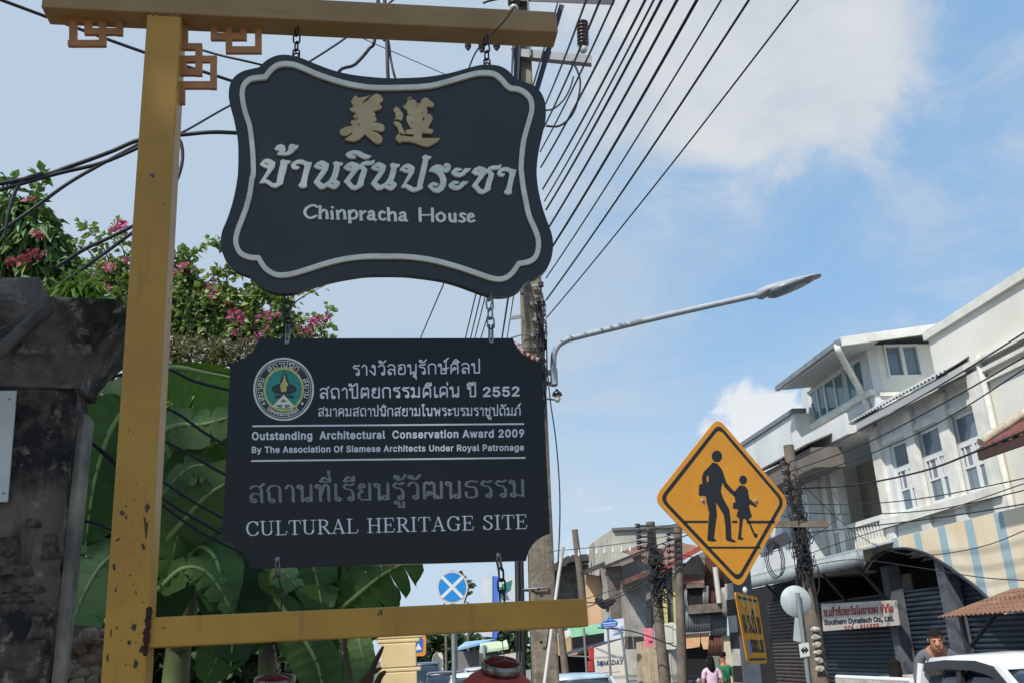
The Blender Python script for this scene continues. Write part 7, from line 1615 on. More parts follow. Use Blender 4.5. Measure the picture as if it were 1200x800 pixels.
# ================================================================== people
SKIN = mat('skin', srgb(176, 122, 92), .55, c2=srgb(160, 108, 80), scale=20); HAIR = mat('hair_black', srgb(20, 17, 17), .85, spec=.15, c2=srgb(32, 27, 25), scale=60, bump=.3, bscale=200)
def skin(vs, es, rs, name, material, parent, sub=2):
    org = Vector((0, 0, 0)); q = parent
    while q.parent: q = q.parent
    org = _ORG[q.name]
    me = bpy.data.meshes.new('s'); me.from_pydata([tuple(v - org) for v in vs], es, []); o = bpy.data.objects.new('s', me); COL.objects.link(o)
    o.modifiers.new('k', 'SKIN'); sm = o.modifiers.new('b', 'SUBSURF'); sm.levels = sub; sm.render_levels = sub
    for d_, r_ in zip(me.skin_vertices[0].data, rs): d_.radius = r_ if isinstance(r_, tuple) else (r_, r_)
    me.skin_vertices[0].data[0].use_root = True
    dg = bpy.context.evaluated_depsgraph_get(); m2 = bpy.data.meshes.new_from_object(o.evaluated_get(dg)); bpy.data.objects.remove(o); bpy.data.meshes.remove(me)
    m2.name = name; m2.materials.clear(); m2.materials.append(material); m2.polygons.foreach_set('use_smooth', [True] * len(m2.polygons))
    ob = bpy.data.objects.new(name, m2); COL.objects.link(ob); ob.parent = parent; return ob
def person(foot, face, label, pose='stand', h=1.62, top=None, bottom=None, hair='long', head_down=0.0, sleeves=None, vest=None, seat_z=None):
    """foot: point on the ground; face: horizontal direction looked at"""
    face = face.normalized(); lf = UP.cross(face); k = h / 1.7
    t = thing('person', label, 'person', foot)
    P = lambda x, y, z: foot + face * x * k + lf * y * k + UP * z * k
    if pose == 'stand': base, knee, ank = .92, (.02, .10, .5), (-.02, .10, .08)
    if pose == 'kneel': base = .50
    if pose == 'sit': base = .14
    hip = P(0, 0, base); b = base
    lean = .10 if pose != 'stand' else .0
    pelvis, waist, chest, neck0 = P(0, 0, b), P(lean * .4, 0, b + .17), P(lean, 0, b + .36), P(lean * 1.4, 0, b + .52)
    nk, hd0, hd1, hd2 = P(lean * 1.6 + head_down * .08, 0, b + .58 - head_down * .03), P(lean * 1.7 + .02 + head_down * .2, 0, b + .65 - head_down * .16), P(lean * 1.7 + .015 + head_down * .2, 0, b + .735 - head_down * .16), P(lean * 1.7 - .01 + head_down * .16, 0, b + .80 - head_down * .15)
    vs = [pelvis, waist, chest, neck0, nk, hd0, hd1, hd2]; es = [(i, i + 1) for i in range(7)]; rs = [(.15 * k, .11 * k), (.125 * k, .095 * k), (.15 * k, .105 * k), (.085 * k, .07 * k), (.055 * k, .055 * k), (.075 * k, .085 * k), (.08 * k, .098 * k), (.055 * k, .07 * k)]
    def leg(s):
        i = len(vs)
        if pose == 'stand': pts = [P(0, s * .09, b - .06), P(.03, s * .10, .49), P(-.02, s * .10, .1), P(.10, s * .11, .035)]
        elif pose == 'kneel': pts = [P(.02, s * .09, b - .05), P(.22, s * .12, .12), P(-.2, s * .12, .08), P(-.3, s * .12, .04)]
        else: pts = [P(.05, s * .09, b - .03), P(.36, s * .13, b + .26), P(.52, s * .12, .06), P(.62, s * .12, .03)]
        vs.extend(pts); es.extend([(0, i), (i, i + 1), (i + 1, i + 2), (i + 2, i + 3)]); rs.extend([.085 * k, .058 * k, .042 * k, .034 * k]); return pts
    def arm(s):
        i = len(vs)
        if pose == 'stand': pts = [P(0, s * .185, b + .47), P(-.02, s * .235, b + .20), P(.07, s * .225, b - .03), P(.10, s * .215, b - .12)]
        else: pts = [P(lean * 1.2, s * .185, b + .46), P(lean + .05, s * .26, b + .2), P(lean + .28, s * .16, b + .12), P(lean + .36, s * .12, b + .1)]
        vs.extend(pts); es.extend([(3, i), (i, i + 1), (i + 1, i + 2), (i + 2, i + 3)]); rs.extend([.05 * k, .042 * k, .032 * k, .036 * k]); return pts
    legs = [leg(1), leg(-1)]; arms = [arm(1), arm(-1)]
    hands = []
    for s, a in ((1, arms[0]), (-1, arms[1])):
        d = (a[3] - a[2]).normalized(); sd_2 = face.cross(d) if pose == 'stand' else UP.cross(d); sd_2 = sd_2.normalized() if sd_2.length > .1 else lf
        i0 = vs.index(a[3])
        for j, (o_, ln) in enumerate(((-.024, .065), (-.008, .078), (.008, .074), (.024, .058))):
            i = len(vs); q = a[3] + d * .035 * k + sd_2 * o_ * k; vs.extend([q, q + d * ln * .6 * k, q + (d * ln - UP.cross(sd_2) * .012) * k]); es.extend([(i0, i), (i, i + 1), (i + 1, i + 2)]); rs.extend([.009 * k, .008 * k, .006 * k])
        i = len(vs); q = a[3] + (sd_2 * .03 + d * .0) * k; vs.extend([q, q + (sd_2 * .018 + d * .035) * k]); es.extend([(i0, i), (i, i + 1)]); rs.extend([.011 * k, .008 * k])
    # nose and ears belong to the head
    i = len(vs); fdir = (face - UP * (head_down * .9)).normalized()
    vs.append(hd1 + fdir * .112 * k - UP * .02 * k); es.append((6, i)); rs.append(.013 * k)
    body = skin(vs, es, rs, 'body', SKIN, t)
    M3 = Matrix((fdir, lf, fdir.cross(lf))).transposed()
    for s in (1, -1):
        MB().ball(hd1 + (fdir * .083 + lf * s * .033) * k + M3 @ Vector((0, 0, .012 * k)), .008 * k, .011 * k, .004 * k, 8, 6, M3).build('eye', HAIR, t)
        MB().ball(hd1 + (fdir * .082 + lf * s * .034) * k + M3 @ Vector((0, 0, .032 * k)), .008 * k, .022 * k, .003 * k, 8, 6, M3).build('eyebrow', HAIR, t)
        MB().ball(hd1 + lf * s * .083 * k - M3 @ Vector((.01 * k, 0, .01 * k)), .014 * k, .01 * k, .026 * k, 8, 6, M3).build('ear', SKIN, t)
    MB().ball(hd0 + (fdir * .088) * k + M3 @ Vector((0, 0, -.004 * k)), .008 * k, .024 * k, .006 * k, 8, 6, M3).build('mouth', mat('lip', srgb(120, 66, 58), .5), t)
    hm = MB(); hc = hd1 + M3 @ Vector((-.018 * k, 0, .035 * k))
    n = 16; vs2 = []; fs2 = []
    for a in range(9):
        th = (math.pi * .56) * a / 8
        for c in range(n):
            ph = 2 * math.pi * c / n; drop = 1 if math.cos(ph) < .3 else .55
            thh = th * drop; vs2.append(hc + M3 @ Vector((.104 * k * math.sin(thh) * math.cos(ph), .090 * k * math.sin(thh) * math.sin(ph), .072 * k * math.cos(thh))))
    fs2 = [(a * n + c, (a + 1) * n + c, (a + 1) * n + (c + 1) % n, a * n + (c + 1) % n) for a in range(8) for c in range(n)]
    hm.add(vs2, fs2, True)
    if hair == 'long':
        hm.tube([hc - face * .05 * k, hd0 - face * .085 * k, neck0 - face * .085 * k - UP * .0, chest - face * .12 * k + UP * .1 * k], [.085 * k, .095 * k, .085 * k, .03 * k], 12)
    if hair == 'bun':
        hm.ball(hc - face * .1 * k + UP * .05 * k, .05 * k, .05 * k, .05 * k, 10, 8)
    hm.build('hair', HAIR, t)
    e = .018
    tv = [pelvis - UP * .03 * k, waist, chest, neck0]; te = [(0, 1), (1, 2), (2, 3)]; tr = [(.165 * k, .125 * k), (.143 * k, .112 * k), (.172 * k, .128 * k), (.105 * k, .088 * k)]
    for a in arms:
        i = len(tv); tv += [a[0], a[0].lerp(a[1], .75)]; te += [(3, i), (i, i + 1)]; tr += [.066 * k, .058 * k]
        if sleeves == 'long': i = len(tv); tv += [a[1].lerp(a[2], .1), a[2]]; te += [(i - 1, i), (i, i + 1)]; tr += [.055 * k, .046 * k]
    if vest:
        skin(tv, te, tr, 'shirt', top, t)
        skin(tv[:4], [(0, 1), (1, 2), (2, 3)], [(r[0] * 1.10, r[1] * 1.34) for r in tr[:3]] + [(.135 * k, .115 * k)], 'vest', vest, t)
    else: skin(tv, te, tr, 'shirt', top, t)
    lv = [pelvis]; le = []; lr = [(.16 * k, .12 * k)]
    for l in legs: i = len(lv); lv += [l[0], l[1], l[2]]; le += [(0, i), (i, i + 1), (i + 1, i + 2)]; lr += [.098 * k, .075 * k, .06 * k]
    skin(lv, le, lr, 'trousers', bottom, t)
    for l in legs: MB().tube([l[2] - UP * .03 * k, l[3] + UP * .0, l[3] + (l[3] - l[2]).normalized() * .05 * k], [.05 * k, .046 * k, .03 * k], 10).build('shoe', BLKP, t)
    return t
DEN = mat('denim', srgb(74, 96, 134), .85, c2=srgb(60, 80, 116), scale=9); DKT = mat('dark_trousers', srgb(38, 38, 46), .85)
hp = ons(1097, 743, 11.9)
person(W(us(ons(1098, 780, 12.0))[0], 12.0, .67), -SD * .9 - ND * .35, 'man with short dark hair in a white vest, looking down behind the pickup cab', 'kneel', 1.88, mat('grey_shirt', srgb(92, 92, 98), .85), DKT, 'short', .55, 'long', mat('white_vest', srgb(226, 224, 222), .8, c2=srgb(206, 204, 204), scale=9))
person(W(us(ons(1047, 780, 13.0))[0], 13.0, .80), ND * .5 + SD * .8, 'person in a blue top with long dark hair sitting in the pickup tray', 'sit', 1.62, mat('blue_top', srgb(70, 104, 150), .85), DEN, 'long', .3, 'long')
person(W(us(ons(833, 780, 21.8))[0], 21.8, .144), SD + ND * .15, 'woman with long dark hair in a pale pink top seen from behind', 'stand', 1.56, mat('pink_top', srgb(226, 196, 214), .85, c2=srgb(206, 170, 192), scale=12), DKT, 'long')
wm = person(W(us(ons(848, 780, 22.2))[0], 22.2, .144), SD - ND * .1, 'woman with tied up dark hair in a green top with a dark shoulder bag', 'stand', 1.6, mat('green_top', srgb(44, 124, 84), .85, c2=srgb(36, 106, 72), scale=12), DKT, 'bun')
q = W(us(ons(846, 790, 22.0))[0], 21.95, 1.0)
tbag = thing('shoulder_bag', 'dark shoulder bag with a pale panel carried by the woman in green', 'bag', q)
bevelled(MB().box(q, ND * .15, SD * .05, UP * .17), 'pouch', mat('bag_dark', srgb(44, 46, 54), .7), tbag, .02); MB().tube(smooth_path([q + ND * .14 + UP * .15, q + UP * .42 + ND * .02, q - ND * .14 + UP * .16], 5), .012, 6).build('strap', BLKP, tbag)
# motorcycle headlamp glint level bits in the dark doorway
mo_ = thing('scooter', 'dark scooter parked in the shadow of the cloth awning doorway', 'scooter', W(us(ons(812, 790, 28.6))[0], 28.6, .144)); so_ = _ORG[mo_.name]
sp_ = lambda x, y, z: so_ + ND * x + SD * y + UP * z
for y in (-.6, .6): w_ = MB().lathe(sp_(-.05, y, .25), [(.12, 0), (.24, 0), (.25, .03), (.25, .07), (.24, .1), (.12, .1)], ND, 20).build('wheel', TYRE, mo_); MB().lathe(sp_(-.02, y, .25), [(.001, 0), (.13, .01), (.13, .06), (.001, .07)], ND, 14).build('rim', RIM, w_)
MB().tube(smooth_path([sp_(0, .62, .55), sp_(0, .2, .62), sp_(0, -.1, .4), sp_(0, -.35, .45), sp_(0, -.5, .85)], 5), [.08, .1, .12, .14, .15, .15, .15, .14, .12, .1, .1, .1, .1, .11, .12, .13, .13, .12, .11, .1, .08], 10).build('body', paint('scooter_navy', srgb(40, 46, 66)), mo_)
MB().tube(smooth_path([sp_(0, .6, .72), sp_(0, .2, .76), sp_(0, .0, .72)], 4), .11, 10).build('seat', BLKP, mo_); MB().tube([sp_(-.3, -.42, 1.0), sp_(0, -.5, .95), sp_(.3, -.42, 1.0)], .02, 8).build('handlebar', BLKP, mo_); MB().ball(sp_(0, -.62, .85), .08, .06, .08).build('headlamp', HEADL, mo_)
# ================================================================== planting
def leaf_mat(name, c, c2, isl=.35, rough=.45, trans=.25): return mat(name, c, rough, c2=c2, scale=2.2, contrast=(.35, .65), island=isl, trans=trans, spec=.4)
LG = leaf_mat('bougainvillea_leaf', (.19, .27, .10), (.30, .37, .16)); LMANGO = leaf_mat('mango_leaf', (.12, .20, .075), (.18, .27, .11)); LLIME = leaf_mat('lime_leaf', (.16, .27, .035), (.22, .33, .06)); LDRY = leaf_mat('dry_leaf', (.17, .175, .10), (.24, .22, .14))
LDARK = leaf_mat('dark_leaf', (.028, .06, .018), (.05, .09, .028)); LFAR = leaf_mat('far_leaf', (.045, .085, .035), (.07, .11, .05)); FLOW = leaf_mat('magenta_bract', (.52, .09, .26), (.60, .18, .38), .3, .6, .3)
BARK = mat('bark', srgb(96, 84, 70), .95, c2=srgb(70, 62, 54), scale=8, bump=.6)
lr_ = random.Random(21)
def leaf(mb, p, d, ln, wd, fold=.25, droop=.2, rr=lr_):
    d = d.normalized(); s = d.cross(Vector((rr.uniform(-1, 1), rr.uniform(-1, 1), rr.uniform(-.2, 1.6)))); s = s.normalized() if s.length > .05 else d.orthogonal().normalized(); nrm = s.cross(d)
    m1 = p + d * ln * .45; tip = p + d * ln - UP * ln * droop
    mb.v += [p, m1 + s * wd + nrm * wd * fold, tip, m1 - s * wd + nrm * wd * fold, m1]; k = len(mb.v) - 5
    mb.f += [(k, k + 4, k + 1), (k + 1, k + 4, k + 2), (k, k + 3, k + 4), (k + 3, k + 2, k + 4)]; mb.sm += [False] * 4
def clump(mb, x, y, d, rx, ry, n, ln, wd, droop=.25, up=.2, rr=lr_, dz=None, shell=.6):
    c = at(x, y, d); sx, sy = rx * d / FPX, ry * d / FPX; sz_ = dz or (sx + sy) / 2
    for _ in range(n):
        v = Vector((rr.gauss(0, 1), rr.gauss(0, 1), rr.gauss(0, 1))).normalized() * (shell + (1 - shell) * rr.random()) * rr.uniform(.55, 1.08)
        p = c + CR * v.x * sx + UP * v.z * sy + F * v.y * sz_
        leaf(mb, p, v * .8 + Vector((rr.uniform(-1, 1), rr.uniform(-1, 1), rr.uniform(-1, 1) + up)), ln * rr.uniform(.6, 1.25), wd * rr.uniform(.7, 1.2), .25, droop, rr)
def spray(mb, br, pts, d, n, ln, wd, r=.006, spread=.06, rr=lr_):
    path = smooth_path([at(x, y, d) for x, y in pts], 6); br.tube(path, [r * (1 - .7 * i / len(path)) for i in range(len(path))], 5)
    for _ in range(n):
        i = rr.randrange(1, len(path)); p = path[i - 1].lerp(path[i], rr.random()); t_ = (path[i] - path[i - 1]).normalized()
        o = Vector((rr.uniform(-1, 1), rr.uniform(-1, 1), rr.uniform(-.6, 1))); leaf(mb, p + o * spread * .4, t_ * .4 + o, ln * rr.uniform(.6, 1.2), wd * rr.uniform(.7, 1.2), .25, .2, rr)
# bougainvillea
BD = 6.4
bo = thing('bougainvillea', 'sprawling bougainvillea with magenta bracts and arching sprays above the banana plants', 'shrub', at(260, 800, BD + 1.2) * 1); bo.location.z = .0; _ORG[bo.name] = Vector(bo.location)
cr = MB(); br = MB()
for x, y, rx, ry, n in ((230, 380, 50, 22, 520), (300, 392, 50, 18, 480), (215, 345, 34, 34, 420), (205, 345, 22, 26, 420), (235, 355, 26, 26, 480), (262, 350, 22, 20, 320), (285, 372, 26, 20, 420), (320, 378, 26, 16, 330), (215, 318, 16, 14, 170), (150, 340, 26, 36, 520), (128, 320, 20, 22, 260), (160, 385, 28, 26, 380), (245, 385, 40, 18, 480), (345, 392, 22, 10, 180), (180, 310, 16, 22, 170), (300, 345, 18, 15, 160), (330, 355, 14, 9, 80), (192, 365, 18, 20, 260)):
    clump(cr, x, y, BD, rx, ry, int(n * 1.9), .054, .023, .25, .3, shell=.35)
for pts, n in (([(205, 330), (225, 300), (252, 284), (275, 288)], 90), ([(190, 330), (196, 308), (210, 296), (222, 298)], 50), ([(200, 312), (207, 297), (212, 295)], 22), ([(230, 345), (250, 325), (262, 318), (275, 322)], 60), ([(258, 350), (268, 322), (276, 316), (290, 324)], 60), ([(330, 380), (350, 372), (370, 376), (388, 384)], 60), ([(340, 360), (352, 350), (366, 342), (378, 336)], 26), ([(350, 385), (372, 392), (388, 400)], 40),
               ([(140, 330), (146, 300), (138, 280), (134, 258)], 60), ([(118, 330), (108, 300), (90, 285), (75, 300)], 50), ([(128, 305), (118, 285), (106, 270), (96, 262)], 60), ([(150, 300), (160, 290), (175, 292)], 26), ([(375, 384), (384, 368), (388, 362)], 16), ([(185, 330), (178, 300), (186, 285)], 24)):
    spray(cr, br, pts, BD, n, .058, .023)
r5 = random.Random(9)
base_ = Vector(bo.location)
for x, y in ((205, 345), (245, 360), (285, 372), (330, 380), (150, 345), (165, 390)):
    e = at(x, y, BD); br.tube(smooth_path([base_ + Vector((r5.uniform(-.3, .3), r5.uniform(-.2, .2), 0)), base_.lerp(e, .5) + Vector((r5.uniform(-.3, .3), r5.uniform(-.2, .3), .4)), e], 6), [.03] * 7 + [.018] * 6, 6)
cr.build('crown', LG, bo); br.build('branch', BARK, bo)
fl = MB()
for x, y, rx, ry, n in ((140, 265, 11, 9, 90), (126, 314, 7, 5, 40), (122, 339, 9, 6, 60), (105, 325, 5, 4, 20), (218, 313, 8, 5, 40), (250, 338, 5, 5, 26), (249, 348, 4, 4, 16), (277, 370, 7, 6, 55), (284, 373, 6, 4, 30), (277, 389, 4, 4, 18), (318, 370, 8, 4, 40), (305, 373, 5, 3, 20), (272, 360, 4, 4, 16), (345, 347, 6, 4, 18), (360, 388, 6, 5, 36), (368, 376, 9, 6, 60), (384, 372, 5, 4, 26), (300, 394, 5, 4, 22), (352, 383, 4, 3, 14), (312, 385, 4, 3, 14), (205, 320, 4, 3, 14), (150, 305, 5, 4, 20), (160, 335, 4, 4, 16)):
    clump(fl, x, y, BD - .25, rx * 1.25, ry * 1.25, int(n * .48), .034, .017, .1, .2, shell=.3)
fl.build('flowers', FLOW, bo)
dr = thing('dry_hedge', 'dense dry twiggy hedge below the bougainvillea', 'hedge', at(280, 800, BD - .4)); dr.location.z = 0; _ORG[dr.name] = Vector(dr.location)
dm = MB()
for x, y, rx, ry, n in ((210, 412, 34, 26, 800), (255, 415, 38, 26, 900), (305, 418, 40, 24, 900), (350, 420, 36, 18, 650), (165, 420, 34, 30, 600), (390, 425, 30, 16, 380), (130, 400, 30, 36, 400)): clump(dm, x, y, BD - .4, rx, ry, n, .036, .014, .1, .1, shell=.2)
dm.build('crown', LDRY, dr); tw_ = MB()
for _ in range(90):
    p = at(r5.uniform(150, 390), r5.uniform(395, 445), BD - .4 + r5.uniform(-.3, .3)); tw_.tube([p, p + Vector((r5.uniform(-.2, .2), r5.uniform(-.2, .2), r5.uniform(-.1, .2)))], .004, 4)
tw_.build('twigs', BARK, dr)
# mango tree at the far left
mg = thing('mango_tree', 'green tree with long hanging leaves at the left edge behind the pillar', 'tree', at(-30, 800, 5.6)); mg.location.z = 0; _ORG[mg.name] = Vector(mg.location)
mc_ = MB(); mb_ = MB()
for x, y, rx, ry, n in ((12, 250, 28, 22, 210), (40, 268, 30, 26, 260), (5, 290, 34, 30, 280), (52, 300, 28, 24, 240), (80, 318, 24, 18, 160), (20, 330, 40, 24, 300), (70, 345, 30, 18, 170), (95, 345, 20, 16, 90), (-20, 260, 30, 40, 200), (60, 282, 18, 12, 90)): clump(mc_, x, y, 5.6, rx, ry, int(n * 1.3), .105, .022, .5, .0)
for pts, n in (([(5, 235), (14, 220), (10, 214)], 16), ([(38, 250), (44, 228), (50, 212), (48, 205)], 34), ([(30, 260), (30, 240), (36, 226)], 26), ([(-4, 228), (6, 216), (16, 214)], 18)): spray(mc_, mb_, pts, 5.6, n, .085, .026)
b0_ = Vector(mg.location); e = at(10, 300, 5.6)
mb_.tube(smooth_path([b0_, b0_.lerp(e, .5) + Vector((.1, 0, 0)), e], 6), [.09, .088, .085, .08, .075, .07, .065, .06, .055, .05, .045, .04, .035], 8)
for x, y in ((12, 250), (42, 262), (70, 320), (90, 340)): mb_.tube([e - UP * .1, (e + at(x, y, 5.6)) / 2 + UP * .03, at(x, y, 5.6)], [.03, .02, .01], 6)
mc_.build('crown', LMANGO, mg); mb_.build('trunk', BARK, mg)
fm = MB()
for x, y, rx, ry, n in ((42, 275, 7, 3, 16), (40, 298, 9, 7, 26), (28, 304, 9, 6, 20), (12, 307, 4, 3, 14), (36, 235, 4, 2, 12)): clump(fm, x, y, 5.35, rx, ry, n, .035, .017, .1, .2, shell=.3)
fm.build('flowers', leaf_mat('red_bract', (.36, .06, .11), (.44, .10, .18), .3, .6, .3), mg)
ls = thing('lime_shrub', 'bright lime green shrub with drooping leaves just above the pillar cornice', 'shrub', at(95, 800, 4.6)); ls.location.z = 0; _ORG[ls.name] = Vector(ls.location)
lm = MB()
for x, y, rx, ry, n in ((88, 335, 24, 14, 130), (105, 350, 22, 14, 120), (75, 355, 22, 16, 110), (112, 365, 16, 12, 70), (130, 388, 8, 8, 26), (95, 370, 30, 16, 120)): clump(lm, x, y, 4.6, rx, ry, n, .095, .013, .7, .2)
lm.build('crown', LLIME, ls); e = at(95, 350, 4.6); MB().tube([Vector(ls.location), Vector(ls.location).lerp(e, .6), e], [.03, .022, .012], 6).build('trunk', BARK, ls)
bl2 = MB()
for x, y in ((2, 350), (14, 345), (26, 322)):
    p = at(x, y, 4.4); leaf(bl2, p, Vector((.5, -.2, -.6)), .16, .05, .3, .2)
tag(bl2.build('broad_leaf', leaf_mat('pale_broad_leaf', (.12, .22, .07), (.16, .26, .09)), loc=at(10, 350, 4.4)), 'pale broad leaves poking up above the pillar at the left edge', 'leaf cluster')
# ------------------------------------------------------------------ banana plants
def banana_mat(name, c, c2):
    M = mat(name, c, .5, c2=c2, scale=2.6, trans=.2, spec=.26); nt = M.node_tree; N = nt.nodes; L = nt.links; b = N['Principled BSDF']
    uv = N.new('ShaderNodeUVMap'); uv.uv_map = 'UVMap'; w = N.new('ShaderNodeTexWave'); w.wave_type = 'BANDS'; w.bands_direction = 'X'; w.inputs['Scale'].default_value = 11; w.inputs['Distortion'].default_value = .8; w.inputs['Detail'].default_value = 3
    L.new(uv.outputs[0], w.inputs['Vector']); bp = N.new('ShaderNodeBump'); bp.inputs['Strength'].default_value = .35; bp.inputs['Distance'].default_value = .01; L.new(w.outputs['Fac'], bp.inputs['Height']); L.new(bp.outputs[0], b.inputs['Normal'])
    src = b.inputs['Base Color'].links[0].from_socket; rg = N.new('ShaderNodeMapRange'); rg.inputs['To Min'].default_value = .72; rg.inputs['To Max'].default_value = 1.22; L.new(w.outputs['Fac'], rg.inputs['Value'])
    vm = N.new('ShaderNodeVectorMath'); vm.operation = 'SCALE'; L.new(src, vm.inputs[0]); L.new(rg.outputs[0], vm.inputs['Scale']); L.new(vm.outputs[0], b.inputs['Base Color']); return M
BL = [banana_mat('banana_leaf', (.042, .10, .026), (.085, .165, .042)), banana_mat('banana_leaf_pale', (.09, .16, .06), (.14, .225, .085)), banana_mat('banana_leaf_fresh', (.09, .19, .03), (.13, .25, .05)), banana_mat('banana_leaf_dark', (.022, .056, .02), (.04, .088, .03))]
MIDR = mat('banana_midrib', (.19, .27, .09), .5, c2=(.15, .22, .07), scale=5); STEM = mat('banana_stem', (.13, .17, .06), .6, c2=(.09, .07, .035), scale=3, streak=(.06, .045, .03), streak_scale=(12, 12, 1)); DEADL = mat('dead_banana_leaf', srgb(92, 62, 46), .85, c2=srgb(60, 44, 36), scale=6)
br_ = random.Random(4)
def banana_leaf(parent, pts, d0, d1, hw, k=0, roll=0.0, split=.05, sidefold=.25, one=0):
    """pts: midrib in photo px from the stalk to the tip; d0/d1 depth at the ends; hw half width px; roll turns the blade about its rib"""
    m_ = len(pts); path = smooth_path([at(x, y, d0 + (d1 - d0) * i / (m_ - 1)) for i, (x, y) in enumerate(pts)], 8); n = len(path)
    mb = MB(); mb.uv = []; L_ = sum((path[i + 1] - path[i]).length for i in range(n - 1)); dd = (d0 + d1) / 2
    sides = []
    for i, p in enumerate(path):
        t_ = (path[min(i + 1, n - 1)] - path[max(i - 1, 0)]).normalized(); v = (p - CAM).normalized(); s = t_.cross(v).normalized(); nn = s.cross(t_)
        s2 = s * math.cos(roll) + nn * math.sin(roll); sides.append((s2, s2.cross(t_)))
    for side in ((1, -1) if not one else (one,)):
        strips = []; i = 0
        while i < n - 1:
            j = min(n - 1, i + br_.choice((3, 5, 8, 12))); strips.append((i, j)); i = j
        for a, b in strips:
            tilt = br_.uniform(-split, split) * .5; cols = 5; base = len(mb.v)
            for i in range(a, b + 1):
                q = i / (n - 1); wv = hw * dd / FPX * min(1, (math.sin(math.pi * min(1, q * .92 + .06)) ** .55) * 1.05) * (1 if q < .97 else .3)
                edge = 1.0
                for c in range(cols):
                    w_ = c / (cols - 1); s2, nn = sides[i]
                    ang = sidefold + tilt * w_
                    p = path[i] + s2 * side * wv * w_ * edge * math.cos(ang) + nn * wv * (w_ * math.sin(ang) - .35 * w_ * w_ * sidefold) - UP * wv * .14 * w_ * w_ + nn * .006 * math.sin(i * 2.4 + c)
                    if i in (a, b) and split > .1: p += (path[min(i + 1, n - 1)] - path[max(i - 1, 0)]).normalized() * (.018 if i == a else -.018) * w_ ** 3
                    mb.v.append(p); mb.uv.append((i / (n - 1) * L_ * 4 + w_ * .8, w_ * side))
            rows = b - a + 1
            for r_ in range(rows - 1):
                for c in range(cols - 1):
                    q0 = base + r_ * cols + c; f = (q0, q0 + 1, q0 + cols + 1, q0 + cols); mb.f.append(f if side > 0 else f[::-1]); mb.sm.append(True)
    lo_ = mb.build('leaf', BL[k], parent)
    MB().tube([p + sides[i][1] * .004 for i, p in enumerate(path)], [.018 * (1 - .75 * i / n) * min(1, L_ / 1.0 + .3) for i in range(n)], 6).build('midrib', MIDR, lo_); return lo_
def banana(label, stem_px, d, leaves, r0=.09):
    x, y = stem_px[0]; b = at(x, y, d); t = thing('banana_plant', label, 'banana plant', Vector((b.x, b.y, 0)), 'banana plants behind the signs')
    path = [Vector((b.x, b.y, 0))] + [at(px, py, d) for px, py in stem_px]
    path = smooth_path(path, 6); MB().tube(path, [r0 * (1 - .6 * i / len(path)) for i in range(len(path))], 12).build('stem', STEM, t)
    for a in leaves: banana_leaf(t, *a[0], **a[1])
    return t
def lf_(pts, hw, k=0, d0=4.4, d1=4.4, **kw): return ((pts, d0, d1, hw, k), kw)
banana('banana plant at the left whose big leaf hangs between pillar and gold post', [(160, 800), (165, 700), (150, 560)], 4.9, [
    lf_([(158, 470), (132, 500), (112, 560), (100, 640)], 46, 0, 4.5, 4.3, roll=.2, split=0.11), lf_([(150, 640), (120, 660), (96, 700), (82, 742)], 44, 1, 4.4, 4.1, roll=-.3, split=0.17), lf_([(170, 600), (140, 590), (110, 600), (84, 625)], 34, 2, 4.8, 4.7, roll=.5, split=0.24),
    lf_([(175, 590), (150, 560), (125, 545), (90, 550)], 24, 1, 4.5, 4.4, roll=.3, split=0.26), lf_([(165, 560), (150, 500), (130, 470), (105, 455)], 40, 3, 5.0, 5.2, split=0.33), lf_([(160, 700), (130, 720), (100, 760), (90, 800)], 40, 3, 4.9, 4.8)])
banana('banana plant in the middle with broad torn leaves between gold post and award panel', [(205, 810), (215, 740), (235, 640)], 4.9, [
    lf_([(170, 436), (205, 430), (245, 437), (300, 448)], 46, 2, 4.7, 4.5, roll=.0, split=0.33, one=-1, sidefold=.1), lf_([(300, 440), (262, 436), (225, 432), (190, 428)], 14, 2, 4.75, 4.7, roll=1.0, split=0.33),
    lf_([(170, 520), (205, 498), (240, 496), (300, 478)], 26, 1, 4.4, 4.3, roll=.5, split=0.44), lf_([(180, 610), (212, 565), (248, 520), (300, 470)], 34, 0, 4.5, 4.3, roll=.35, split=0.33), lf_([(175, 655), (215, 610), (250, 575), (310, 545)], 40, 1, 4.35, 4.3, roll=-.3, split=0.28),
    lf_([(175, 555), (205, 540), (240, 530), (290, 530)], 40, 0, 4.7, 4.6, roll=-.2, split=0.37), lf_([(250, 600), (222, 600), (205, 640), (200, 700)], 24, 2, 4.45, 4.3, roll=.5, split=0.26), lf_([(270, 560), (240, 545), (215, 552), (185, 585)], 20, 1, 4.35, 4.3, roll=-.5, split=0.26), lf_([(185, 690), (215, 665), (245, 672), (275, 720)], 22, 0, 4.3, 4.2, roll=.6, split=0.26), lf_([(235, 640), (200, 640), (180, 690), (172, 760)], 46, 3, 4.6, 4.4, roll=.2, split=0.44), lf_([(235, 640), (262, 650), (275, 700), (270, 780)], 42, 3, 4.6, 4.4, roll=-.2, split=0.44),
    lf_([(215, 660), (235, 640), (255, 660), (262, 720)], 36, 0, 4.5, 4.2, roll=.4, split=0.33), lf_([(240, 560), (262, 590), (270, 640), (262, 700)], 40, 0, 4.8, 4.6, roll=-.4, split=0.33), lf_([(235, 640), (215, 600), (200, 560), (190, 520)], 40, 3, 5.1, 5.2), lf_([(250, 640), (280, 600), (300, 550), (320, 500)], 44, 3, 5.1, 5.2)])
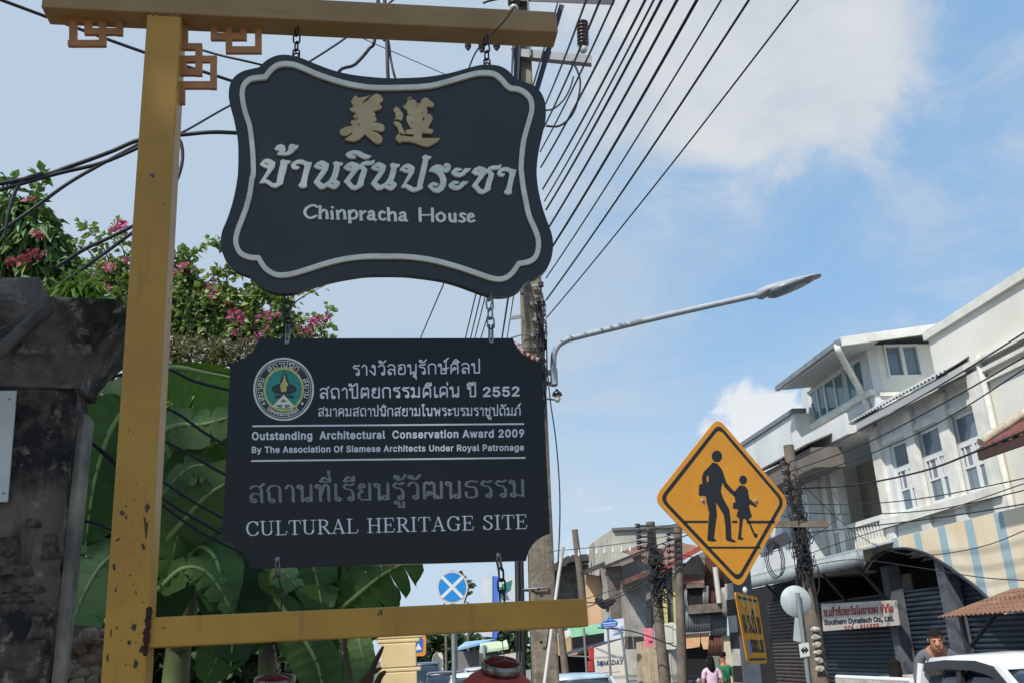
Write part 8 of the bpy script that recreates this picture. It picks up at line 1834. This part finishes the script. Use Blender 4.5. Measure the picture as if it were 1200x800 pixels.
banana('banana plant behind the bottom beam with cupped leaves under the award panel', [(312, 810), (316, 740), (322, 690)], 4.8, [
    lf_([(322, 700), (318, 680), (330, 668), (352, 690)], 24, 1, 4.5, 4.3, roll=.7, split=0.13), lf_([(322, 690), (345, 650), (365, 660), (380, 720)], 34, 0, 4.7, 4.5, roll=.2, split=0.33), lf_([(322, 690), (300, 660), (285, 680), (278, 760)], 30, 3, 4.7, 4.6, split=0.33), lf_([(322, 700), (350, 740), (372, 780), (384, 840)], 30, 0, 4.5, 4.4, roll=-.3),
    lf_([(318, 720), (335, 690), (352, 655), (360, 620)], 36, 3, 5.0, 5.1), lf_([(318, 740), (290, 740), (262, 760), (240, 800)], 32, 0, 4.7, 4.5, roll=.4), lf_([(318, 740), (345, 720), (375, 700), (400, 640)], 34, 3, 5.0, 5.0)], .06)
banana('banana plant at the right of the group reaching towards the no stopping sign', [(412, 815), (408, 740), (398, 680)], 4.8, [
    lf_([(388, 722), (415, 700), (450, 672), (496, 648)], 38, 0, 4.6, 4.5, roll=.1, split=0.24), lf_([(398, 690), (405, 660), (420, 630), (440, 600)], 46, 0, 4.8, 4.8, roll=.2, split=0.17), lf_([(404, 730), (418, 745), (425, 775), (426, 820)], 16, 1, 4.6, 4.4, roll=-.3), lf_([(400, 700), (375, 690), (352, 720), (345, 780)], 34, 3, 4.8, 4.6, split=0.44),
    lf_([(404, 750), (425, 720), (445, 700), (470, 700)], 30, 3, 4.9, 4.9, roll=.4), lf_([(400, 720), (385, 690), (370, 650), (365, 610)], 40, 3, 5.0, 5.1)], .055)
dd_ = MB()
for pts in ([(428, 806), (438, 780), (449, 757)], [(440, 806), (446, 792), (452, 786)], [(424, 800), (432, 790), (447, 782)]): dd_.tube(smooth_path([at(x, y, 4.4) for x, y in pts], 4), [.018, .017, .016, .015, .014, .013, .012, .01, .006], 7)
tag(dd_.build('dead_stalk', DEADL, loc=at(430, 806, 4.4)), 'dry brown stalk standing in front of the cream gate pier', 'dry stalk')
# dark planting filling the garden behind the banana leaves
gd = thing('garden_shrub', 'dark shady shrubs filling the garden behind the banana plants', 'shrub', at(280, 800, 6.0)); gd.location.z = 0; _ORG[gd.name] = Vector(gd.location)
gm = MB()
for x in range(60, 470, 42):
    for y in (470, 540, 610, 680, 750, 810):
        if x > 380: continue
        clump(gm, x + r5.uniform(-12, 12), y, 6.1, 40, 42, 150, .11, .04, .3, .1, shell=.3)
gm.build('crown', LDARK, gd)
gs2 = thing('garden_shrub', 'small bright green shrub showing between the banana leaves beside the gold post', 'shrub', at(215, 800, 5.4)); gs2.location.z = 0; _ORG[gs2.name] = Vector(gs2.location)
g3 = MB()
for x, y in ((205, 470), (225, 475), (215, 490), (235, 462)): clump(g3, x, y, 5.4, 18, 14, 130, .055, .012, .4, .3)
g3.build('crown', LLIME, gs2); MB().tube([Vector(gs2.location), at(215, 480, 5.4)], .02, 6).build('trunk', BARK, gs2)
gw_ = thing('garden_wall', 'low dark mossy garden wall glimpsed behind the banana stems', 'wall', at(260, 800, 7.4)); gw_.location.z = 0; _ORG[gw_.name] = Vector(gw_.location)
ga, gb2, gc = at(20, 800, 7.4), at(432, 800, 7.4), at(260, 690, 7.4).z
MB().prism([Vector((ga.x, ga.y, 0)), Vector((gb2.x, gb2.y, 0)), Vector((gb2.x, gb2.y, gc)), Vector((ga.x, ga.y, gc))], Vector((0, .2, 0))).build('wall_face', mat('mossy_wall', srgb(70, 72, 58), .95, c2=srgb(44, 50, 38), c3=srgb(96, 92, 78), scale=3, bump=.5), gw_)
MB().prism([Vector((ga.x, ga.y - .05, gc + .003)), Vector((gb2.x, gb2.y - .05, gc + .003)), Vector((gb2.x, gb2.y - .05, gc + .09)), Vector((ga.x, ga.y - .05, gc + .09))], Vector((0, .3, 0))).build('coping', mat('mossy_coping', srgb(84, 84, 74), .95, c2=srgb(56, 58, 48), scale=5, bump=.5), gw_)
# distant street trees
for i, (x, d, w_, y0, lab) in enumerate(((512, 95, 34, 752, 'far street tree just right of the cream gate pier'), (545, 110, 30, 758, 'far street tree between the no stopping pole and the blue stall'), (475, 70, 26, 755, 'far street tree behind the orange information sign'), (600, 105, 34, 750, 'far street tree behind the red lantern and the concrete pole'))):
    t = thing('street_tree', lab, 'tree', W(us(ons(x, 780, d))[0], d, 0), 'trees at the far end of the street'); c = MB()
    for k in range(9): clump(c, x + r5.uniform(-w_ * .55, w_ * .55), y0 + r5.uniform(-8, 24), d, w_ * .45, 11, 110, .9, .45, .2, .2, shell=.3)
    c.build('crown', LFAR, t); MB().tube([Vector(t.location), ons(x, y0 + 10, d)], [.3, .15], 8).build('trunk', BARK, t)
tt = thing('roof_plant', 'leafy twig sticking up above the blue no stopping sign', 'plant', ons(535, 690, 20)); c = MB(); b2_ = MB()
spray(c, b2_, [(541, 700), (538, 684), (535, 670)], 20, 26, .22, .07, .02); spray(c, b2_, [(544, 706), (549, 690), (551, 680)], 20, 14, .2, .07, .02); spray(c, b2_, [(512, 720), (520, 712), (528, 708)], 20, 8, .2, .06, .02)
c.build('leaves', LFAR, tt); b2_.build('twig', BARK, tt)
# unseen tree added behind the viewpoint to shade the gate, signs and planting
st = thing('added_shade_tree', 'unseen spreading tree added behind the viewpoint to shade the gate and signs', 'tree', Vector((-2.6, -5.2, 0)))
r6 = random.Random(2); c = MB(); tb2 = MB()
ctr = FP.pt(.45, .75, 0) + SUN_TO * 8.0
TREE_SPOTS = [(a, b, 0) for a in (-2.3, -1.5, -.7, .1, .8) for b in (-.9, -.25, .4, 1.0)]
sxv = SUN_TO.cross(UP).normalized(); syv = SUN_TO.cross(sxv)
for a, b, _z in TREE_SPOTS:
    for _ in range(40 if a < -1 and b < 0 else 100):
        v = Vector((r6.gauss(0, 1), r6.gauss(0, 1), r6.gauss(0, 1))).normalized() * r6.random() ** .5
        p = ctr + sxv * (-a) * 1.0 + UP * 0 + syv * b + v * .75
        leaf(c, p, Vector((r6.uniform(-1, 1), r6.uniform(-1, 1), r6.uniform(-.6, .4))), .34, .12, .2, .2, r6)
top_ = ctr - UP * .6
tb2.tube(smooth_path([Vector(st.location), Vector(st.location) + Vector((.1, .2, 3)), top_ + Vector((-.6, -.6, -.4)), top_], 6), [.32] * 6 + [.26] * 6 + [.16] * 6 + [.1], 10)
for a, b, _z in TREE_SPOTS[::3]: e = ctr - sxv * a + syv * b; tb2.tube([top_ - UP * .3, (top_ + e) / 2 + UP * .1, e], [.1, .06, .03], 6)
c.build('crown', LMANGO, st); tb2.build('trunk', BARK, st)
